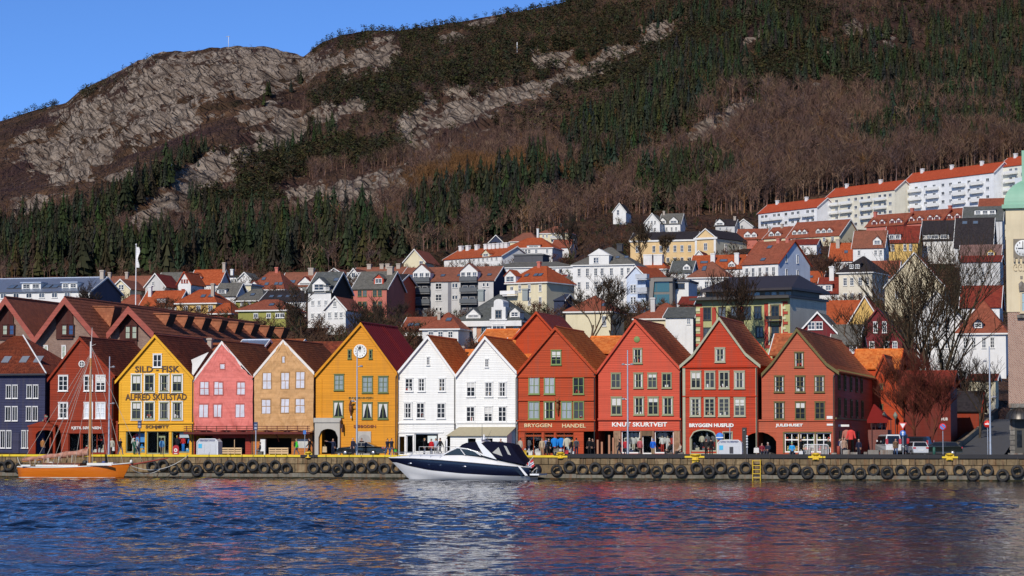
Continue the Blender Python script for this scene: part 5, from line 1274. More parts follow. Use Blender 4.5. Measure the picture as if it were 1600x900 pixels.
 h=T('pale yellow villa with a terracotta hip roof at the foot of the wood',843,889,386,364,354,'H',CR,RT_B,d=880,depth=13);h.grid([849,854.5,864.5,872,878],[(366.5,371),(375,380)],3).balcony(872,373.5,5,.9,GW).chimney((870,.95),mat=flat((.03,.03,.03)))
 h=T('small steep black roofed house above the orange terrace',764,786,386,378,367,'Y',NVW,RT_D,d=900,depth=9);h.chimney((779,.9),w=.6)
 h=T('white house with a red roof and bare branches in front below the yellow villa',862,890,400,386,375,'X',WW,RT_R,d=790,depth=9);h.grid([868,876],[(390,396)],4)
 h=T('long flat roofed white building with a dark band of windows',762,896,434,417,410,'H',WW,RT_G,d=640,depth=11,cat='building');h.grid([780,838,847,857,866,876],[(421,428)],5,1,1)
 h=T('small dark grey flat penthouse on the long white building',803,848,412,399,399,'F',render_wall((.10,.10,.11)),flat((.12,.12,.12)),d=655,depth=7)
 h=T('cream house with a bright orange hip roof, red chimney and white gabled bay',788,858,486,441,417,'H',CR,RT_O,depth=11,d=500,rot=-16);h.grid([811,828,847],[(445,456)],5).grid([828,847],[(465,477)],5).dormer(795,.02,3.4,2.0,WW).skylights((813,.45),(829,.45),(837,.45)).chimney((821,.98),mat=PK).balcony(795,461,3.4,.9,WTRIM);h.grid([797],[(447,458)],6)
 h=T('navy boarded house below the cream orange roofed one',860,881,496,468,460,'X',NVW,NVW,d=500,depth=8)
 h=T('white house with a grey roof and a row of small windows',860,888,462,442,433,'X',WW,RT_G,d=560,depth=9);h.grid([865,869.5,874,878],[(447,453)],3.2)
 h=T('small dark red roof with a white gable behind the cream house',860,880,446,437,430,'X',WW,RT_DR,d=600,depth=7)
 h=T('mansion with a big slate hip roof, white curved gable and salmon walls',715,812,535,501,461,'H',render_wall((.52,.25,.15)),RT_S,d=400,depth=13,inset=6.5,cat='mansion')
 h.grid([733,756,774,785,806],[(509,527)],8,2,2,flat((.22,.24,.22)))
 m=MB();x0,x1=h.X(769),h.X(791);z0,z1=h.zb,h.Z(480);m.box(x0,x1,h.Y-.45,h.Y+3.5,z0,z1);xc=(x0+x1)/2
 m.prism([(x0+.35,z1+.001),(x1-.35,z1+.001),(x1-.4,z1+.7)]+[(xc+(x1-x0)*.34*math.cos(a),z1+.7+.55*math.sin(a)) for a in [math.pi*i/8 for i in range(9)]]+[(x0+.4,z1+.7)],h.Y-.44,h.Y+3.0);m.box(x0-.25,x1+.25,h.Y-.6,h.Y-.46,h.Z(501),h.Z(498.5));o=m.build('curved_gable',WW,h.e)
 z0=h.Z(498);f_,g_=win_meshes(1.04,1.28,2,2,flat((.2,.2,.2)),FARG);wo=place('window',f_,o,(xc,h.Y-.46,z0));place('pane',g_,wo,(xc,h.Y-.46,z0));f_,g_=win_meshes(2.0,1.6,3,1,WTRIM,FARG);wo=place('window',f_,o,(xc,h.Y-.46,h.Z(523)));place('pane',g_,wo,(xc,h.Y-.46,h.Z(523)))
 h.dormer(738.5,.10,3.2,.9,WW,nwin=1).dormer(803,.12,2.2,1.4,WW);m=MB();m.box(h.x0-.4,h.x1+.4,h.Y-.5,h.Y-.01,h.ze-.9,h.ze-.12);m.build('cornice',WW,h.e)
 for p in (716.5,742,764):m=MB();x=h.X(p);m.box(x-.3,x+.3,h.Y-.12,h.Y-.01,h.zb,h.ze-.92);m.build('pilaster',WW,h.e)
 h.chimney((736,.95),(806,.95),w=.9,h=.9,mat=render_wall((.3,.33,.32)))
 h=T('white house with a red brown hip roof left of the slate mansion',660,716,532,513,489,'H',WW,RT_R,d=395,depth=9,inset=4.2);h.grid([673.5,688.5,704],[(518,528)],8,2,2).skylights((695,.55)).chimney((679,.6),w=.45,h=.1)
 h=T('orange and brown tiled roof with two skylights beside the white hip roofed house',628,690,522,514,496,'X',WW,RT_R,d=420,depth=8);h.skylights((638,.4),(648,.4))
 h=T('large white four storey house with a pedimented gable and grey brown hip roof',895,990,482,413,387,'H',WW,RT_G,d=560,depth=15,inset=6.5);R4=[(419,431),(440,452),(461,471)]
 h.grid([905,918,931,941,955.5],R4,5.2,2,3).grid([972,982],R4,5,2,3);x0,x1=h.X(921),h.X(952);m=MB();m.box(x0,x1,h.Y-.25,h.Y+3,h.ze-.4,h.Z(399));m.prism([(x0-.3,h.Z(399)+.001),(x1+.3,h.Z(399)+.001),((x0+x1)/2,h.Z(388.5))],h.Y-.4,h.Y+3.2);o=m.build('pediment',WW,h.e)
 for q in (930,934):f_,g_=win_meshes(.56,1.2,1,2,WTRIM,FARG,.06);wo=place('window',f_,o,(h.X(q),h.Y-.26,h.Z(411)));place('pane',g_,wo,(h.X(q),h.Y-.26,h.Z(411)))
 h.skylights((961,.4),(975,.4)).chimney((958,.97),w=1.2,h=.8,mat=flat((.02,.02,.025)))
 h=T('cream house with a red brown hip roof behind the bare tree',884,954,530,486,463,'H',CR,RT_R,d=400,depth=10,inset=4.5);h.grid([944],[(494,510)],7,2,2).skylights((941,.4))
 h=T('pale blue white house with stacked balconies and a red roof',978,1010,486,431,415,'Y',BLW,RT_O,d=500,depth=11,rot=-12);h.grid([987,992],[(445,458),(464,476)],4,1,3)
 for t in (437,458,480):h.balcony(1007,t,2.4,1,flat((.6,.6,.62)),flat((.45,.47,.5)))
 h.chimney((991,.95),w=.7,mat=flat((.03,.03,.04)))
 h=T('modern house with a dark flat roof and a big teal glass front framed in grey',1015,1051,482,437,437,'F',render_wall((.2,.19,.17)),flat((.05,.045,.045)),d=490,depth=10);tg=gloss((.05,.13,.14),.05)
 for t,u in ((440,456),(460,475)):
  for a,b in ((1022,1026),(1026.6,1046)):m=MB();x0,x1=h.X(a),h.X(b);m.box(x0,x1,h.Y-.06,h.Y-.01,h.Z(u),h.Z(t));m.build('glass_front',tg,h.e)
 m=MB();a=h.X(1015.5);m.prism([(a-.3,h.zb),(a+.5,h.zb),(a+1.0,h.ze+.3),(a+.3,h.ze+.3)],h.Y-.5,h.Y-.07);m.box(a+.95,h.X(1052),h.Y-.5,h.Y-.07,h.Z(440),h.ze+.3);m.build('concrete_frame',render_wall((.24,.22,.2)),h.e)
 h=T('white side wing of the modern glass fronted house',1051,1076,482,440,440,'F',WW,flat((.05,.045,.045)),d=492,depth=9);h.grid([1063],[(443,451)],14,2,1,flat((.03,.03,.03)))
 h=T('bright orange hip roof with two big white chimneys',996,1041,432,420,405,'H',WW,RT_O,d=640,depth=10);h.chimney((1010,.6),(1026,.6),w=2.2,h=1.0,mat=WW)
 h=T('grey slate roofed house with small windows beside the bright orange roofs',1048,1080,436,425,408,'X',WW,RT_S,d=620,depth=9);h.grid([1058,1068],[(428,433)],4).dormer(1072,.25,2.4,1.3,WW).skylights((1070,.6))
 h=T('small white gable with a vivid red roof below the yellow mansion',1083,1101,416,401,391,'Y',WW,RT_DR,d=720,depth=12);h.grid([1091],[(402,407)],3.5)
 h=T('orange tiled roof with white chimneys and dormers below the yellow mansion',1079,1160,432,419,399,'X',WW,RT_O,d=640,depth=10);h.chimney((1112,.5),(1150,.4),w=1.1,h=.3,mat=WW).skylights((1098,.5),(1128,.6),w=2);h.dormer(1143,.15,2.4,1.2,WW)
 h=T('white house with a brown hip roof and one skylight',1075,1137,462,433,409,'H',WW,RT_B,d=540,depth=11,inset=5);h.grid([1089,1104,1112],[(440,450)],6).skylights((1097,.55),w=.9,h=2).balcony(1082,455,4,1,GW)
 YM=render_wall((.70,.50,.26));h=T('long yellow mansion with tall white framed windows and a slate roof',985,1086,414,375,363,'X',YM,RT_D,d=790,depth=13,cat='mansion');h.grid([996,1022,1033,1044,1055,1066,1078],[(384,394)],5,2,2).grid([1022,1033,1044,1055,1066,1078],[(403,410)],5,2,1);m=MB();x0,x1=h.X(985),h.X(1018);m.prism([(x0,h.ze),(x1,h.ze),((x0+x1)/2,h.Z(362.5))],h.Y-.3,h.Y+6);m.build('pediment',YM,h.e);m=MB();m.box(h.x0-.3,h.x1,h.Y-.35,h.Y-.02,h.ze-.5,h.ze);m.build('cornice',WW,h.e)
 h=T('yellow temple fronted wing with a white pediment and white corner pillars',1085,1121,396,371,357,'Y',YM,RT_D,d=780,depth=20,trim=WTRIM,cat='mansion',side=render_wall((.70,.64,.46)),rot=-18);h.grid([1103],[(380,391)],6,2,2).sidewin((.3,.55,.8),[(381,391)])
 for p in (1086.5,1119.5):m=MB();x=h.X(p);m.box(x-.35,x+.35,h.Y-.2,h.Y-.01,h.zb-1,h.ze);m.build('pilaster',WW,h.e)
 m=MB();m.box(h.x0-.5,h.x1+.5,h.Y-.45,h.Y-.02,h.ze-.6,h.ze-.02);m.build('cornice',WW,h.e)
 h=T('white two gabled villa with a grey slate roof in front of the evergreens',1007,1031,365,347,333,'Y',WW,RT_G,d=880,depth=11);h.grid([1014,1019,1024],[(345,350),(356,362)],3)
 h=T('grey roofed body of the two gabled white villa with small front gables',1031,1063,365,349,334,'X',WW,RT_G,d=885,depth=10);h.grid([1042,1050,1057],[(355,361)],3).dormer(1036,.05,3.2,1.6,WW).dormer(1053,.05,4,1.6,WW).chimney((1034,.95),w=.7)
 h=T('white gabled house half hidden by trees above the yellow mansion',958,978,345,330,317,'Y',WW,RT_D,d=930,depth=9);h.grid([966],[(328,336)],4)
 h=T('white house with a dark roof and two small gables beside the wood',1118,1148,363,352,343,'X',GW,RT_D,d=890,depth=9);h.grid([1126,1136],[(355,360)],3).dormer(1125,.1,4.2,1.4,WW).chimney((1146,.9),w=.8)
 h=T('pale grey gabled house next to the long white flats',1148,1176,365,353,342,'Y',GW,RT_S,d=895,depth=9);h.grid([1160],[(352,358)],4)
 h=T('dark red tiled row of houses at the left below the flats',1150,1196,386,373,358,'X',PK,RT_R,d=800,depth=11);h.dormer(1168,.2,3,1.5,WW).dormer(1178,.2,2.4,1.5,WW)
 h=T('red brown roofed row house with white dormers below the first flats',1192,1233,384,371,355,'X',CR,RT_R,d=790,depth=11,slant=25);h.dormer(1203,.2,2.4,1.3).dormer(1214,.2,2.4,1.3).chimney((1208,.95))
 h=T('red tiled row of houses with white dormers and a cream end gable',1227,1314,382,369,346,'X',CR,RT_R,d=779,depth=12,side=CR,slant=25);h.grid([1240,1262,1290,1304],[(372,378)],5)
 for p in (1237,1246,1254,1277,1286,1296):h.dormer(p,.22,2.2,1.3)
 h=T('big white house with a long red brown roof and a blue-shaded end gable',1155,1221,440,411,378,'X',WW,RT_R,d=560,depth=13,side=BLW,trim=HAN,rot=-24);h.grid([1164,1175.5,1188,1201,1213],[(418,432)],6,2,2,WTRIM).skylights((1184,.75),(1189,.2),w=1.2).chimney((1194,.97),(1211,.97),w=.8,h=.6,mat=PK);h.sidewin((.25,.6),[(397,410),(421,434)],.7,1,1,WTRIM)  # white end wall given a blue colour for its shade
 h=T('small red and white house on the slope behind the blue-shaded end gable',1236,1276,392,381,374,'X',WW,RT_DR,d=700,depth=9);h.grid([1248,1255],[(384,389)],4)
 h=T('white house with orange roof behind the small bare tree',1296,1340,425,406,380,'X',WW,RT_O,d=640,depth=10);h.grid([1304,1325],[(413,420)],6).skylights((1321,.5)).chimney((1307,.8),w=.9)
 h=T('orange tiled roof below the blue-shaded end gable',1258,1284,450,440,424,'X',WW,RT_O,d=600,depth=9);h.skylights((1266,.5))
 h=T('red house with a big white dormer and a tall white chimney',1278,1312,476,457,434,'X',WW,RT_DR,d=505,depth=9);h.dormer(1288,.15,4.2,1.9,WW,nwin=2,gable=False).chimney((1296,.9),w=.9,h=2.2,mat=WW)
 h=T('cream four storey house with a black hip roof and paired windows',1310,1364,476,425,401,'H',render_wall((.68,.62,.5)),RT_D,d=500,depth=11,inset=5,rot=-10);h.grid([1320.5,1331.5,1345,1356],[(434,446),(458,470)],6.5,2,3).dormer(1334,.2,3.2,1.4,flat((.03,.03,.035)),gable=False,nwin=2)
 h=T('white house with a brown roof and a white dormer left of the yellow house',1333,1381,410,386,361,'X',WW,RT_B,d=600,depth=11);h.dormer(1371,.18,2.6,1.7,WW).grid([1343,1369,1377],[(391,399)],4.5)
 h=T('yellow house with a dark red roof and a white dormer',1384,1434,398,378,354,'X',YW,RT_DR,d=640,depth=11);h.grid([1390,1396,1415,1424],[(382,392)],5).dormer(1394,.2,4.5,1.4,WW,gable=False,nwin=3)
 h=T('white dormered house with a wide purple black roof',1440,1500,396,374,345,'X',WW,RT_D,d=650,depth=13);h.dormer(1448,.06,4.4,1.7,WW,gable=False,nwin=2).dormer(1462,.06,3.4,1.7,WW,gable=False).dormer(1476,.06,3.4,1.7,WW,gable=False);h.grid([1446,1453],[(384,393)],5)
 h=T('steep purple black roof with skylights and white gable end right of the dormered house',1492,1550,400,385,341,'X',GW,RT_D,d=630,depth=14,side=WW);h.skylights((1506,.85),(1523,.85),w=1.3)
 for k,(a,b,rd,ev,bs) in enumerate(((1352,1412,335,352,372),(1410,1472,329,347,366),(1470,1530,325,343,360))):
  h=T(('first','second','third')[k]+' from left of the red brown row houses stepping up below the long flats',a,b,bs,ev,rd,'X',PK,RT_R,d=760-6.4*k,depth=10,trim=paint((.3,.06,.04)),slant=28)
  for q in (.2,.42,.7,.88):h.dormer(a+(b-a)*q,.2,2.2,1.2,WTRIM)
  h.chimney((a+2,.9),w=.8,mat=PK)
 h=T('slate roofed house with a wide white dormer below the last flats',1505,1566,362,344,323,'X',GW,RT_S,d=730,depth=12);h.dormer(1540,.45,6,1.3,WTRIM,gable=False,nwin=3).grid([1550,1555],[(348,354)],4)
 h=T('terracotta roof strip behind the slate roofed house',1530,1590,330,321,310,'X',CR,RT_R,d=800,depth=9)
 h=T('house with a faded pink brown roof and yellow gable beside the clock tower',1500,1562,420,404,383,'X',GW,tiles((.18,.10,.09),(.24,.14,.12),bump=.3),d=560,depth=10);h.dormer(1549,.15,2.4,1.6,YW)
 h=T('grey plastered house with a dark red flat roof left of the clock tower',1502,1563,462,408,400,'X',GW,RT_DR,d=530,depth=10);h.grid([1512,1524,1536],[(418,430),(438,449)],5)
 h=T('dark red and black roofed house with a white wing near the clock tower',1502,1562,500,478,447,'X',WW,RT_DR,d=450,depth=9)
 h=T('big cream gable with an orange roof edge behind the great bare tree',1383,1476,500,446,394,'Y',render_wall((.70,.60,.40)),RT_O,d=470,depth=12);h.grid([1402,1440],[(455,466)],6)
 h=T('brown roofed cream house left of the great bare tree',1358,1402,470,432,408,'X',CR,RT_R,d=520,depth=9)
 h=T('pair of white boarded gables in shade behind the great bare tree',1428,1500,575,496,455,'Y',WW,RT_G,d=380,depth=10);h.grid([1448,1464,1480],[(500,516),(530,545)],8,2,3)
 h=T('white house with a big red hip roof beside the clock tower',1496,1572,566,520,471,'H',WW,RT_R,d=375,depth=10,inset=4.8);h.grid([1508,1521,1537,1550],[(527,544)],7,2,3).dormer(1528,.15,2,1.2,NVW)
 h=T('maroon gabled house with white trim and paired windows right of the scarlet house',1250,1306,560,517,487,'Y',MARO,RT_G,d=375,depth=11,trim=WTRIM);h.grid([1268,1280],[(503,515)],11,2,2)
 h=T('maroon house with a dark tiled front roof beside the maroon gable',1300,1340,556,536,508,'X',MARO,RT_G,d=372,depth=8,trim=WTRIM);h.grid([1330,1336],[(540,552)],5)
 h=T('maroon gabled house in shade behind the bare tree with white windows',1334,1410,565,528,481,'Y',MARO,RT_D,d=385,depth=11,trim=MARO);h.grid([1368,1382],[(503,520)],7,2,3,WTRIM).grid([1345,1362,1385,1398],[(534,549)],8,2,3,WTRIM)
 h=T('orange tiled roofs above the maroon houses',1276,1345,520,505,470,'X',YW,RT_O,d=430,depth=11);h.dormer(1337,.1,2.4,1.5,YW)
 h=T('second orange tiled roof with a small gable left of the great bare tree',1325,1378,524,505,462,'Y',YW,RT_O,d=425,depth=9)
 h=T('pair of brown red hip roofs behind KNUT SKURTVEIT',992,1072,522,497,474,'H',CR,RT_R,d=410,depth=10,inset=4.8);h.chimney((1016,.5),w=.7,h=.8,mat=GW)
 h=T('white house with a grey roof behind KNUT SKURTVEIT left of the green house',1040,1083,528,494,481,'X',WW,RT_S,d=400,depth=8);h.grid([1076],[(497,507)],6)
 h=T('small dark shed with a red roof beside the modern house',1062,1082,486,474,464,'X',MARO,RT_DR,d=465,depth=7)
 GB=render_wall((.42,.42,.20));h=T('pale green building with red panels, quoins and a set back penthouse under a dark roof',1082,1240,560,467,467,'F',GB,flat((.035,.03,.03)),d=395,depth=15,cat='apartment building',side=render_wall((.66,.6,.47)),deep=9,rot=-14)
 h.grid([1101,1126,1146.5,1168.5,1186,1215],[(479,499)],13,2,2,flat((.05,.055,.05)),None,.12);h.grid([1101,1189,1215],[(511,528)],13,2,2,flat((.05,.055,.05)),None,.12)
 rp=render_wall((.42,.065,.045))
 for a,b,t in ((1089,1094,479),(1109,1116,479),(1155,1162,479),(1197,1207.5,475),(1222.5,1229.5,475)):m=MB();m.box(h.X(a),h.X(b),h.Y-.08,h.Y-.01,h.Z(545),h.Z(t));m.build('red_panel',rp,h.e)
 qn=render_wall((.62,.6,.38))
 for k in range(9):
  for p in (1231,1087):m=MB();x=h.X(p);z=h.Z(540)+k*.78;m.box(x-.5,x+.5-(k%2)*.3,h.Y-.14,h.Y-.02,z,z+.42);m.build('quoin',qn if k%2 else rp,h.e)
 m=MB();m.box(h.X(1204),h.X(1228),h.Y-.16,h.Y-.081,h.Z(477),h.Z(474));m.box(h.X(1204),h.X(1207),h.Y-.16,h.Y-.081,h.Z(540),h.Z(477.2));m.box(h.X(1225),h.X(1228),h.Y-.16,h.Y-.081,h.Z(540),h.Z(477.2));m.build('window_surround',qn,h.e);h.balcony(1216,502.5,2.2,.7,flat((.03,.03,.03)))
 m=MB();x0,x1=h.X(1090),h.X(1236);m.box(x0,x1,h.Y+2,h.Y+13,h.ze+.5,h.Z(451));o=m.build('penthouse',render_wall((.2,.19,.17)),h.e)
 for c,w in ((1170,22),(1194,8),(1205,8),(1218,9),(1229,9)):m=MB();m.box(h.X(c-w/2),h.X(c+w/2),h.Y+1.93,h.Y+1.99,h.Z(463),h.Z(456.5));m.build('glazing',gloss((.3,.38,.42),.08) if c!=1194 else FARG,o)
 m=MB();zz=h.Z(451);A,B,C_,D=(h.X(1088),h.Y+.2,zz),(h.X(1242),h.Y+.2,zz),(h.X(1242),h.Y+16,zz),(h.X(1088),h.Y+16,zz);zr=h.Z(430)+.3;p,q=(h.X(1108),h.Y+8,zr),(h.X(1222),h.Y+8,zr)
 m.face([A,B,q,p]);m.face([B,C_,q]);m.face([C_,D,p,q]);m.face([D,A,p]);m.box(A[0],B[0],A[1],C_[1],zz-.35,zz-.003);m.build('upper_roof',flat((.035,.028,.032)),h.e)
 m=MB();m.box(h.x0-.5,h.x1+.4,h.Y-1.4,h.Y-.31,h.ze-.1,h.ze+.25);m.build('terrace_edge',flat((.06,.055,.05)),h.e)
town()
# --- the long white flats at the edge of the wood
def flats():
 RF=tiles((.36,.055,.02),(.44,.08,.03),(.2,.05,.02),.2,bump=.3)
 WT=paint((.74,.74,.72),.5,.05)
 data=[('lowest and leftmost of the white blocks of flats under the wood, three storeys',1177.5,1283.5,362,328,315.5,render_wall((.74,.74,.75)),915,[(332,336.6),(345.5,350)],[1186,1193,1208,1216,1229,1241,1251,1268,1277],[1195,1213,1246,1270],[341.8,354.8]),
('cream block of flats second from the left under the wood, four storeys, orange red roof',1284.5,1404,356,302,289,render_wall((.70,.66,.54)),892,[(308,312.6),(321,325.6),(334,338.6),(347,351.5)],[1292,1304,1326,1338,1349,1361,1380,1389,1398],[1299,1322,1358,1382],[317,330,343]),
('long white block of flats third from the left under the wood, orange red roof',1405.5,1558,328,277,263,render_wall((.76,.77,.78)),864.5,[(286,290.6),(299,303.6),(312,316.6)],[1414,1429,1445,1460,1475,1488,1503,1519,1534,1550],[1428,1458,1503,1533],[294,307,320]),
('pale cream block of flats highest on the right beside the copper roof',1559,1640,318,256,243,render_wall((.72,.72,.62)),841,[(261,265.6),(274,278.6),(287,291.6),(300,304.6)],[1566,1581,1590,1605,1620],[1582,1612],[270,283,296])]
 for lab,L,R_,b,ev,rd,wall,d,rows,cols,bal,bz in data:
  h=TownHouse('apartment_block',lab,L,R_,b,ev,rd,'X',wall,RF,d=d,depth=9,cat='apartment block',group='white blocks of flats under the wood',trim=WT,deep=9,slant=42)
  h.grid([c for c in cols],rows,5.2,2,1,WT,None,.07)
  for c in bal:
   for z in bz:h.balcony(c,z,4.4,1.0,WT,WT,1.2)
  n=max(2,int((R_-L)/45));h.chimney(*[(L+(R_-L)*(i+.35)/n,.97) for i in range(n)],w=.8,h=1.2,mat=WT)
flats()
GR={}
def build_ground():
 cols=[-420+4.5*i for i in range(520)]
 rows_t=[i/330 for i in range(331)]
 V,ROCKV,GRN=[],[],[]
 dtl=[288,300,315,335,350]+[365+12*i for i in range(60)]
 nrow=len(dtl)+331+3
 NT=len(dtl);ytown=np.zeros((len(cols),NT));dgrid=np.zeros((len(cols),NT));TB=np.array(TOWN)
 pxs=np.array(cols)
 for c,px in enumerate(cols):
  df=dtown(interp(px,FOOT));d0=max(df+40,900 if px<1100 else 900+(px-1100)*0.12)
  for k,x in enumerate(dtl):
   d=min(x,d0-2+0.02*k);dgrid[c,k]=d
   z=ground_z(px,d);ytown[c,k]=450+F*math.tan(math.atan((CAMZ-z)/d)+PITCH)
 for L,R_,base,dh,x0,x1,ya,yb in REG:
  if base>590:continue
  sel=(pxs>L-14)&(pxs<R_+26)
  blk=ytown[sel];far=dgrid[sel]<dh+16
  ytown[sel]=np.where(far,np.maximum(blk,base+2.5),blk)
 for _ in range(2):
  pad=np.pad(ytown,((2,2),(0,0)),'edge');bl=sum(pad[i:i+len(cols)] for i in range(5))/5;ytown=np.maximum(bl,ytown*.5+bl*.5)
 yz=lambda y,d:CAMZ-d*math.tan(math.atan((y-450)/F)-PITCH)
 for ci,px in enumerate(cols):
  yf=interp(px,FOOT);df=dtown(yf)
  d0=max(df+40,900 if px<1100 else 900+(px-1100)*0.12)
  dr=interp(px,RDIST)
  ds=[min(x,d0-2+0.02*i) for i,x in enumerate(dtl)]+[d0+(dr-d0)*t for t in rows_t]+[dr+60,dr+200,dr+500]
  bear=ray(px,685);bear=Vector((bear.x,bear.y,0));bear/=bear.dot(_f0)
  zr=atD(px,interp(px,RIDGE),dr).z
  for k,d in enumerate(ds):
   z=ground_z(px,d)
   if k<NT and d>318:z=min(z,yz(ytown[ci,k],d))
   p=bear*d
   rk=-1.0
   if d>d0:
    t=min(1,(d-d0)/(dr-d0))
    fade=min(1,t*8)*(1-0.85*max(0,t-0.8)/0.2)
    _,py=project((p.x,p.y,z))
    rk=rockness(px,py)
    if -80<px<480 and 80<py<360:rk=max(rk,-.28)
    z+=fade*13*fbm(p.x/190,p.y/420,3.1,3)
    z+=fade*5*fbm(p.x/55,p.y/150,9.1,3)
    rr=max(0.0,min(1.0,rk*2.2+0.25))
    hh=(z-.30*p.x+7*fbm(p.x/60,p.y/200,6.0,3))/13;fr=hh-math.floor(hh);sm=max(0,min(1,(fr-.45)/.45));sm=sm*sm*(3-2*sm)
    z+=rr*fade*9*(sm-fr)
    rg=fbm(p.x/24+p.y/90,p.y/90,1.0,4)
    z+=(0.25+rr)*min(1,fade+.25)*(5.0*(abs(rg)-0.25)+1.6*fbm(p.x/9,p.y/32,4.0,3))
   V.append((p.x,p.y,z));ROCKV.append(rk)
 nr=nrow
 faces=[(c*nr+r,(c+1)*nr+r,(c+1)*nr+r+1,c*nr+r+1) for c in range(len(cols)-1) for r in range(nr-1)]
 me=bpy.data.meshes.new('hillside')
 me.from_pydata(V,[],faces)
 me.polygons.foreach_set('use_smooth',[True]*len(faces))
 at=me.attributes.new('rock','FLOAT','POINT');at.data.foreach_set('value',ROCKV)
 n=N('mountain_ground');n.set(Roughness=0.95);n.b.inputs['Specular IOR Level'].default_value=0.08
 a=n.n('Attribute');a.attribute_name='rock'
 cc=n.coord()
 w=n.coord('Object',(1,.22,1))
 big=n.noise(0.018,w,6.0,0.6);mid=n.noise(0.06,w,6.0,0.65);fine=n.noise(0.32,w,5.0,0.7)
 heath=n.ramp(mid,[(0.28,(0.026,0.024,0.013)),(0.42,(0.08,0.046,0.026)),(0.56,(0.14,0.075,0.042)),(0.72,(0.20,0.115,0.055))])
 heath=n.mix(n.ramp(big,[(0.45,0),(0.62,1)]),heath,(0.065,0.034,0.030));heath=n.mix(n.ramp(fine,[(0.4,0.0),(0.7,0.6)]),heath,(0.025,0.018,0.014))
 dm=n.n('Mapping');dm.inputs['Rotation'].default_value=(0,R(-38),0);n.l(w,dm.inputs['Vector'])
 d2=n.n('Mapping');d2.inputs['Scale'].default_value=(.05,.2,.24);n.l(dm.outputs[0],d2.inputs['Vector'])
 strata=n.noise(1.0,d2.outputs[0],6.0,0.7)
 rock=n.ramp(strata,[(0.30,(0.07,0.048,0.036)),(0.43,(0.21,0.160,0.122)),(0.58,(0.35,0.280,0.220)),(0.8,(0.46,0.38,0.30))])
 def cracks(sc_,wd):
  vo=n.n('TexVoronoi',feature='DISTANCE_TO_EDGE');vo.inputs['Scale'].default_value=sc_;n.l(n.mix(.35,d2.outputs[0],n.noise(1.4,d2.outputs[0],3.0),'ADD'),vo.inputs['Vector']);return n.ramp(vo.outputs['Distance'],[(0.0,1),(wd,0)])
 cr=n.math('MAXIMUM',cracks(.42,.05),n.math('MULTIPLY',cracks(1.3,.07),.6))
 rock=n.mix(n.math('MULTIPLY',cr,0.8),rock,(0.04,0.026,0.022));rock=n.mix(n.ramp(fine,[(0.5,0),(0.7,.5)]),rock,(0.055,0.034,0.026))
 v=n.math('ADD',n.math('ADD',a.outputs['Fac'],n.math('MULTIPLY',n.math('SUBTRACT',mid,0.5),3.2)),n.math('MULTIPLY',n.math('SUBTRACT',strata,0.5),2.6))
 v=n.math('ADD',v,n.math('MULTIPLY',n.math('SUBTRACT',fine,0.5),1.8))
 isrock=n.ramp(v,[(0.32,0),(0.44,1)])
 n.color(n.mix(isrock,heath,rock))
 n.bump(n.math('ADD',n.math('ADD',n.math('MULTIPLY',strata,1.4),fine),n.math('MULTIPLY',cr,-.7)),1.0,3.0)
 me.materials.append(n.mat)
 o=place('hillside',me);tag(o,kind='structure')
 from mathutils.bvhtree import BVHTree
 GR['bvh']=BVHTree.FromPolygons(V,faces)
build_ground()
def ground_at(x,y):
 h=GR['bvh'].ray_cast(Vector((x,y,900)),Vector((0,0,-1)))
 return h[0].z if h[0] else 2.3
# ------------------------------------------------------------------ woods on the hillside
@cached
def leafy():
 n=N('woodland');n.set(Roughness=.9);n.b.inputs['Specular IOR Level'].default_value=.1
 a=n.n('Attribute');a.attribute_name='tone';v=n.noise(.25,n.coord(),3.0)
 n.color(n.mix(v,n.mix(.35,a.outputs['Color'],(0,0,0)),a.outputs['Color']));return n.mat
def tmpl(tris,tones):
 return np.array([p for t in tris for p in t],dtype=np.float64),np.array([c for c in tones for _ in range(3)],dtype=np.float64)
def conifer_tris(rnd,tiers=7,spikes=8,slim=.20):
 T_,C_=[],[]
 T_.append([(-.012,0,0),(.012,0,0),(0,0,.5)]);C_.append(.9)
 for i in range(tiers):
  f=i/(tiers-1);z=.12+.80*f;r=slim*(1-f)**.85+.018
  off=rnd.random()*6
  for k in range(spikes):
   a=off+2*math.pi*k/spikes+rnd.uniform(-.2,.2);rr=r*rnd.uniform(.55,1.4);w=.30
   zt=z+r*1.0+.06
   T_.append([(0,0,zt),(rr*math.cos(a-w),rr*math.sin(a-w),z-r*rnd.uniform(.1,.5)),(rr*math.cos(a+w),rr*math.sin(a+w),z-r*rnd.uniform(.1,.5))]);C_.append(rnd.uniform(.65,1.25))
 return T_,C_
def pine_tris(rnd,n=34):
 T_,C_=[],[]
 T_.append([(-.025,0,0),(.025,0,0),(.01,0,.7)]);C_.append(2.0)
 for k in range(n):
  a,b=rnd.uniform(0,6.28),rnd.uniform(-1,1);q=math.sqrt(1-b*b)*rnd.uniform(.5,1)
  c=Vector((.30*q*math.cos(a),.30*q*math.sin(a),.64+.34*b));s=rnd.uniform(.09,.17)
  v=[c+Vector((rnd.uniform(-1,1),rnd.uniform(-1,1),rnd.uniform(-.7,.7)))*s for _ in range(3)];T_.append([tuple(x) for x in v]);C_.append(rnd.uniform(.6,1.35))
 return T_,C_
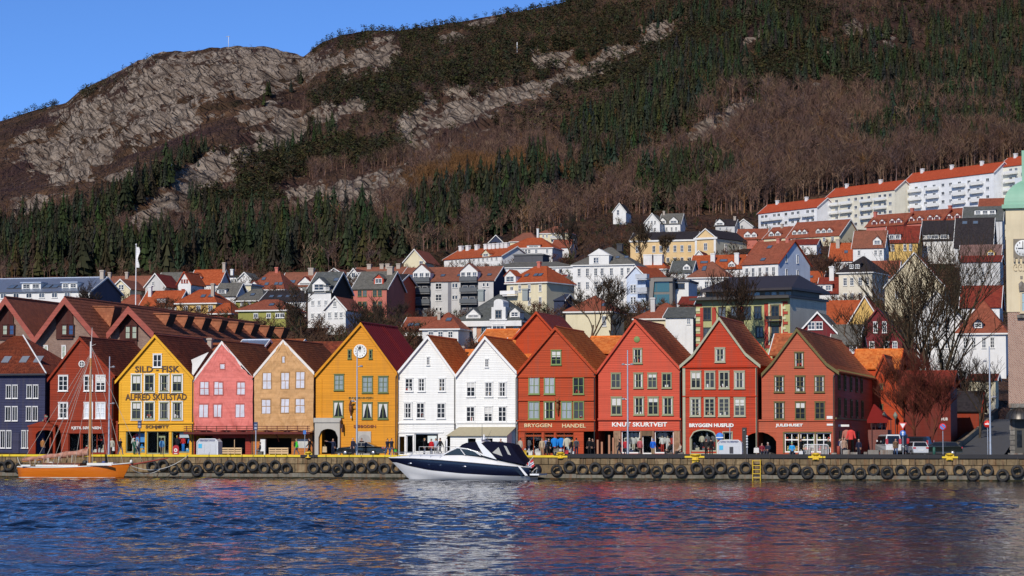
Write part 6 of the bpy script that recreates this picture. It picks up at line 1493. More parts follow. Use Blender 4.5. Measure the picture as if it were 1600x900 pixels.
def bare_tris(rnd,n=34,spread=.34,w=.011):
 T_,C_=[],[]
 top=Vector((rnd.uniform(-.04,.04),0,.55));T_.append([(-.011,0,0),(.011,0,0),tuple(top)]);C_.append(2.6)
 T_.append([(0,-.011,0),(0,.011,0),tuple(top)]);C_.append(2.0)
 limbs=[]
 for k in range(7):
  a=rnd.uniform(0,6.28);z=rnd.uniform(.18,.5);e=Vector((spread*.7*math.cos(a)*rnd.uniform(.5,1),spread*.7*math.sin(a),z+rnd.uniform(.2,.38)));b=Vector((0,0,z));s=Vector((math.sin(a),-math.cos(a),.2))*w*.7
  T_.append([tuple(b-s),tuple(b+s),tuple(e)]);C_.append(1.7);limbs.append((b,e))
 limbs.append((Vector((0,0,.3)),Vector((top.x,0,.8))))
 for k in range(n):
  b,e=rnd.choice(limbs);p=b.lerp(e,rnd.uniform(.25,1));d=Vector((rnd.gauss(0,.45),rnd.gauss(0,.45),rnd.uniform(.3,1))).normalized()*rnd.uniform(.14,.30)
  s=d.cross(Vector((rnd.gauss(0,1),rnd.gauss(0,1),0))).normalized()*w*.75
  T_.append([tuple(p-s),tuple(p+s),tuple(p+d)]);C_.append(rnd.uniform(.7,1.25))
 return T_,C_
def forest(name,temps,inst):
 """inst: (x, y, z, height, width factor, template, (r, g, b))"""
 V,Cc=[],[]
 for x,y,z,h,wf,k,col in inst:
  tv,tc=temps[k];a=(x*12.9898+y*78.233)%6.283;ca,sa=math.cos(a),math.sin(a)
  X=(tv[:,0]*ca-tv[:,1]*sa)*h*wf+x;Y=(tv[:,0]*sa+tv[:,1]*ca)*h*wf+y;Z=tv[:,2]*h+z
  V.append(np.stack([X,Y,Z],1));cc=np.outer(tc,np.array(col));Cc.append(np.minimum(cc,.5))
 V=np.concatenate(V);Cc=np.concatenate(Cc);n=len(V)
 me=bpy.data.meshes.new(name);me.vertices.add(n);me.vertices.foreach_set('co',V.astype(np.float32).ravel())
 me.loops.add(n);me.loops.foreach_set('vertex_index',np.arange(n,dtype=np.int32));me.polygons.add(n//3);me.polygons.foreach_set('loop_start',np.arange(0,n,3,dtype=np.int32))
 me.update(calc_edges=True)
 at=me.attributes.new('tone','FLOAT_COLOR','POINT');at.data.foreach_set('color',np.concatenate([Cc,np.ones((n,1))],1).astype(np.float32).ravel())
 me.materials.append(leafy());o=place(name,me);return o
def cap(px,py,L):
 best=0
 for (ax,ay),(bx,by),r in L:
  vx,vy=bx-ax,by-ay;t=max(0,min(1,((px-ax)*vx+(py-ay)*vy)/(vx*vx+vy*vy+1e-6)))
  best=max(best,1.3-math.hypot(px-ax-vx*t,py-ay-vy*t)/r)
 return max(0,min(1,best))
CON=[((0,424),(330,424),12),((1050,130),(1250,60),45),((1250,130),(1400,60),30),((1390,130),(1600,190),50),((1000,40),(1200,20),20),((330,416),(560,408),20),((10,395),(150,345),28),((150,345),(290,262),22),((290,262),(330,240),12),((30,410),(330,405),16),((345,385),(560,375),36),((520,395),(620,395),22),((640,350),(705,330),26),((660,380),(700,370),20),((730,320),(855,300),24),((830,275),(850,260),12),((905,290),(1010,230),34),((1010,300),(1110,290),36),((1010,200),(1160,110),44),
((900,230),(1000,170),30),((1370,230),(1450,180),36),((1430,150),(1590,90),45),((1450,220),(1520,200),30),((1560,40),(1600,20),40),((1470,60),(1560,50),30),((200,330),(230,300),14),((310,330),(360,370),18),((410,160),(470,130),10),((440,240),(520,200),16),((1100,170),(1190,180),20),((760,345),(800,340),18)]
PINE=[((480,75),(640,55),22),((640,60),(900,20),40),((540,130),(900,80),34),((500,160),(640,165),22),((900,60),(1250,40),50),((350,250),(560,240),22),((380,290),(470,270),14),((130,150),(250,90),8),((0,185),(90,160),9),((1200,100),(1400,110),40),((560,250),(640,225),22),((860,120),(1000,120),30),((320,315),(430,320),14),((250,84),(270,80),6)]
LARCH=[((720,285),(840,280),26),((640,300),(700,290),14),((880,290),(930,280),16)]
def inside_house(x,y,pad=0.8):
 return any(x0-pad<x<x1+pad and ya-pad<y<yb+pad for _,_,_,_,x0,x1,ya,yb in REG)
def build_woods():
 rnd=random.Random(21)
 tc=[tmpl(*conifer_tris(random.Random(i),9,8,.13+.03*(i%3))) for i in range(6)]
 tp=[tmpl(*pine_tris(random.Random(i))) for i in range(5)]
 tb=[tmpl(*bare_tris(random.Random(i))) for i in range(8)]
 C_,P_,B_=[],[],[]
 n=0
 for _ in range(60000):
  px=rnd.uniform(-40,1660);top=interp(px,RIDGE);foot=interp(px,FOOT)
  py=rnd.uniform(max(top,-40),foot+4)
  h=GR['bvh'].ray_cast(CAM,ray(px,py).normalized())
  if h[0] is None:continue
  p=h[0];d=math.hypot(p.x,p.y)
  if d<620 or inside_house(p.x,p.y,2):continue
  nz=mnoise.noise((p.x/60,p.y/60,5));nz2=mnoise.noise((p.x/22,p.y/22,8));nz3=mnoise.noise((p.x/130,p.y/130,2))
  rk=rockness(px,py)
  if rk+nz2*.7>0.15 and rnd.random()<(.94 if rk>.25 else .75):continue
  c=cap(px,py,CON)+nz*.5+nz2*.55;q=cap(px,py,PINE)+nz2*.5
  far=min(1,max(0,(d-900)/900));k=1-.45*far
  base=rnd.uniform(.8,1.2)
  if c>.60 and rnd.random()<(.60 if py>300 and px<600 else .82):
   if rnd.random()<.38:
    hgt=rnd.choice((rnd.uniform(6,11),rnd.uniform(10,16),rnd.uniform(13,20)))*k;g=rnd.uniform(0,1);C_.append((p.x,p.y,p.z-.5,hgt,rnd.uniform(.65,1.15),rnd.randrange(6),tuple(x*rnd.uniform(.7,1.25) for x in (.030+.020*g,.037+.014*g,.023))))
  elif q>.45 or (py<210 and px>480 and rnd.random()<.22+.3*nz3):
   if rnd.random()<.72:
    hgt=rnd.uniform(4.5,8.5)*(1-.25*far);g=rnd.uniform(0,1);P_.append((p.x,p.y,p.z-.3,hgt,rnd.uniform(.85,1.4),rnd.randrange(5),tuple(x*rnd.uniform(.75,1.2) for x in (.038+.03*g,.040+.017*g,.023))))
  else:
   heath=px<470 and py<330
   if rnd.random()<(.16 if heath else .5):
    big=2.1 if (px>1090 and py>150) else 1.5 if py>230 and px>480 else 1.0
    hgt=rnd.uniform(4.5,9)*big*(1-.35*far)*(.7 if heath else 1)
    t=rnd.random();col=(.13,.073,.055) if t<.5 else (.18,.112,.072) if t<.8 else (.10,.064,.058)
    if cap(px,py,LARCH)+nz2*.4>.5 or rnd.random()<.035:col=(.17,.085,.035)
    B_.append((p.x,p.y,p.z-.3,hgt,rnd.uniform(.8,1.3),rnd.randrange(8),tuple(x*base for x in col)))
 tag(forest('conifer_forest',tc,C_),kind='stuff');tag(forest('pine_woods',tp,P_),kind='stuff');tag(forest('bare_woods',tb,B_),kind='stuff')
 print('WOODS',len(C_),len(P_),len(B_))
 mats=leafy()
 def tone_mesh(name,T_,C_,col):
  V=[p for t in T_ for p in t];me=bpy.data.meshes.new(name);me.from_pydata(V,[],[(3*i,3*i+1,3*i+2) for i in range(len(T_))])
  at=me.attributes.new('tone','FLOAT_COLOR','POINT');at.data.foreach_set('color',[x for c in C_ for _ in range(3) for x in (min(.5,col[0]*c),min(.5,col[1]*c),min(.5,col[2]*c),1)]);me.materials.append(mats);return me
 bark=stone((.16,.12,.09));tr=MB();tr.tube((0,0,-.03),(0,0,.9),.014,.003,6)
 trunk=tr.mesh('trunk',[bark])
 crowns=[tone_mesh('crown',*conifer_tris(random.Random(100+i),13,11,.19),(.022+.005*i,.033+.004*i,.016)) for i in range(4)]
 spots=[]
 for a,b,n_,g in ((350,560,26,'in the wood above the left half of the town'),(640,720,9,'above the pale yellow blank gable'),(730,850,9,'above the orange terrace'),(985,1112,15,'behind the white two gabled villa'),(1360,1470,8,'above the cream block of flats'),(1475,1600,8,'above the long white block of flats'),(20,330,18,'at the foot of the hillside behind the far left roofs')):
  for i in range(n_):spots.append((a+(b-a)*(i+rnd.uniform(.2,.8))/n_,g))
 for px,g in spots:
  f=interp(px,FOOT);py=f-rnd.uniform(6,26)
  hit=GR['bvh'].ray_cast(CAM,ray(px,py).normalized())
  if hit[0] is None:continue
  p=hit[0]
  if inside_house(p.x,p.y,1):continue
  e=empty('spruce_tree',(p.x,p.y,p.z-.4),'dark pointed spruce '+g,'tree','spruce trees '+g,rnd.uniform(0,6.28));hgt=rnd.uniform(10,17);e.scale=(hgt*rnd.uniform(.85,1.1),)*2+(hgt,)
  for nm,me in (('trunk',trunk),('crown',rnd.choice(crowns))):
   o=bpy.data.objects.new(nm,me);COL.objects.link(o);o.parent=e;ORG[o]=ORG[e]
 bt=[tone_mesh('crown',*bare_tris(random.Random(300+i),150,.36,.0045),(.105,.062,.045)) for i in range(4)]
 for i in range(34):
  px=1120+480*(i+rnd.uniform(.1,.9))/34;f=interp(px,FOOT);py=f-rnd.uniform(3,16);hit=GR['bvh'].ray_cast(CAM,ray(px,py).normalized());p=hit[0]
  if p is None or inside_house(p.x,p.y,1):continue
  e=empty('bare_tree',(p.x,p.y,p.z-.4),'tall leafless brown tree standing in the wood edge just above the flats','tree','leafless trees above the flats',rnd.uniform(0,6.28));hgt=rnd.uniform(13,19);e.scale=(hgt,hgt,hgt)
  for nm,me in (('trunk',trunk),('crown',rnd.choice(bt))):
   o=bpy.data.objects.new(nm,me);COL.objects.link(o);o.parent=e;ORG[o]=ORG[e]
 S_=[]
 for _ in range(9000):
  px=rnd.uniform(150,1570);py=rnd.uniform(330,560)
  if py<interp(px,FOOT)-6:continue
  hit=GR['bvh'].ray_cast(CAM,ray(px,py).normalized());p=hit[0]
  if p is None or p.y<330 or p.y>1000 or inside_house(p.x,p.y,1.2):continue
  t=rnd.random();col=(.095,.055,.035) if t<.6 else (.05,.06,.025) if t<.8 else (.12,.05,.03)
  S_.append((p.x,p.y,p.z-.2,rnd.uniform(1.5,3.8),rnd.uniform(1.0,1.7),rnd.randrange(8),col))
 tag(forest('garden_shrubs',[tmpl(*bare_tris(random.Random(500+i),44,.4,.018)) for i in range(8)],S_),kind='stuff')
build_woods()
# ------------------------------------------------------------------ big leafless trees in the town
def grow_tree(seed,height,stems=1,spread=.55,levels=4,twig=.02,up=.35,trunk_r=None,tl=None,kids=0):
 rnd=random.Random(seed);tr,cr=MB(),MB()
 def limb(p,d,L,r,lv,mb):
  segs=3 if lv<3 else 2;q=p.copy();dd=d.copy();pts=[q.copy()]
  for i in range(segs):
   dd=(dd+Vector((rnd.gauss(0,.13),rnd.gauss(0,.13),up*.16))).normalized();n=q+dd*(L/segs);r2=r*(1-.22*(i+1)/segs*1.6)
   mb.tube(q,n,max(r*(1-.2*i),twig*.6),max(r2,twig*.5),6 if lv==0 else 4 if lv<3 else 3,0,False,lv<2);q=n;pts.append(q.copy())
  if lv>=levels:return
  k=kids+(rnd.randint(3,4) if lv<2 else rnd.randint(3,5))
  for i in range(k):
   f=rnd.uniform(.35,1.0) if lv else rnd.uniform(.45,1.0);idx=min(int(f*segs),segs-1);b=pts[idx].lerp(pts[idx+1],f*segs-idx)
   a=rnd.uniform(0,6.283);o=Vector((math.cos(a),math.sin(a),0));nd=(dd*rnd.uniform(.5,1.0)+o*rnd.uniform(.4,.95)*spread*1.5+Vector((0,0,up))).normalized()
   limb(b,nd,L*rnd.uniform(.55,.8),max(r*rnd.uniform(.42,.6),twig*.5),lv+1,cr)
 r0=trunk_r or height*.016
 for s in range(stems):
  a=2*math.pi*s/max(stems,1)+rnd.random();d=Vector((math.cos(a)*.18*(stems>1),math.sin(a)*.18*(stems>1),1)).normalized()
  limb(Vector((math.cos(a)*.35*(stems>1),math.sin(a)*.35*(stems>1),-.4)),d,height*(tl or (.42 if stems==1 else .45)),r0,0,tr)
 return tr,cr
@cached
def bark(c):return stone(c,(.03,.03,.02))
TREEM={}
def big_tree(px,py,d,height,label,seed,col=(.13,.10,.06),**kw):
 key=(seed,round(height,1));
 if key not in TREEM:
  tr,cr=grow_tree(seed,height,**kw);TREEM[key]=(tr.mesh('trunk',[bark(col)]),cr.mesh('crown',[bark(sc(col,.5 if col[0]<1.8*col[1] else .9))]))
 p=atD(px,py,d);z=min(p.z,ground_at(p.x,p.y)) if p.y>300 else p.z
 e=empty('bare_tree',(p.x,p.y,z),label,'tree','leafless trees in the town');o=place('trunk',TREEM[key][0],e,e.location);place('crown',TREEM[key][1],e,e.location)
def town_trees():
 BR=(.15,.115,.07)
 big_tree(1424,690,312,23,'tallest great leafless tree with a thick pale trunk right of the salmon house',1,BR,levels=5,twig=.03,spread=.62,trunk_r=.46,tl=.50)
 big_tree(1446,690,318,22,'great leafless tree with several upright stems in the middle of the tree group',2,BR,stems=3,levels=4,twig=.035,spread=.56,trunk_r=.32,tl=.55)
 big_tree(1472,690,322,22,'great leafless tree leaning right at the right of the tree group',3,BR,stems=3,levels=4,twig=.035,spread=.62,trunk_r=.30,tl=.54)
 big_tree(1362,650,340,17,'leafless tree with spreading boughs in front of the maroon houses',4,(.14,.11,.07),levels=5,twig=.05,spread=.75,trunk_r=.30)
 big_tree(1530,700,300,11.5,'smaller dark leafless tree beside the hill road',6,(.12,.095,.07),levels=5,twig=.03,spread=.6,trunk_r=.20)
 big_tree(1512,690,330,14,'dark leafless tree behind the hill road wall',16,(.10,.08,.06),levels=5,twig=.035,spread=.6,trunk_r=.20)
 big_tree(922,545,385,16,'leafless tree in front of the cream house behind BRYGGEN HANDEL',8,(.16,.12,.08),levels=5,twig=.05,spread=.62,trunk_r=.26)
 big_tree(958,535,390,12,'smaller leafless tree right of the cream house behind BRYGGEN HANDEL',9,(.15,.115,.08),levels=5,twig=.05,spread=.6,trunk_r=.2)
 big_tree(893,410,720,14,'round leafless tree in front of the white house below the pale yellow villa',10,(.15,.12,.09),stems=3,levels=4,twig=.08,spread=.6,trunk_r=.2)
 big_tree(1003,412,745,14,'leafless tree at the left corner of the yellow mansion',11,(.19,.14,.09),stems=3,levels=4,twig=.08,spread=.6,trunk_r=.2)
 big_tree(1040,416,740,11,'leafless tree in front of the middle of the yellow mansion',12,(.19,.14,.09),levels=5,twig=.08,spread=.6,trunk_r=.2)
 big_tree(1140,530,386,15.5,'tall thin leafless tree in front of the left half of the green building',13,(.10,.07,.05),levels=5,twig=.05,spread=.45,trunk_r=.2)
 big_tree(1158,530,384,13,'tall thin leafless tree in front of the middle of the green building',14,(.10,.07,.05),levels=5,twig=.05,spread=.45,trunk_r=.18)
 big_tree(1289,450,560,8.5,'round reddish leafless tree in front of the orange roofed white house',15,(.14,.07,.05),stems=3,levels=4,twig=.07,spread=.62,trunk_r=.13)
 big_tree(470,535,400,11,'leafless tree with crooked boughs beside the olive green house',17,(.13,.10,.07),levels=5,twig=.05,spread=.7,trunk_r=.18)
 big_tree(575,525,400,8,'small leafless tree right of the small white gabled house',18,(.14,.11,.08),stems=3,levels=4,twig=.05,spread=.65,trunk_r=.12)
 big_tree(606,520,405,8,'small leafless tree below the narrow red balconied house',19,(.13,.10,.08),stems=2,levels=4,twig=.05,spread=.65,trunk_r=.12)
 big_tree(137,490,440,7.5,'small leafless tree in front of the grey metal roofed building',20,(.14,.11,.09),stems=3,levels=4,twig=.05,spread=.6,trunk_r=.1)
 big_tree(1452,709,274,13,'reddish brown street tree with dense fine twigs behind the parked silver car',7,(.20,.05,.035),levels=5,twig=.028,spread=.62,up=.42,trunk_r=.17,kids=1,tl=.34)
 big_tree(1433,705,280,13,'reddish brown street tree left of the one behind the silver car',27,(.17,.05,.035),levels=5,twig=.028,spread=.62,up=.42,trunk_r=.17,kids=1,tl=.34)
town_trees()
# ------------------------------------------------------------------ hill road, clock tower and things at the right end
def right_end():
 Yb=262
 xl=lambda px,Y=Yb:atY(px,700,Y).x
 road=flat((.075,.072,.068),.9);m=MB();n=24
 A=[atY(1482,711,266),atY(1567,711,266)];B=[atY(1553,655,345),atY(1600,655,345)]
 for i in range(n):
  f0,f1=i/n,(i+1)/n;e=lambda f:2.31+(B[0].z-2.31)*(f**1.15)
  a,b=A[0].lerp(B[0],f0),A[1].lerp(B[1],f0);c,d=A[1].lerp(B[1],f1),A[0].lerp(B[0],f1)
  m.face([(a.x,a.y,e(f0)),(b.x,b.y,e(f0)),(c.x,c.y,e(f1)),(d.x,d.y,e(f1))])
 tag(m.build('hill_road',road),kind='structure')
 m=MB();w=.35;st=stone((.33,.27,.19));e0=empty('road_wall',(A[0].x,A[0].y,2.3),'low tan stone parapet rising along the left side of the hill road','wall')
 for i in range(n):
  f0,f1=i/n,(i+1)/n;e=lambda f:2.31+(B[0].z-2.31)*(f**1.15)
  a,d=A[0].lerp(B[0],f0),A[0].lerp(B[0],f1);m=MB()
  p=[(a.x-w,a.y,-1),(a.x,a.y,-1),(a.x,a.y,e(f0)+.62),(a.x-w,a.y,e(f0)+.62)];q=[(d.x-w,d.y-.03,-1),(d.x,d.y-.03,-1),(d.x,d.y-.03,e(f1)+.6),(d.x-w,d.y-.03,e(f1)+.6)]
  m.face(p);m.face(q[::-1])
  for k in range(4):j=(k+1)%4;m.face([p[j],p[k],q[k],q[j]])
  m.build('stone',st,e0)
 m=MB();dk=stone((.10,.08,.06));P0,P1=atY(1488,690,300),atY(1560,650,350)
 m.slab((P0.x,P0.y,0),(P1.x,P1.y,0),(P1.x,P1.y,P1.z+1.0),(P0.x,P0.y,P0.z-.6),.5);e=empty('retaining_wall',(P0.x,P0.y,2.3),'dark stone retaining wall behind the road parapet','wall');m.build('masonry',dk,e)
 h=TownHouse('town_house','small cream wall with a red tiled top above the hill road behind bare branches',1514,1556,660,592,585,'X',CR,RT_DR,Y=352,depth=6,group='houses of the town on the slope')
 Y=260;P=lambda px,py:(atY(px,py,Y).x,atY(px,py,Y).z)
 x0=P(1567.5,0)[0];W_=8.2;x1=x0+W_;e=empty('clock_tower',(x0+W_/2,Y,QZ),'cream and brick clock tower with a green copper dome at the right edge','clock tower')
 cream=render_wall((.66,.56,.38));zb,zc,zs=P(0,507)[1],P(0,361)[1],P(0,640)[1]
 m=MB();m.box(x0,x1,Y,Y+8.2,zb+.02,zc);m.build('shaft',cream,e)
 n=N('herringbone_brick');n.set(Roughness=.9);uv=n.coord('UV');mp=n.n('Mapping');mp.inputs['Rotation'].default_value=(0,0,R(45));n.l(uv,mp.inputs['Vector'])
 br=n.n('TexBrick');br.inputs['Scale'].default_value=1.0;br.inputs['Brick Width'].default_value=.42;br.inputs['Row Height'].default_value=.15;br.inputs['Mortar Size'].default_value=.02;n.l(mp.outputs[0],br.inputs['Vector'])
 br.inputs['Color1'].default_value=(.26,.13,.09,1);br.inputs['Color2'].default_value=(.36,.2,.14,1);br.inputs['Mortar'].default_value=(.42,.36,.30,1);n.color(br.outputs['Color']);n.bump(br.outputs['Fac'],-.4,.02)
 m=MB();m.box(x0+.08,x1-.02,Y+.08,Y+8.1,zs+.02,zb);m.build('brick_body',n.mat,e)
 gr=stone((.26,.24,.21));m=MB();m.box(x0+.25,x1,Y+.12,Y+8,QZ,zs);m.build('stone_base',gr,e)
 for k in range(9):
  z=QZ+.15+k*.5;m=MB();m.box(x0+.2-(k%2)*.06,x0+1.6,Y-.02,Y+.119,z,z+.44);m.build('base_stone',gr,e)
 m=MB();m.box(x0+.1,x1,Y-.1,Y+.07,zs-.12,zs+.3);m.build('string_course',gr,e)
 m=MB();z0,z1=zs+.31,P(0,640)[1];
 cop=N('green_copper');cop.set(Roughness=.6);v=cop.noise(.8,cop.coord('Object',(1,1,.2)),5.0);cop.color(cop.mix(v,(.16,.36,.25),(.30,.50,.36)))
 xc=x0+W_/2;prof=[(W_*.5+.35,0),(W_*.5+.35,.35),(W_*.5-.05,.5)];zt=zc
 m=MB();m.box(x0-.35,x1+.3,Y-.35,Y+8.5,zt+.01,zt+.4);m.build('cornice',cop.mat,e)
 m=MB();dh=P(0,322)[1]-zt;rings=[]
 for i in range(9):
  t=i/8;hw=(W_/2+.15)*math.sqrt(max(0,1-(t*.9)**2.2));rings.append((hw,zt+.41+dh*t))
 for (ha,za),(hb,zb_) in zip(rings,rings[1:]):
  yc=Y+4.1
  for (ax,ay),(bx,by) in (((-1,-1),(1,-1)),((1,-1),(1,1)),((1,1),(-1,1)),((-1,1),(-1,-1))):
   m.face([(xc+ax*ha,yc+ay*ha,za),(xc+bx*ha,yc+by*ha,za),(xc+bx*hb,yc+by*hb,zb_),(xc+ax*hb,yc+ay*hb,zb_)],0)
 m.build('copper_dome',cop.mat,e)
 m=MB();tz=P(0,322)[1]+.3;m.box(P(1592,0)[0],P(1592,0)[0]+5,Y+1.5,Y+6.5,tz-1.2,tz+2.9);m.build('lantern',cop.mat,e)
 m=MB();gx0,gx1=P(1580,0)[0],P(1592,0)[0];m.box(gx0,gx1-.05,Y+2.5,Y+4,P(0,330)[1],P(0,314)[1]);m.build('metal_hatch',metal((.4,.42,.45),.5),e)
 c=P(1598.5,388);s=11.5/15.5;m=MB();m.box(c[0]-.95,c[0]+.95,Y-.14,Y-.003,c[1]-.95,c[1]+.95);fr=m.build('clock_frame',flat((.18,.15,.11)),e)
 m=MB();m.lathe([(.02,-.2),(.78,-.2),(.82,-.16),(.82,-.14)],(c[0],Y,c[1]),28,0,'y');m.build('clock_face',flat((.72,.72,.7)),fr)
 m=MB()
 for k in range(12):a=k*math.pi/6;m.box(c[0]+.62*math.sin(a)-.04,c[0]+.62*math.sin(a)+.04,Y-.235,Y-.215,c[1]+.62*math.cos(a)-.08,c[1]+.62*math.cos(a)+.08)
 m.box(c[0]-.04,c[0]+.04,Y-.25,Y-.236,c[1]-.1,c[1]+.6);m.box(c[0]-.5,c[0]+.05,Y-.27,Y-.252,c[1]-.04,c[1]+.04);m.build('clock_hands',flat((.02,.02,.02)),fr)
 for k in range(5):m=MB();x=c[0]-.85+k*.42;m.box(x-.09,x+.09,Y-.3,Y-.003,c[1]-1.35,c[1]-.96);m.build('corbel',flat((.34,.28,.2)),e)
 text(e,'GG7',1583,424,1602,412,Y-.02,flat((.42,.33,.2)),.0)
 x_,z_=P(1596,433.5);m=MB();m.box(x_-.12,x_+.12,Y-.06,Y-.003,z_-.15,z_+.15);m.build('vent',flat((.2,.17,.13)),e)
 a,b=P(1594,489),P(1614,455);window(e,(a[0]+b[0])/2,a[1],Y-.01,b[0]-a[0],b[1]-a[1],2,2,render_wall((.6,.5,.34)),gloss((.35,.46,.46),.1),fw=.2)
 m=MB();m.box(a[0]-.3,b[0]+.3,Y-.35,Y-.003,a[1]-.5,a[1]-.2);m.build('sill',gr,e);m=MB();k_=P(1596.5,450);m.prism([(k_[0]-.25,k_[1]-.3),(k_[0]+.2,k_[1]-.3),(k_[0]+.3,k_[1]+.4),(k_[0],k_[1]+.7),(k_[0]-.3,k_[1]+.4)],Y-.3,Y-.003);m.build('keystone',gr,e)
 cx,cz=P(1593,655);m=MB();k=14
 for i in range(k):
  for j in range(4):
   f=lambda i_,j_:(cx+1.35*math.cos(math.pi*i_/k)*math.cos(j_*math.pi/8),Y-1.5*math.sin(math.pi*i_/k)*math.cos(j_*math.pi/8),cz+1.15*math.sin(j_*math.pi/8))
   m.face([f(i,j),f(i+1,j),f(i+1,j+1),f(i,j+1)][::-1],0,None,True)
 m.build('shell_canopy',metal((.12,.11,.10),.45),e)
 for i in range(8):
  a_=math.pi*(i+.5)/8;m=MB();pr=None
  for j in range(5):
   q=(cx+1.38*math.cos(a_)*math.cos(j*math.pi/8),Y-1.53*math.sin(a_)*math.cos(j*math.pi/8),cz+1.17*math.sin(j*math.pi/8))
   if pr:m.tube(pr,q,.03,None,4)
   pr=q
  m.build('canopy_rib',metal((.05,.05,.045),.5),e)
 m=MB();a,b=P(1586,709),P(1604,657);m.box(a[0],b[0],Y-.06,Y+.115,QZ,b[1]);d_=m.build('door',flat((.05,.045,.035)),e)
 m=MB();m.box(a[0]+.2,a[0]+.7,Y-.09,Y-.061,QZ+.9,QZ+2.6);m.build('door_glass',glass(),d_)
 m=MB();m.box(x0,x0+1.5,Y-.5,Y-.03,QZ,QZ+.35);m.build('step',gr,e)
 Yt=283;Pt=lambda px,py:(atY(px,py,Yt).x,atY(px,py,Yt).z)
 e=empty('terrace',(Pt(1368,0)[0],Yt,QZ),'raised terrace with a dark red brick front beside the corner house','terrace');br2=N('red_brick');br2.set(Roughness=.9);b2=br2.n('TexBrick');b2.inputs['Scale'].default_value=1;b2.inputs['Brick Width'].default_value=.3;b2.inputs['Row Height'].default_value=.1;br2.l(br2.coord('UV'),b2.inputs['Vector']);b2.inputs['Color1'].default_value=(.20,.045,.035,1);b2.inputs['Color2'].default_value=(.26,.06,.045,1);b2.inputs['Mortar'].default_value=(.12,.08,.07,1);br2.color(b2.outputs['Color'])
 a,b=Pt(1356.5,704),Pt(1387,671.5);m=MB();m.box(a[0],b[0],Yt,Yt+4,QZ,b[1]);m.build('brick_front',br2.mat,e)
 for px in (1362,1372,1382):m=MB();x=Pt(px,0)[0];m.tube((x,Yt+.1,b[1]),(x,Yt+.1,b[1]+1.0),.03,None,5);m.build('post',flat((.1,.03,.03)),e)
 m=MB();m.box(a[0],b[0],Yt+.06,Yt+.14,b[1]+.95,b[1]+1.02);m.build('rail',flat((.1,.03,.03)),e)
 e=empty('awning',(Pt(1372,0)[0],Yt+1,b[1]),'plain dark red canvas awning over the terrace beside the corner house','awning');a,b,c_,d=Pt(1355,656),Pt(1388,656),Pt(1360,631),Pt(1362,631)
 m=MB();m.slab((a[0],Yt-.2,a[1]),(b[0],Yt-.2,b[1]),(d[0],Yt+3,d[1]),(c_[0],Yt+3,c_[1]),.05);m.box(a[0],b[0],Yt-.23,Yt-.205,a[1]-.35,a[1]);m.face([(b[0],Yt-.2,b[1]),(b[0]+.2,Yt+3,b[1]),(d[0],Yt+3,d[1])]);m.build('canvas',cloth((.20,.018,.016),(1,1,1),.2),e)
 for px in (1357,1386.5):m=MB();x=Pt(px,0)[0];m.tube((x,Yt-.15,QZ),(x,Yt-.15,a[1]),.05,None,6);m.build('pole',flat((.08,.03,.03)),e)
right_end()
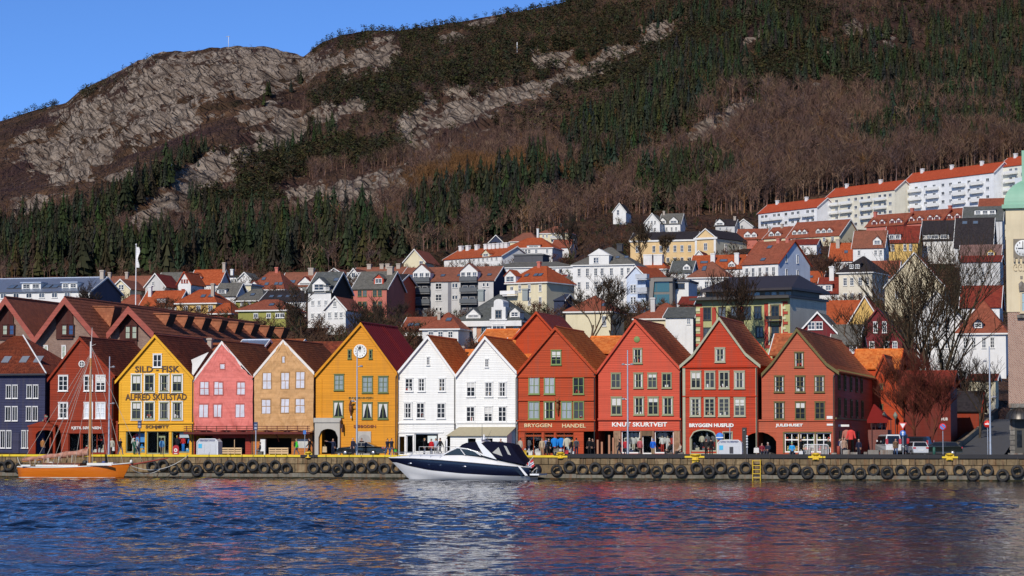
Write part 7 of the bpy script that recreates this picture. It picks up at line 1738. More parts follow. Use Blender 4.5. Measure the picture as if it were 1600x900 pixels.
# ------------------------------------------------------------------ lamp posts, flagpoles, signs, kiosks, barriers
GALV=metal((.62,.62,.62),.45);DKM=flat((.03,.03,.035),.5)
def xy(px,Y):return atY(px,705,Y).x
def zy(py,px,Y):return atY(px,py,Y).z
def street():
 def lamp(px,top,heads,lab,Y=253.5):
  x=xy(px,Y);zt=zy(top,px,Y);e=empty('lamp_post',(x,Y,QZ),lab,'lamp post');m=MB();m.tube((x,Y,QZ),(x,Y,QZ+1.2),.13,.12,10);m.tube((x,Y,QZ+1.2),(x,Y,zt),.11,.055,10);m.build('pole',GALV,e)
  m=MB();m.tube((x,Y,QZ),(x,Y,QZ+.05),.25,.25,10,0,True);m.build('base',GALV,e)
  for py,s in heads:
   z=zy(py,px,Y)
   for k in ((-1,1) if s==2 else (s,)):
    m=MB();m.tube((x,Y,z),(x+k*.35,Y,z+.05),.035,None,6);o=m.build('arm',GALV,e)
    m=MB();m.lathe([(.03,.12),(.14,.08),(.2,-.03),(.16,-.09),(.02,-.1)],(x+k*.45,Y,z+.05),10);m.build('lamp_head',flat((.25,.25,.27)),o)
  return e
 lamp(170,557,((574,1),(631,1)),'slim grey lamp post right of the dark red house door');lamp(557.5,546,((573,1),(627.5,-1)),'slim grey lamp post rising in front of the ochre house clock');lamp(981,547,((570,2),(624,-1)),'slim grey lamp post in front of KNUT SKURTVEIT');lamp(1547.5,541,((565,-1),(621,1)),'slim grey lamp post beside the hill road')
 Y=330;x=xy(210,Y);z0=zy(500,210,Y);zt=zy(382,210,Y);e=empty('flagpole',(x,Y,z0-6),'tall white flagpole with a long white pennant behind the brick building','flagpole');m=MB();m.tube((x,Y,z0-6),(x,Y,zt),.11,.05,8);m.ball((x,Y,zt),.12,.12,.12);m.build('pole',flat((.8,.8,.8)),e)
 m=MB();za,zb=zy(386,210,Y),zy(418,210,Y);
 for i in range(10):
  f0,f1=i/10,(i+1)/10;q=lambda f,s:(x+.06+s*(.35+.1*math.sin(f*9)),Y+s*.2*math.sin(f*7),za+(zb-za)*f)
  m.face([q(f0,0),q(f1,0),q(f1,1),q(f0,1)])
 o=m.build('pennant',cloth((.78,.78,.76)),e)
 for px,t,b,w,lab in ((265,256,284,.25,'pair of thin white masts standing on the left hillside'),(808,66,82,.28,'thin white mast high on the wooded hillside'),(357,56,69,.2,'thin aerial on top of the bare rock summit')):
  hit=None
  while hit is None:hit=GR['bvh'].ray_cast(CAM,ray(px,b).normalized())[0];b+=1
  d=hit.dot(_f0);zt=atD(px,t,d).z;e=empty('mast',hit,lab,'mast')
  for k in ((-.9,.9) if px==265 else (0,)):m=MB();m.tube((hit.x+k,hit.y,hit.z-2),(hit.x+k,hit.y,zt),w,w*.8,6,0,True);m.build('pole',flat((.75,.75,.74)),e)
  if px==357:m=MB();m.box(hit.x-2,hit.x+1,hit.y-.2,hit.y+.2,zt-.8,zt-.4);m.build('crossarm',flat((.3,.3,.3)),e)
 for px,top,bot,Y,col,lab in ((218.2,656.8,669.3,255,(.05,.05,.10),'dark vertical banner sign on a black post in front of the yellow house'),(399.7,659.5,671.8,254,(.03,.05,.12),'dark blue vertical banner sign on a pale post between the wrapped houses')):
  x=xy(px,Y);zt,zb=zy(top,px,Y),zy(bot,px,Y);e=empty('banner_sign',(x,Y,QZ),lab,'sign');m=MB();m.tube((x,Y,QZ),(x,Y,zt),.07,.06,8);m.build('post',DKM if px<300 else GALV,e);m=MB();m.box(x-.2,x+.22,Y-.12,Y-.05,zb,zt);o=m.build('panel',flat(col,.4),e);m=MB();m.box(x-.12,x+.14,Y-.126,Y-.121,zb+.1,zb+.3);m.box(x-.12,x+.14,Y-.126,Y-.121,zt-.35,zt-.25);m.build('print',flat((.35,.36,.42)),o)
 def disc_sign(px,py,r,Y,ring,inner,lab,bar=None,slash=False,zbase=QZ):
  x=xy(px,Y);z=zy(py,px,Y);e=empty('road_sign',(x,Y,zbase),lab,'road sign');m=MB();m.tube((x,Y,zbase),(x,Y,z+r),.04,None,7);m.build('post',GALV,e)
  m=MB();m.lathe([(.01,-.07),(r,-.07),(r,-.045),(.01,-.045)],(x,Y,z),24,0,'y');o=m.build('plate',flat(ring,.4),e);m=MB()
  if bar:m.box(x-r*.7,x+r*.7,Y-.078,Y-.073,z-r*.16,z+r*.16);m.build('bar',flat(bar,.4),o)
  else:m.disc((x,Y-.074,z),r*.72,20);m.build('field',flat(inner,.4),o)
  if slash:
   m=MB();u=r*.68*.707;w=r*.11
   m.face([(x-u-w,Y-.08,z+u-w),(x-u+w,Y-.08,z+u+w),(x+u+w,Y-.08,z-u+w),(x+u-w,Y-.08,z-u-w)][::-1]);m.build('slash',flat(ring,.4),o)
  return e,x
 disc_sign(1473.5,667,.36,258,(.62,.03,.03),(.05,.20,.55),'round blue no parking sign with a red rim on a grey post',slash=True)
 disc_sign(1543.5,662.5,.36,258,(.62,.03,.02),None,'round red no entry sign with a white bar beside the lamp post',bar=(.8,.8,.78))
 e,x=disc_sign(1411,677,.30,259,(.05,.16,.5),(.05,.16,.5),'post with a blue arrow sign under a red and white give way triangle');z=zy(665,1411,259);m=MB();m.face([(x-.42,258.92,z+.3),(x,258.92,z-.42),(x+.42,258.92,z+.3)]);m.face([(x-.27,258.9,z+.2),(x,258.9,z-.25),(x+.27,258.9,z+.2)],1);m.build('triangle',[flat((.6,.04,.04)),flat((.75,.75,.72))],e);m=MB();zz=zy(677,1411,259);m.face([(x-.05,258.9,zz-.2),(x+.05,258.9,zz-.2),(x+.05,258.9,zz+.05),(x-.05,258.9,zz+.05)]);m.face([(x-.15,258.9,zz+.05),(x+.15,258.9,zz+.05),(x,258.9,zz+.22)]);m.build('arrow',flat((.8,.8,.8)),e)
 Y=256;x=xy(476.2,Y);z=zy(675.5,476,Y);e=empty('parking_sign',(x,Y,QZ),'small square blue sign on a thin post in front of the orange ground floor','road sign');m=MB();m.tube((x,Y,QZ),(x,Y,z+.25),.035,None,6);m.build('post',GALV,e);m=MB();m.box(x-.17,x+.17,Y-.07,Y-.04,z-.2,z+.2);m.build('plate',flat((.05,.16,.45),.4),e)
 Y=266.8;x=xy(1124.6,Y);z=zy(682,1124,Y);m=MB();m.lathe([(.01,-.05),(.4,-.05),(.4,0),(.01,0)],(x,Y,z),20,0,'y');m.box(x-.4,x+.4,Y-.06,Y-.051,z-.16,z-.05,1);o=m.build('wall_sign',[flat((.04,.2,.6)),flat((.7,.72,.75))]);tag(o,'round blue shop sign with a pale band beside the arched BRYGGEN HUSFLID window','sign')
 Y=262;x=xy(274.5,Y);m=MB();zt=zy(695.5,274,Y);m.prism([(x-.36,QZ),(x+.36,QZ),(x+.36,zt-.3)]+[(x+.36*math.cos(a),zt-.3+.3*math.sin(a)) for a in [math.pi*i/8 for i in range(1,8)]]+[(x-.36,zt-.3)],Y,Y+.08);e=empty('pavement_board',(x,Y,QZ),'red arched pavement sign with a white disc in front of the yellow house','sign');m.build('board',flat((.42,.02,.025),.4),e)
 m=MB();m.disc((x,Y-.006,QZ+.52),.2,16);m.disc((x,Y-.012,QZ+.52),.09,12,1);m.box(x-.2,x+.2,Y-.008,Y-.004,QZ+.12,QZ+.2);m.build('print',[flat((.75,.73,.7)),flat((.3,.02,.02))],e)
 for a,b,t,Y,word,lab in ((308,340.5,686,253.2,'BERGEN HAVN','white service cabin with slanted shoulders lettered BERGEN HAVN on the quay'),(1121.5,1158.5,688,252.6,'PORT OF BERGEN','white service cabin lettered PORT OF BERGEN on the quay')):
  x0,x1=xy(a,Y),xy(b,Y);zt=zy(t,a,Y);e=empty('service_cabin',((x0+x1)/2,Y,QZ),lab,'cabin');s=.3;wt=gloss((.52,.53,.55),.4,.2);m=MB();m.prism([(x0+.05,QZ+.03),(x1-.05,QZ+.03),(x1-.05,zt-s),(x1-s,zt-.02),(x0+s,zt-.02),(x0+.05,zt-s)],Y,Y+1.4);m.build('body',wt,e)
  m=MB();fr=.07
  pts=[(x0,QZ),(x0,zt-s),(x0+s-.02,zt),(x1-s+.02,zt),(x1,zt-s),(x1,QZ)]
  for p,q in zip(pts,pts[1:]):m.tube((p[0],Y-.04,p[1]),(q[0],Y-.04,q[1]),.05,None,6)
  m.build('frame',flat((.8,.8,.82)),e)
  w=x1-x0;
  for k in range(3):m=MB();xa=x0+.2+(w-.4)*k/3;m.box(xa+.03,xa+(w-.4)/3-.03,Y-.03,Y-.002,QZ+.15,zt-.55);m.build('door_panel',wt,e)
  m=MB();m.box(x0+.15,x0+.15+.4,Y-.05,Y-.031,zt-.95,zt-.5);m.build('blue_label',flat((.05,.4,.62)),e)
  if a>1000:m=MB();m.box(x0+w*.5,x0+w*.66,Y-.05,Y-.031,QZ+.3,zt-.65);m.build('grille',flat((.03,.03,.04)),e);m=MB();m.tube((x0+w*.48,Y+.5,zt),(x0+w*.48,Y+.5,zy(667,1140,Y)),.05,None,6);m.build('aerial',GALV,e)
  text(e,word,a+5,t+3.8,b-5,t+1.2,Y-.01,flat((.08,.10,.25)),.01,ext=.005)
 Y=254.5;x0,x1=xy(1256,Y),xy(1294,Y);zt=zy(694.5,1270,Y);e=empty('crowd_barrier',((x0+x1)/2,Y,QZ),'white tubular crowd barrier in front of the JULEHUSET shop window','barrier');wm=flat((.78,.78,.78),.4);m=MB();pts=[(x0,QZ+.1),(x0,zt-.1),(x0+.12,zt),(x1-.12,zt),(x1,zt-.1),(x1,QZ+.1)]
 for p,q in zip(pts,pts[1:]):m.tube((p[0],Y,p[1]),(q[0],Y,q[1]),.035,None,6)
 m.tube((x0,Y,QZ+.2),(x1,Y,QZ+.2),.035,None,6);m.build('frame',wm,e)
 for i in range(1,17):x=x0+(x1-x0)*i/17;m=MB();m.tube((x,Y,QZ+.2),(x,Y,zt),.022,None,5);m.build('bar',wm,e)
 cb=stone((.36,.33,.29));
 for k,(a,b,t,lab) in enumerate(((1256,1265.5,702.5,'concrete block under the left end of the white crowd barrier'),(1282.5,1292.5,702,'concrete block under the right end of the white crowd barrier'),(1299,1307.5,707.5,'low concrete block left of the red bollard'),(1317,1327.5,703,'tall concrete block right of the red bollard'),(1328.5,1339.5,706.5,'long low concrete block in front of the shaded side wall'),(1349.5,1355,706,'concrete block at the right corner of the shaded side wall'),(1356,1373,703,'long concrete block in front of the brick terrace'),(1375,1395,703,'long concrete block right of the brick terrace'))):
  Y=255.2;x0,x1=xy(a,Y),xy(b,Y);zt=zy(t,a,Y);m=MB();c=.05;m.box(x0,x1,Y,Y+.6,QZ,zt-c);m.prism([(x0,zt-c),(x1,zt-c),(x1-c,zt),(x0+c,zt)],Y+.02,Y+.58);o=m.build('concrete_block',cb,None,((x0+x1)/2,Y,QZ));tag(o,lab,'concrete block','concrete blocks on the quay')
 Y=255;x=xy(1310.2,Y);m=MB();m.lathe([(.01,0),(.17,0),(.17,1.0),(.15,1.04),(.01,1.05)],(x,Y,QZ),14);o=m.build('bollard',flat((.30,.05,.025)));tag(o,'rust red cylindrical bollard in front of the olive corner board','bollard')
 Y=258;x=xy(1459.5,Y);m=MB();m.lathe([(.01,0),(.14,0),(.14,.9),(.01,.95)],(x,Y,QZ),12);o=m.build('bollard',flat((.02,.10,.07)));tag(o,'dark green bollard left of the no parking sign post','bollard')
 Y=262;x=xy(1163,Y);m=MB();zt=zy(668,1163,Y);m.box(x-.22,x+.22,Y,Y+.3,QZ,zt);m.ball((x,Y-.05,zt-.3),.1,.1,.1,6,4,1);o=m.build('black_pillar',[flat((.02,.02,.02)),flat((.3,.3,.3))]);tag(o,'tall black square pillar at the left of the JULEHUSET arch','pillar')
 x=xy(1168.2,Y);e=empty('postcard_stand',(x,Y-.3,QZ),'slim grey stand holding a column of white round items beside the black pillar','stand');m=MB();m.tube((x,Y-.3,QZ),(x,Y-.3,QZ+2.1),.06,None,6);m.build('pole',GALV,e)
 for k in range(5):m=MB();m.ball((x,Y-.38,QZ+.9+k*.28),.12,.06,.1,7,4);m.build('item',flat((.6,.62,.63)),e)
 for px,t,b,lab in ((1382,644.5,660,'old fashioned globe lamp at the right corner of the terrace awning'),(1399.5,645,668,'old fashioned pointed lantern on the red wall right of the awning')):
  Y=284 if px<1390 else 301;x=xy(px,Y);z=zy(650,px,Y);e=empty('street_lantern',(x,Y,QZ),lab,'lantern');m=MB();m.tube((x,Y,QZ),(x,Y,z-.3),.05,None,6);m.build('post',DKM,e);m=MB();m.lathe([(.05,-.4),(.25,-.1),(.28,.1),(.16,.3),(.03,.5)],(x,Y,z),8);m.build('lantern_head',flat((.2,.22,.18)),e)
 for px,c,lab in ((866.5,(.02,.22,.62),'bright blue jacket on a stand left of the door of BRYGGEN HANDEL'),(877,(.02,.2,.58),'bright blue jacket on a stand right of the door of BRYGGEN HANDEL'),(886,(.5,.47,.36),'cream patterned jacket on a stand in front of BRYGGEN HANDEL'),(1329.8,(.65,.07,.06),'coral red jacket hung out on the shaded side wall of JULEHUSET'),(1323,(.42,.16,.12),'brown pink jacket hung out on the shaded side wall of JULEHUSET')):
  Y=264.5 if px<1000 else 269;good('jacket',xy(px,Y),Y,zy(703 if px<1000 else 692,px,Y)+.35,[c],lab,'jackets hung outside the shops',.2,1.35 if px<1000 else 1.5)
 for px,c in ((872,(.22,.2,.17)),(822,(.6,.4,.05)),(828,(.62,.6,.55)),(842,(.6,.58,.54)),(888,(.5,.05,.06)),(893,(.6,.6,.6))):good('goods',xy(px,265),265,QZ,[c,sc(c,.7),(.5,.5,.5)],'crate of goods standing outside the shop front of BRYGGEN HANDEL','goods outside BRYGGEN HANDEL',0,1.4 if px==872 else .9)
 Y=252;e=empty('quay_railing',(xy(690,Y),Y,QZ),'thin grey steel railing on the quay behind the bow of the motor yacht','railing')
 for a,b,z in ((655,712,.95),(655,712,.5)):m=MB();m.tube((xy(a,Y),Y,QZ+z),(xy(b,Y),Y,QZ+z),.025,None,5);m.build('rail',GALV,e)
 for px in (655,664,674,684,694,703,712):m=MB();x=xy(px,Y);m.tube((x,Y,QZ),(x,Y,QZ+.95),.03,None,5);m.build('post',GALV,e)
 m=MB();x=xy(697,Y);m.tube((x,Y+.2,QZ),(x,Y+.2,QZ+1.75),.09,None,8,0,True);o=m.build('white_post',flat((.75,.75,.75)));tag(o,'short white post behind the railing in front of the white arch','post')
street()
# ------------------------------------------------------------------ people
def skin_mesh(name,V,E,rad):
 me=bpy.data.meshes.new('tmp');me.from_pydata(V,E,[]);o=bpy.data.objects.new('tmp',me);COL.objects.link(o)
 md=o.modifiers.new('s','SKIN');md.use_smooth_shade=True ;sub=o.modifiers.new('u','SUBSURF');sub.levels=1;sub.render_levels=1
 for i,r in enumerate(rad):me.skin_vertices[0].data[i].radius=r if isinstance(r,tuple) else (r,r)
 me.skin_vertices[0].data[0].use_root=True
 dg=bpy.context.evaluated_depsgraph_get();out=bpy.data.meshes.new_from_object(o.evaluated_get(dg));bpy.data.objects.remove(o);bpy.data.meshes.remove(me);out.name=name;return out
def body(pose):
 V,E,Rd,part=[],[],[],[]
 def v(p,r,par=None):
  V.append(p);Rd.append(r)
  if par is not None:E.append((par,len(V)-1))
  return len(V)-1
 sit=pose=='sit';H=.50 if sit else .93
 pel=v((0,0,H),(.17,.125));wa=v((0,.0,H+.17),(.165,.12),pel);ch=v((0,-.01,H+.36),(.185,.125),wa);sh=v((0,0,H+.49),(.13,.09),ch);nk=v((0,-.01,H+.57),.058,sh);hd=v((0,-.02,H+.63),.06,nk)
 hands=[]
 for s in (-1,1):
  sw={'stand':0,'walk':.26*s,'sit':-.22,'point':0}[pose]
  if pose=='point' and s==-1:el,wr,ha=(-.45,-.05,H+.49),(-.70,-.08,H+.56),(-.79,-.09,H+.58)
  elif sit:el,wr,ha=(s*.25,-.06,H+.2),(s*.14,-.27,H+.12),(s*.10,-.34,H+.12)
  else:el,wr,ha=(s*.245,.02+sw*.45,H+.20),(s*.25,-.05+sw,H-.04),(s*.245,-.07+sw*1.1,H-.12)
  a=v((s*.18,0,H+.465),.082,sh);b=v(el,.060,a);c=v(wr,.044,b);d=v(ha,(.045,.026),c);hands.append((Vector(wr),Vector(ha)))
  st={'stand':0,'walk':-.24*s,'sit':0,'point':0}[pose]
  if sit:kn,an,to=(s*.12,-.40,.50),(s*.12,-.42,.10),(s*.13,-.56,.05)
  else:kn,an,to=(s*.10,-.02+st*.45-(.05 if pose=='walk' else 0),.50),(s*.10,.02+st,.10+(.05 if pose=='walk' and s==-1 and st>0 else 0)),(s*.115,-.13+st,.05)
  hp=v((s*.095,-.01 if not sit else -.08,H-.06),.105,pel);k=v(kn,.075,hp);an_=v(an,.055,k);v(to,(.05,.04),an_)
 me=skin_mesh('person',V,E,Rd)
 bm=bmesh.new();bm.from_mesh(me)
 top=H+.40
 for f in bm.faces:
  c=f.calc_center_median();mi=2
  if c.z>H+.545:mi=0
  elif any((c-h).dot((h-w).normalized())>-.075 and (c-h).length<.12 for w,h in hands):mi=0
  elif c.z<(.085 if not sit else .09):mi=4
  elif sit and c.z<H-.02 or sit and c.y<-.16 and c.z<H+.06:mi=3
  elif c.z<H-.13:mi=3
  f.material_index=mi;f.smooth=True
 def add(m_,mat):
  vs=[bm.verts.new(p) for p in m_.v]
  for f,idx in zip(m_.f,m_.m):
   q=bm.faces.new([vs[i] for i in f]);q.material_index=idx if mat is None else mat;q.smooth=True
 z=H+.70
 m=MB();m.ball((0,-.03,z),.076,.095,.118,12,9,0);m.ball((0,-.125,z-.005),.014,.022,.024,6,4,0)
 for s in (-1,1):m.ball((s*.078,-.02,z-.005),.012,.022,.032,6,4,0);m.ball((s*.032,-.112,z+.02),.012,.008,.008,6,4,4)
 m.box(-.025,.025,-.122,-.112,z-.058,z-.048,4);add(m,None)
 m=MB();m.ball((0,-.012,z+.028),.086,.1,.108,12,8,1);add(m,None)
 for (w,h) in hands:
  d=(h-w).normalized();sd=d.cross(Vector((0,1,0)));sd=sd.normalized() if sd.length>.1 else Vector((1,0,0));m=MB()
  for k,L in enumerate((.062,.074,.07,.054)):
   b=h+d*.03+sd*(k-1.5)*.019;q=b+d*L*.55;m.tube(b,q,.0095,.009,5);m.tube(q,q+(d+Vector((0,-.6,0))).normalized()*L*.5,.009,.007,5,0,True)
  b=h-d*.02-sd*.035;m.tube(b,b+(d-sd*.8).normalized()*.055,.011,.008,5,0,True);add(m,0)
 bm.to_mesh(me);bm.free();return me
def people():
 B={p:body(p) for p in ('stand','walk','sit','point')}
 for me in B.values():
  ids=[p.material_index for p in me.polygons];me.materials.clear()
  for k in range(5):me.materials.append(None)
  me.polygons.foreach_set('material_index',ids)
 SKIN=flat((.52,.29,.20),.6)
 BLK,DKB,GRY,JEAN,TAN=(.012,.012,.014),(.02,.025,.05),(.16,.16,.17),(.06,.10,.20),(.34,.25,.15)
 L=[(66.5,266.3,160,'stand',(.34,.15,.05),DKB,(.05,.03,.02),'person in a tan jacket standing inside the dark red gateway'),(175,261,180,'stand',(.42,.40,.33),(.03,.03,.03),(.25,.2,.15),'person in a pale grey coat with back turned near the dark red annex'),
(188,260,70,'walk',(.02,.02,.025),GRY,(.02,.015,.01),'person in black with grey trousers left of the yellow house'),(210,262,150,'stand',(.02,.10,.06),(.02,.08,.05),(.03,.02,.015),'person in a dark green coat at the left window of the yellow house'),(214.5,263,200,'stand',(.45,.45,.45),GRY,(.3,.25,.2),'person in pale grey beside the dark green coated one at the yellow house'),
(253,262,180,'stand',(.13,.33,.55),TAN,(.03,.02,.015),'person in a sky blue shirt and tan trousers facing the yellow house door'),(342.5,262,20,'stand',BLK,BLK,(.25,.12,.05),'person all in black with a pale scarf right of the BERGEN HAVN cabin'),(406.5,264,-70,'sit',(.05,.045,.05),GRY,(.02,.02,.02),'dark clothed person sitting left of the off-white panel'),
(463.5,256,-80,'walk',(.06,.50,.05),(.14,.12,.13),(.2,.14,.08),'person in a bright green jacket walking left'),(484,258,-60,'walk',BLK,BLK,BLK,'person in a long black coat walking at the corner of the ochre house'),(520.5,264,0,'point',DKB,DKB,(.3,.2,.12),'man in dark blue with one arm stretched out in the grey stone gateway'),
(551.5,253,-30,'stand',(.025,.025,.045),(.02,.02,.03),(.4,.34,.28),'man in a dark suit standing in front of the black car'),(565,265,0,'stand',(.03,.02,.02),DKB,(.04,.015,.01),'dark haired person behind the black car'),(605.5,255,60,'walk',(.025,.025,.04),JEAN,(.02,.015,.012),'left man of the pair in dark jackets and jeans right of the black car'),
(611.8,254.5,60,'walk',(.025,.03,.045),JEAN,(.02,.015,.012),'right man of the dark jacketed pair carrying a black and green bag'),(663,262,90,'stand',BLK,DKB,(.3,.2,.08),'person in black at the white house shop window'),(674,261,-20,'stand',(.50,.02,.025),DKB,(.03,.02,.015),'person in a red jacket behind the bow of the motor yacht'),
(681,263,0,'stand',(.36,.42,.52),GRY,(.04,.03,.02),'person in pale blue next to the red jacketed one behind the yacht'),(688,260,-50,'walk',(.02,.02,.022),GRY,(.03,.02,.02),'person in a black jacket right of the red and pale blue ones'),(782.5,256,10,'stand',(.16,.10,.06),DKB,(.35,.03,.03),'person in a brown coat and red hat behind the yacht canopy'),
(813,258,150,'stand',(.44,.38,.30),(.05,.03,.03),(.05,.03,.02),'person in a beige coat at the left edge of BRYGGEN HANDEL'),(847,262,10,'stand',(.45,.34,.22),TAN,(.1,.06,.04),'person in a tan jacket left of the BRYGGEN HANDEL door'),(853,263,170,'stand',(.16,.22,.40),(.3,.22,.15),(.12,.08,.04),'person in a grey blue jacket at the BRYGGEN HANDEL door'),
(857.5,262.5,-10,'stand',BLK,BLK,(.4,.4,.38),'person in black with a pale hat at the BRYGGEN HANDEL door'),(893,261,80,'stand',(.02,.02,.025),GRY,BLK,'dark haired person in black at the right window of BRYGGEN HANDEL'),(900.5,260,180,'stand',(.10,.10,.11),DKB,(.03,.02,.02),'person in a dark grey jacket with a backpack seen from behind'),
(921,260,10,'stand',BLK,BLK,(.42,.36,.28),'fair haired person in black in front of the dark passage'),(926.3,261,-20,'stand',(.015,.012,.014),BLK,(.06,.04,.03),'dark haired person in black in front of the dark passage'),(968,259,-80,'walk',(.02,.02,.028),DKB,(.03,.02,.02),'person in dark clothes walking left in front of KNUT SKURTVEIT'),
(977.5,260,180,'stand',(.42,.03,.04),DKB,(.05,.03,.02),'small person in a red jacket left of the lamp post at KNUT SKURTVEIT'),(1000,261,170,'stand',(.42,.10,.11),BLK,(.1,.05,.03),'person in a pinkish red jacket left of the KNUT SKURTVEIT door'),(1020.3,260,180,'stand',(.02,.12,.55),TAN,(.15,.2,.4),'person in a vivid blue hooded jacket at the KNUT SKURTVEIT door'),
(1046.5,257,-60,'sit',(.02,.02,.02),(.03,.03,.03),(.08,.06,.05),'dark clothed person crouching at the right window of KNUT SKURTVEIT'),(1063,256,-60,'sit',(.45,.36,.27),(.03,.03,.03),(.03,.02,.015),'person in a beige jacket sitting left of the scarlet house'),(1103.5,258,150,'stand',(.03,.025,.025),BLK,(.16,.05,.04),'left one of the pair in black at the arched shop window'),
(1111,257.5,190,'stand',BLK,BLK,(.02,.015,.015),'right one of the pair in black at the arched shop window'),(1190.5,257,20,'sit',(.20,.025,.04),DKB,(.02,.02,.02),'person in a maroon jacket sitting in front of the JULEHUSET arch'),(1200,257,-20,'sit',(.025,.03,.05),(.05,.05,.07),(.45,.42,.4),'person in a dark jacket and pale cap sitting in front of the JULEHUSET arch'),
(1237.5,256,10,'sit',(.03,.30,.62),DKB,(.1,.5,.1),'person in a bright blue jacket and green hat sitting by the JULEHUSET window'),(1251.3,254.2,80,'walk',(.012,.012,.014),BLK,BLK,'tall person in a long black coat and cap walking left of the crowd barrier'),(1294.5,256.5,-30,'stand',(.02,.025,.02),(.03,.03,.03),(.3,.16,.1),'person in dark clothes behind the right end of the crowd barrier'),
(1311.5,263,90,'stand',(.03,.03,.09),DKB,(.04,.03,.02),'person in navy behind the red bollard'),(1316.5,262,-10,'stand',(.42,.38,.37),GRY,(.3,.24,.15),'fair haired person in pale grey at the shaded side wall'),(1319.5,261,30,'stand',(.38,.24,.17),DKB,(.06,.04,.03),'person in light brown at the shaded side wall'),
(1342,257,-15,'stand',(.02,.022,.045),(.03,.03,.04),(.42,.36,.28),'fair haired person in navy near the right corner of the shaded wall'),(1399.5,256,15,'walk',(.14,.085,.05),JEAN,(.12,.07,.04),'person in a brown jacket and jeans in front of the parked vans'),
(1365,284.6,0,'stand',(.5,.2,.16),DKB,(.08,.05,.03),'leftmost of the three people on the terrace under the red awning'),(1375,284.8,0,'stand',(.55,.5,.45),DKB,(.3,.2,.1),'middle one of the three people on the terrace under the red awning'),(1382,285,0,'stand',(.45,.12,.1),DKB,(.06,.04,.03),'rightmost of the three people on the terrace under the red awning')]
 rnd=random.Random(6)
 for px,Y,rot,pose,jac,tro,hair,lab in L:
  x=xy(px,Y);z=QZ if Y<283.9 or px<1300 else zy(671.5,1370,283)-.55
  if pose=='sit':
   m=MB();c,s_=math.cos(R(rot)),math.sin(R(rot));m.box(x-.3,x+.3,Y-.12,Y+.28,QZ,QZ+.40);o=m.build('low_seat',stone((.2,.18,.16)));tag(o,'low seat under the '+lab.replace(' crouching','').replace(' sitting','').replace(' and green hat','').replace(' and pale cap',''),'seat')
  o=place('person',B[pose],None,(x,Y,z),(0,0,R(rot)),(1,1,1));k=rnd.uniform(.98,1.07);o.scale=(k*1.06,k*1.06,k)
  for sl,mt in zip(o.material_slots,(SKIN,cm(hair),cm(jac),cm(tro),flat((.03,.025,.02)))):sl.link='OBJECT';sl.material=mt
  tag(o,lab,'person')
 def bag(px,Y,z,w,h,c,lab,name='bag',cat='bag',d=.16,stripe=None):
  x=xy(px,Y);m=MB();m.prism([(x-w/2,z),(x+w/2,z),(x+w/2-.03,z+h),(x-w/2+.03,z+h)],Y-d/2,Y+d/2);m.tube((x-w/4,Y,z+h),(x,Y,z+h+.16),.012,None,4);m.tube((x,Y,z+h+.16),(x+w/4,Y,z+h),.012,None,4)
  if stripe:m.box(x-w/3,x+w/3,Y-d/2-.01,Y-d/2-.002,z+.1,z+h-.08,1)
  o=m.build(name,[cm(c),cm(stripe or c)]);tag(o,lab,cat)
 bag(618,254.4,QZ+.32,.42,.42,(.015,.015,.015),'black bag with a green patch carried by the right dark jacketed man',stripe=(.08,.35,.03));bag(507.5,263.6,QZ+.30,.5,.62,(.55,.42,.25),'tan paper bag hanging in the grey stone gateway');bag(460.3,256.1,QZ+.95,.2,.45,(.03,.03,.03),'black backpack on the walker in the bright green jacket','backpack','backpack');bag(900.5,259.8,QZ+.95,.34,.5,(.05,.05,.06),'dark backpack on the person in the dark grey jacket','backpack','backpack');bag(177.5,260.6,QZ+.45,.3,.4,(.6,.58,.55),'white carrier bag held by the person in the pale grey coat');bag(1182,256.6,QZ+.35,.55,.5,(.65,.64,.62),'white bag beside the sitters in front of the JULEHUSET arch');bag(1251.5,253.7,QZ+.1,.42,.45,(.6,.6,.6),'white carrier bag held by the tall person in black')
people()
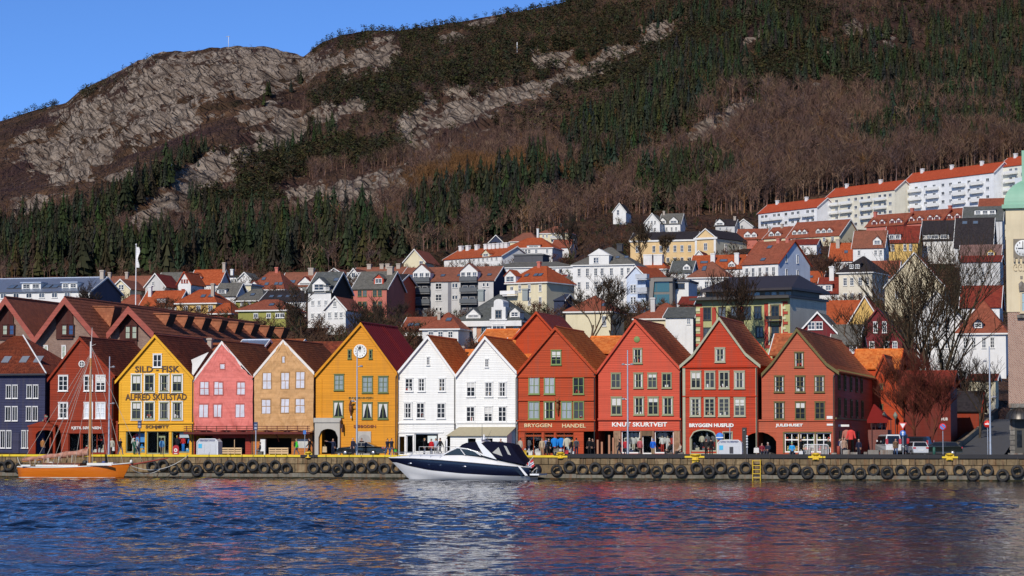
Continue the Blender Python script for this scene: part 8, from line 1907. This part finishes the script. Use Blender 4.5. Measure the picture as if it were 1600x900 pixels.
# ------------------------------------------------------------------ vehicles
def car(px_c,Y,length,height,width,rot,paint_c,label,kind='sedan',cat='car'):
 """a car along local x (front at -x), wheels, glass, lights and plates as parts"""
 x,y=xy(px_c,Y),Y
 e=empty('parked_car',(x,y,QZ),label,cat,'cars parked along the quay');
 L,H,W_=length,height,width
 if kind=='sedan':low=[(-.5,.30),(-.49,.52),(-.43,.60),(-.2,.66),(.30,.68),(.46,.64),(.495,.55),(.5,.30)];cab=[(-.23,.66),(-.09,.97),(.02,1.0),(.14,.98),(.32,.68)]
 elif kind=='hatch':low=[(-.5,.30),(-.49,.5),(-.42,.60),(-.22,.66),(.42,.66),(.49,.6),(.5,.30)];cab=[(-.24,.66),(-.1,.96),(.1,1.0),(.36,.96),(.47,.62)]
 else:low=[(-.5,.25),(-.49,.45),(-.42,.52),(.46,.52),(.5,.5),(.5,.25)];cab=[(-.43,.51),(-.30,.95),(-.1,1.0),(.46,1.0),(.495,.51)]
 w2=W_/2;body_=gloss(paint_c,.2,.9)
 def loft(poly,ws,name,mat,par,y_in=.0):
  m=MB();n=len(poly);A=[(e.location.x+px*L,y-w,QZ+pz*H) for (px,pz),w in zip(poly,ws)];B=[(a[0],2*y-a[1],a[2]) for a in A]
  m.face(A);m.face(B[::-1])
  for i in range(n):j=(i+1)%n;m.face([A[j],A[i],B[i],B[j]],0)
  return m.build(name,mat,par)
 pl=[(-.5,.17),*low,(.5,.17)]
 body=loft(pl[::1],[w2*(.86 if abs(p[0])>.48 else .94 if abs(p[0])>.42 else 1) for p in pl],'body',body_,e)
 loft(cab,[w2*(.92 if c[1]<.75 else .74) for c in cab],'cabin',body_,e)
 gl=gloss((.012,.014,.018),.05);
 cx=e.location.x
 def on(f,z):
  return w2*(.92+(.74-.92)*min(1,max(0,(z-.68)/.3)))
 a,b,c,d=cab[0],cab[1],cab[-2],cab[-1]
 for s in (-1,1):
  m=MB();zb,zt=a[1]+.04,.93;fl=lambda p,q,z:p[0]+(q[0]-p[0])*(z-p[1])/(q[1]-p[1]+1e-6)
  x0b,x0t,x1b,x1t=fl(a,b,zb)+.015,fl(a,b,zt)+.015,fl(d,c,zb)-.02,fl(d,c,zt)-.02;xm=(x0t+x1t)/2
  for (pb,pt,qb,qt) in ((x0b,x0t,xm-.006,xm-.006),(xm+.006,xm+.006,x1b,x1t)):
   q=[(cx+pb*L,y+s*(on(0,zb)+.012),QZ+zb*H),(cx+qb*L,y+s*(on(0,zb)+.012),QZ+zb*H),(cx+qt*L,y+s*(on(0,zt)+.012),QZ+zt*H),(cx+pt*L,y+s*(on(0,zt)+.012),QZ+zt*H)]
   m=MB();m.face(q if s<0 else q[::-1]);m.build('side_window',gl,e)
 for p,q,nm,sg in ((a,b,'windscreen',-1),(d,c,'rear_window',1)):
  z0,z1=p[1]+.05,.94 if q[1]>=.94 else q[1]-.02;f=lambda z:p[0]+(q[0]-p[0])*(z-p[1])/(q[1]-p[1]+1e-6)
  m=MB();k=[(cx+(f(z0)+sg*.006)*L,y-on(0,z0)*.86,QZ+z0*H),(cx+(f(z0)+sg*.006)*L,y+on(0,z0)*.86,QZ+z0*H),(cx+(f(z1)+sg*.006)*L,y+on(0,z1)*.86,QZ+z1*H),(cx+(f(z1)+sg*.006)*L,y-on(0,z1)*.86,QZ+z1*H)]
  m.face(k if sg>0 else k[::-1]);m.build(nm,gl,e)
 r=.31
 for fx in (-.31,.29):
  for s in (-1,1):
   m=MB();m.lathe([(r*.62,-.02),(r*.9,-.1),(r,-.07),(r,.07),(r*.9,.1),(r*.62,.02)],(cx+fx*L,y+s*(w2-.06),QZ+r),20,0,'y');w=m.build('wheel',flat((.012,.012,.012)),e)
   m=MB();m.lathe([(.03,-.09),(r*.3,-.08),(r*.64,-.06),(r*.64,.06),(r*.3,.08),(.03,.09)],(cx+fx*L,y+s*(w2-.05),QZ+r),12,0,'y');m.build('rim',metal((.6,.6,.62),.3),w)
 for sy in (-1,1):
  m=MB();m.box(cx-.497*L,cx-.46*L,y+sy*w2*.62-.16,y+sy*w2*.62+.16,QZ+.50*H,QZ+.57*H);m.build('headlight',gloss((.6,.62,.64),.08),e)
  m=MB();zz=(.52,.62) if kind!='van' else (.55,.8);m.box(cx+.475*L,cx+.503*L,y+sy*w2*.74-.13,y+sy*w2*.74+.13,QZ+zz[0]*H,QZ+zz[1]*H);m.build('tail_light',gloss((.45,.02,.02),.1),e)
  m=MB();m.box(cx-.17*L,cx-.14*L,y+sy*(w2+.02),y+sy*(w2+.16),QZ+.66*H,QZ+.74*H) if sy>0 else m.box(cx-.17*L,cx-.14*L,y-w2-.16,y-w2-.02,QZ+.66*H,QZ+.74*H);m.build('wing_mirror',body_,e)
 m=MB();m.box(cx+.501*L,cx+.506*L,y-.26,y+.26,QZ+.38*H,QZ+.45*H);m.build('number_plate',flat((.7,.7,.68)),e)
 m=MB();m.box(cx-.507*L,cx+.507*L,y-w2*.9,y+w2*.9,QZ+.16*H,QZ+.25*H);m.build('bumper',flat((.03,.03,.03)),e)
 e.rotation_euler.z=R(rot);return e
def vehicles():
 car(565,256.5,5.0,1.42,1.8,4,(.008,.011,.013),'shiny black saloon car parked on the quay in front of the ochre house')
 car(1432.5,261,3.9,1.5,1.75,-72,(.50,.51,.52),'silver hatchback seen from behind near the red twigged trees','hatch')
 car(1388,272,4.6,2.2,1.9,-70,(.68,.68,.68),'white van parked behind the terrace steps','van','van')
 car(1400,275,4.8,2.25,1.9,-70,(.03,.03,.035),'black van parked right of the white van','van','van')
 car(1424,277,4.6,2.0,1.9,-20,(.02,.022,.03),'dark van standing behind the silver hatchback','van','van')
 car(1467,266,4.7,1.5,1.8,8,(.010,.014,.013),'black estate car half hidden by the low road parapet','hatch')
vehicles()
# ------------------------------------------------------------------ boats
def hull(stations,mats,bands,name,par,close=True):
 """stations: (x, [(half breadth, z), ...] keel to gunwale); bands: material index for each strip"""
 m=MB()
 for s in (-1,1):
  for (xa,A),(xb,B) in zip(stations,stations[1:]):
   for i in range(len(A)-1):
    q=[(xa(A[i][1]) if callable(xa) else xa,s*A[i][0],A[i][1]),(xb(B[i][1]) if callable(xb) else xb,s*B[i][0],B[i][1]),(xb(B[i+1][1]) if callable(xb) else xb,s*B[i+1][0],B[i+1][1]),(xa(A[i+1][1]) if callable(xa) else xa,s*A[i+1][0],A[i+1][1])]
    m.face(q if s<0 else q[::-1],bands[i],None,True)
 x0,A=stations[0] if stations[0][1][-1][0]>stations[-1][1][-1][0] else stations[-1]
 if close:
  for i in range(len(A)-1):m.face([(x0,-A[i][0],A[i][1]),(x0,A[i][0],A[i][1]),(x0,A[i+1][0],A[i+1][1]),(x0,-A[i+1][0],A[i+1][1])],bands[i])
 return m
def sailboat():
 Y=246.6;P=lambda px,py:(atY(px,py,Y).x,atY(px,py,Y).z)
 xs,xb=P(42,0)[0],P(211,0)[0];L=xb-xs;e=empty('sailing_boat',(xs,Y,0),'varnished orange wooden sailing boat with a furled pink brown sail moored at the quay','sailing boat')
 VN=N('varnished_planks');VN.set(Roughness=.22);VN.b.inputs['Coat Weight'].default_value=.5
 g=VN.noise(1.0,VN.coord('Object',(.5,3,7)),4.0,.6);seam=VN.n('Math',operation='FRACT');sp=VN.n('SeparateXYZ');VN.l(VN.coord(),sp.inputs[0]);mm=VN.math('MULTIPLY',sp.outputs[2],7.0);VN.l(mm,seam.inputs[0])
 VN.color(VN.mix(VN.ramp(seam.outputs[0],[(0.0,.75),(.09,0)]),VN.mix(g,(.55,.12,.008),(.72,.20,.014)),(.2,.05,.01)));wood=flat((.30,.10,.03),.4);white=gloss((.75,.73,.68),.3,.2);black=flat((.012,.012,.014),.6)
 st=[]
 zs=lambda t:1.02+.55*t**2.2+.14*(1-t)**3
 for i in range(17):
  t=i/16;hb=1.6*(math.sin(math.pi*min(1,.16+t*.84))**.55 if t<.999 else 0.01)*(1 if t<.75 else 1-((t-.75)/.25)**2*.55);hb=max(hb,.03) if t>.98 else hb
  if t>=.999:hb=.03
  sh=zs(t);A=[(0.02,-.75),(hb*.55,-.45),(hb*.84,.02),(hb*.86,.10),(hb*.95,sh*.55),(hb,sh-.13),(hb*1.0,sh)]
  bx=xs+L*t
  def fx(z,t=t,bx=bx,sh=sh):return bx-(1-z/sh)*(0.85*max(0,(t-.75)/.25)**2)+(0.12*(1-z/sh) if t<.05 else 0)
  st.append((fx,A))
 loc=lambda m:m
 m=hull(st,None,[2,2,1,0,0,0],'hull',e,False);A=st[0][1]
 for i in range(6):m.face([(st[0][0](A[i][1]),A[i][0],A[i][1]),(st[0][0](A[i][1]),-A[i][0],A[i][1]),(st[0][0](A[i+1][1]),-A[i+1][0],A[i+1][1]),(st[0][0](A[i+1][1]),A[i+1][0],A[i+1][1])],[2,2,1,0,0,0][i])
 m.v=[(x,y+Y,z) for x,y,z in m.v];m.build('hull',[VN.mat,white,black],e,merge=True)
 m=MB()
 for (fa,A),(fb,B) in zip(st,st[1:]):a,b=A[-1],B[-1];m.face([(fa(a[1]),Y-a[0]*.98,a[1]-.12),(fb(b[1]),Y-b[0]*.98,b[1]-.12),(fb(b[1]),Y+b[0]*.98,b[1]-.12),(fa(a[1]),Y+a[0]*.98,a[1]-.12)])
 m.build('deck',wood,e)
 for s in (-1,1):
  m=MB()
  for (fa,A),(fb,B) in zip(st,st[1:]):m.tube((fa(A[-1][1]),Y+s*A[-1][0],A[-1][1]),(fb(B[-1][1]),Y+s*B[-1][0],B[-1][1]),.06,None,6)
  m.build('gunwale',white if True else wood,e)
 X=lambda px:P(px,0)[0];Z=lambda py:P(120,py)[1]
 m=MB();m.box(X(80),X(137),Y-.85,Y+.85,1.0,1.55);m.build('cabin',flat((.32,.10,.03),.35),e);m=MB();m.slab((X(79),Y-.95,1.57),(X(138),Y-.95,1.57),(X(138),Y+.95,1.57),(X(79),Y+.95,1.57),.06);m.build('cabin_roof',flat((.24,.09,.04),.4),e)
 for k in range(4):m=MB();x=X(86+k*13);m.lathe([(.01,-.02),(.13,-.02),(.13,.0)],(x,Y-.852,1.3),12,0,'y');m.build('porthole',black,e)
 for a,b in ((51,65),(73,138),(152,190)):m=MB();m.box(X(a),X(b),Y-1.5,Y-1.44,1.2+(.12 if a>150 else 0),1.38+(.2 if a>150 else 0));m.build('rail_board',white,e)
 m=MB();m.box(X(154),X(166),Y-.55,Y+.5,1.1,1.62);m.build('hatch',black,e);m=MB();m.box(X(178),X(186),Y-.5,Y+.4,1.25,1.62);m.build('hatch',white,e)
 mx=X(147.3);sp_=flat((.50,.22,.06),.3);m=MB();m.tube((mx,Y,.6),(mx,Y,Z(600)),.15,.13,10);m.tube((mx,Y,Z(600)),(mx,Y,Z(560)),.13,.11,10);m.build('mast',sp_,e);m=MB();m.tube((mx,Y,Z(560)+.02),(mx,Y,Z(534)),.115,.10,10);m.tube((mx+.05,Y,Z(538)),(mx+.12,Y,Z(512)),.035,.02,6);m.build('topmast',flat((.72,.70,.66),.4),e);m=MB();m.tube((mx,Y,Z(541)),(mx+.55,Y,Z(538)),.03,.02,5);m.build('spreader',flat((.6,.55,.5)),e)
 b0,b1=Vector((mx-.1,Y-.1,Z(708))),Vector((X(44),Y-.1,Z(720.5)));m=MB();m.tube(b0-Vector((0,0,.18)),b1-Vector((0,0,.05)),.09,.07,8);m.build('boom',sp_,e)
 SAIL=N('furled_canvas');SAIL.set(Roughness=.9);sv=SAIL.noise(2.2,SAIL.coord(),4.0,.6);SAIL.color(SAIL.ramp(sv,[(.3,(.24,.10,.06)),(.5,(.42,.20,.14)),(.7,(.52,.30,.22))]));SAIL.bump(sv,.8,.1)
 m=MB();n=26;ring=lambda f:[(b0.lerp(b1,f)+Vector((0,math.cos(a)*(.17+.14*(1-f)+.05*math.sin(f*31)),.12+math.sin(a)*(.17+.20*(1-f)+.05*math.sin(f*23))))) for a in [2*math.pi*k/8 for k in range(8)]]
 for i in range(n):
  A,B=ring(i/n),ring((i+1)/n)
  for k in range(8):j=(k+1)%8;m.face([A[k],A[j],B[j],B[k]][::-1],0,None,True)
 m.build('furled_sail',SAIL.mat,e)
 m=MB()
 rnd=random.Random(5)
 for k in range(16):f=rnd.uniform(.05,.9);q=b0.lerp(b1,f);m=MB();m.tube(q+Vector((0,-.3,0)),q+Vector((rnd.uniform(-.1,.1),-.32,-rnd.uniform(.4,.85))),.07,.04,5);m.build('sail_tie',flat(rnd.choice([(.5,.46,.38),(.4,.25,.18),(.3,.2,.12)])),e)
 m=MB();m.tube((X(208),Y,1.35),(X(268),Y,Z(715.5)),.10,.06,8);m.build('bowsprit',flat((.26,.04,.02),.35),e)
 m=MB();m.ball((X(213),Y-.3,1.72),.16,.16,.2,8,6);m.build('anchor_buoy',white,e)
 rig=flat((.42,.38,.33),.6);tops=Vector((mx,Y,Z(540)))
 for px,s in ((64,-.6),(70,.6),(76,-.3),(98,-1.5),(106,-1.5),(133,-1.5),(140,1.5),(153,-1.5),(161,-1.5),(168,1.5),(199,0.0),(230,0)):
  z=1.25 if px<199 else 1.5;m=MB();m.tube(tops-Vector((0,0,rnd.uniform(0,2.5) if px not in (230,199) else 0)),(X(px),Y+s,z),.020,None,4);m.build('rigging_line',rig,e)
 m=MB();m.tube(b1+Vector((.2,0,.3)),tops-Vector((0,0,.8)),.02,None,4);m.build('rigging_line',rig,e)
 clut=[(.03,.03,.03),(.4,.05,.04),(.5,.38,.1),(.05,.08,.25),(.55,.52,.46)]
 for k in range(9):m=MB();px=rnd.choice([60,66,90,126,143,150,158,168,172]);x=X(px+rnd.uniform(-3,3));m.ball((x,Y+rnd.uniform(-1,.3),1.45+rnd.uniform(0,.25)),rnd.uniform(.15,.32),.2,rnd.uniform(.12,.25),7,5);o=m.build('deck_gear',flat(rnd.choice(clut)));tag(o,'small bundle of gear lying on the deck of the orange sailing boat','gear','gear on the sailing boat')
 for a,b,sag,lab in (((X(212),Y-.2,1.3),(X(281),QY-.1,Z(711.5)),.9,'white mooring rope from the sailing boat bow up to the quay'),((X(213),Y-.2,.95),(X(240),QY-.3,.95),.5,'short white mooring rope hanging at the sailing boat bow'),((X(44),Y,1.15),(X(14),QY-.1,Z(715)),.25,'pale mooring rope from the sailing boat stern to the quay')):
  m=MB();a,b=Vector(a),Vector(b);pts=[a.lerp(b,t/14)-Vector((0,0,sag*4*(t/14)*(1-t/14))) for t in range(15)];m.path([tuple(p) for p in pts],.035,5);o=m.build('mooring_rope',flat((.6,.58,.52)));tag(o,lab,'rope')
 return e
sailboat()
def yacht():
 Y=246.0;P=lambda px,py:(atY(px,py,Y).x,atY(px,py,Y).z);X=lambda px:P(px,0)[0];Z=lambda py:P(720,py)[1]
 e=empty('motor_yacht',(X(730),Y,0),'white motor yacht with a navy hull band and navy canvas cover, bow pointing left','motor yacht')
 GEL=gloss((.80,.80,.80),.12,.6);NAVY=gloss((.006,.008,.024),.15,.3);dark=gloss((.01,.012,.018),.05);nv_c=cloth((.006,.007,.022),(2,2,2),.3)
 xb,xs=X(609.5),X(834);L=xs-xb;st=[]
 SH=[(609.5,716.5),(650,716.8),(700,719.5),(750,723.5),(800,728.2),(834,731)];LO=[(618,722.3),(640,728),(680,734.5),(730,739.5),(780,742.6),(834,744.2)]
 def zz(tab,px):return P(px,interp(px,tab))[1]
 stem=[(609.5,716.5),(622,727),(634,738),(640.5,745.5),(648,752)]
 for i in range(25):
  t=i/24;px=609.5+(834-609.5)*t;hb=2.05*min(1,(t/.42))**.62 if t<.42 else 2.05-.18*((t-.42)/.58)**2;hb=max(hb,.04)
  zsh=zz(SH,px);zlo=min(zz(LO,max(px,618)),zsh-.08);zch=.12+.55*max(0,1-t/.5)**2
  A=[(.03,-.55),(hb*.45,-.28),(hb*.80*min(1,.45+t),max(.02,zch*.6)),(hb*.90*min(1,.6+t),min(zch+.25,zlo-.05)),(hb*.95,zlo),(hb*.985,(zlo+zsh)/2),(hb,zsh),(hb*.99,zsh+.10)]
  def fx(z,px=px,t=t,zsh=zsh):
   s=max(0,1-t/.30)**1.4;off=max(0,(zsh-z))*1.05*s;return X(px)+off+(.55*max(0,(zsh-z)/zsh)*max(0,(t-.9)/.1)*-1 if False else 0)
  st.append((fx,A))
 m=hull(st,None,[0,0,0,0,1,1,0],'hull',e,False);A=st[-1][1];f=st[-1][0]
 bands=[0,0,0,0,1,1,0]
 for i in range(7):m.face([(f(0),-A[i][0],A[i][1]),(f(0),A[i][0],A[i][1]),(f(0),A[i+1][0],A[i+1][1]),(f(0),-A[i+1][0],A[i+1][1])],bands[i])
 m.v=[(x,y+Y,z) for x,y,z in m.v];m.build('hull',[GEL,NAVY],e,merge=True)
 for s in (-1,1):
  m=MB()
  for (fa,A),(fb,B) in zip(st,st[1:]):m.tube((fa(A[6][1]),Y+s*(A[6][0]+.0),A[6][1]+.02),(fb(B[6][1]),Y+s*(B[6][0]),B[6][1]+.02),.045,None,6)
  m.build('rub_rail',flat((.02,.02,.025),.4),e)
 DK=[(609.5,715.5),(625,712.5),(648,710.2),(690,708.6),(712,706.5),(730,705),(755,711),(785,717),(808,722),(828,729)]
 m=MB();rows=[]
 for i in range(25):
  t=i/24;px=609.5+(830-609.5)*t;fxx,A=st[i];hb=A[7][0];ze=A[7][1];zc=max(ze+.02,zz(DK,px));rows.append([(X(px),Y+hb*k,ze+(zc-ze)*(1-abs(k)**3.2)) for k in (-1,-.93,-.8,-.5,0,.5,.8,.93,1)])
 for A,B in zip(rows,rows[1:]):
  for k in range(8):m.face([A[k],B[k],B[k+1],A[k+1]],0,None,True)
 m.build('deck',GEL,e,merge=True)
 def side(poly,y,name,mat,t=.05,par=e):
  m=MB();m.prism([(X(a),Z(b)) for a,b in poly][::-1] if False else [(X(a),Z(b)) for a,b in poly],y,y+t);return m.build(name,mat,par)
 for s,yy in ((-1,Y-1.52),(1,Y+1.47)):
  side([(704,710.3),(762,711.5),(752,706.5),(738,702.6),(722,700.2),(714,703.5)],yy,'side_window',dark)
  m=MB();pts=[(701,710),(712,704),(722,699.6),(738,701.6),(752,706),(763,711.6)]
  for a,b in zip(pts,pts[1:]):m.tube((X(a[0]),yy-.02 if s<0 else yy+.07,Z(a[1])),(X(b[0]),yy-.02 if s<0 else yy+.07,Z(b[1])),.07,None,6)
  for a,b in (((727,702),(734,711)),((748,705),(758,711.5))):m.tube((X(a[0]),yy-.02 if s<0 else yy+.07,Z(a[1])),(X(b[0]),yy-.02 if s<0 else yy+.07,Z(b[1])),.05,None,6)
  m.build('window_frame',GEL,e)
 m=MB();m.face([(X(700),Y-1.5,Z(710.5)),(X(700),Y+1.5,Z(710.5)),(X(722),Y+1.4,Z(700)),(X(722),Y-1.4,Z(700))][::-1]);m.build('windscreen',dark,e)
 m=MB();m.prism([(X(704),Z(711)),(X(765),Z(712)),(X(757),Z(704)),(X(740),Z(702)),(X(722),Z(701.5))],Y-1.44,Y+1.44);m.build('cockpit_side',flat((.10,.09,.09)),e)
 def shell(prof,hw,name,mat,drop=.25):
  m=MB();rws=[]
  for px,py,k in prof:z=Z(py);x=X(px);rws.append([(x,Y+hw*k*c,z-drop*abs(c)**3) for c in (-1,-.85,-.5,0,.5,.85,1)])
  for A,B in zip(rws,rws[1:]):
   for i in range(6):m.face([A[i],B[i],B[i+1],A[i+1]],0,None,True)
  return m.build(name,mat,e,merge=True)
 shell([(723,699,.8),(729,693.5,.88),(736,690.8,.92),(746,690.3,.94),(752,691,.95)],1.5,'helm_canopy',nv_c,.2)
 for s in (-1,1):side([(724,699.3),(757,705),(752,691.5),(746,691),(736,691.6),(729,694.3)],Y+s*1.42-.03,'canopy_side',nv_c)
 for s in (-1,1):side([(764,712),(783,717.5),(775,708),(766,698),(759.5,688.5),(751,689),(755.5,698)],Y+s*1.62-.12,'arch_leg',GEL,.24)
 m=MB();m.prism([(X(750.5),Z(690)),(X(760),Z(690)),(X(759),Z(687)),(X(752),Z(687))],Y-1.6,Y+1.6);m.build('arch_top',GEL,e)
 m=MB();m.lathe([(.01,0),(.28,0),(.3,.12),(.2,.26),(.01,.3)],(X(756),Y,Z(687)),14);m.build('radar_dome',GEL,e);m=MB();m.tube((X(755.3),Y-.4,Z(687)),(X(755.3),Y-.4,Z(662)),.035,.02,6);m.tube((X(759),Y+.5,Z(687)),(X(766),Y+.5,Z(672)),.02,.012,5);m.build('aerial',flat((.1,.1,.1)),e);m=MB();m.tube((X(757.5),Y-.2,Z(687)),(X(757.5),Y-.2,Z(679)),.07,.07,8,0,True);m.build('mast_light',GEL,e)
 shell([(759,690,.9),(768,689.6,.95),(785,690.6,.98),(803,692.8,.97),(805.5,696,.97),(814,710,.98),(826,725,.96)],1.78,'cockpit_cover',nv_c,.35)
 for s in (-1,1):side([(783,715),(800,720),(826,725.2),(814,710),(805,696),(803,694.5),(785,692.8),(768,691.8),(759.5,692),(767,700),(776,709)],Y+s*1.74-.03,'cover_side',nv_c)
 for pl in ([(777,707),(786.5,698.5),(792.5,712.5)],[(794.5,696),(798.5,697.2),(805.5,711),(801,709.6)]):side(pl[::-1] if False else pl,Y-1.82,'cover_window',gloss((.45,.43,.38),.2),.03)
 for px,py in ((647.5,724.6),(681,726.2),(699,727),(735,729)):
  i=(px-609.5)/(834-609.5)*24;A=st[int(i)][1];y=Y-max(A[5][0],A[6][0])-.03;m=MB();m.lathe([(.01,-.02),(.09,-.02),(.11,0)],(0,0,0),14,0,'y');m.v=[(X(px)+a*2.2,y+b,Z(py)+c) for a,b,c in m.v];m.build('porthole',metal((.12,.13,.16),.25),e)
 side([(808,729.5),(813,729.8),(826,741),(822,743)],Y-2.0,'side_vent',dark,.1);side([(816,727),(820,728),(832,742),(828,742.5)],Y-1.98,'transom_rail',GEL,.12)
 m=MB();m.box(X(828),X(848),Y-1.7,Y+1.7,Z(742),Z(739.5));m.build('swim_platform',GEL,e);m=MB();m.box(X(832),X(834),Y-1.6,Y+1.6,.3,1.1);m.build('transom_door',GEL,e)
 for k in range(3):m=MB();x=X(833+k*5);m.tube((x,Y-1.6,Z(740)),(x+.1,Y-1.6,Z(734)),.03,None,6);m.build('stern_rail',GALV,e)
 m=MB();m.tube((X(833),Y-1.2,Z(739)),(X(843),Y-1.2,Z(730)),.03,None,5);m.build('flagstaff',flat((.6,.55,.5)),e)
 m=MB();a=(X(840.5),Z(715));b=(X(829),Z(725));fl=lambda u,v:(X(828+9*u+2.5*v),Y-1.25-.08*math.sin(u*6),Z(723.5-6.5*u+10.5*v))
 mats=[flat((.5,.02,.03)),flat((.75,.75,.75)),flat((.03,.05,.2))]
 nx,ny=22,16;cell=lambda u,v:2 if abs(u-.36)<.06 or abs(v-.5)<.08 else 1 if abs(u-.36)<.12 or abs(v-.5)<.16 else 0
 for i in range(nx):
  for j in range(ny):u0,u1,v0,v1=i/nx,(i+1)/nx,j/ny,(j+1)/ny;m.face([fl(u0,v1),fl(u1,v1),fl(u1,v0),fl(u0,v0)],cell((u0+u1)/2,(v0+v1)/2))
 o=m.build('ensign',mats);tag(o,'small red flag with a blue and white cross at the stern of the motor yacht','flag');m=MB();m.tube((X(826.5),Y-1.2,Z(727)),(X(838),Y-1.2,Z(713)),.03,None,5);m.build('flag_pole',flat((.6,.58,.55)),o)
 m=MB();m.ball((X(841),Y-.4,Z(734)),.45,.5,.55,9,7);m.box(X(839),X(843),Y-.7,Y-.1,Z(743),Z(735));o=m.build('outboard_motor',flat((.012,.012,.015),.4));tag(o,'black covered outboard motor on the swim platform of the yacht','motor')
 for s in (-1,1):
  m=MB();pts=[]
  for px in (614,630,648,665,682,698):i=int((px-609.5)/224.5*24);q=(X(px),Y+s*(st[i][1][7][0]-.08),st[i][1][7][1]+.55);pts.append(q)
  for a,b in zip(pts,pts[1:]):m.tube(a,b,.022,None,5)
  for q in pts:m.tube(q,(q[0]-.15,q[1],q[2]-.55),.02,None,5)
  m.build('pulpit_rail',GALV,e)
yacht()
fit_texts()
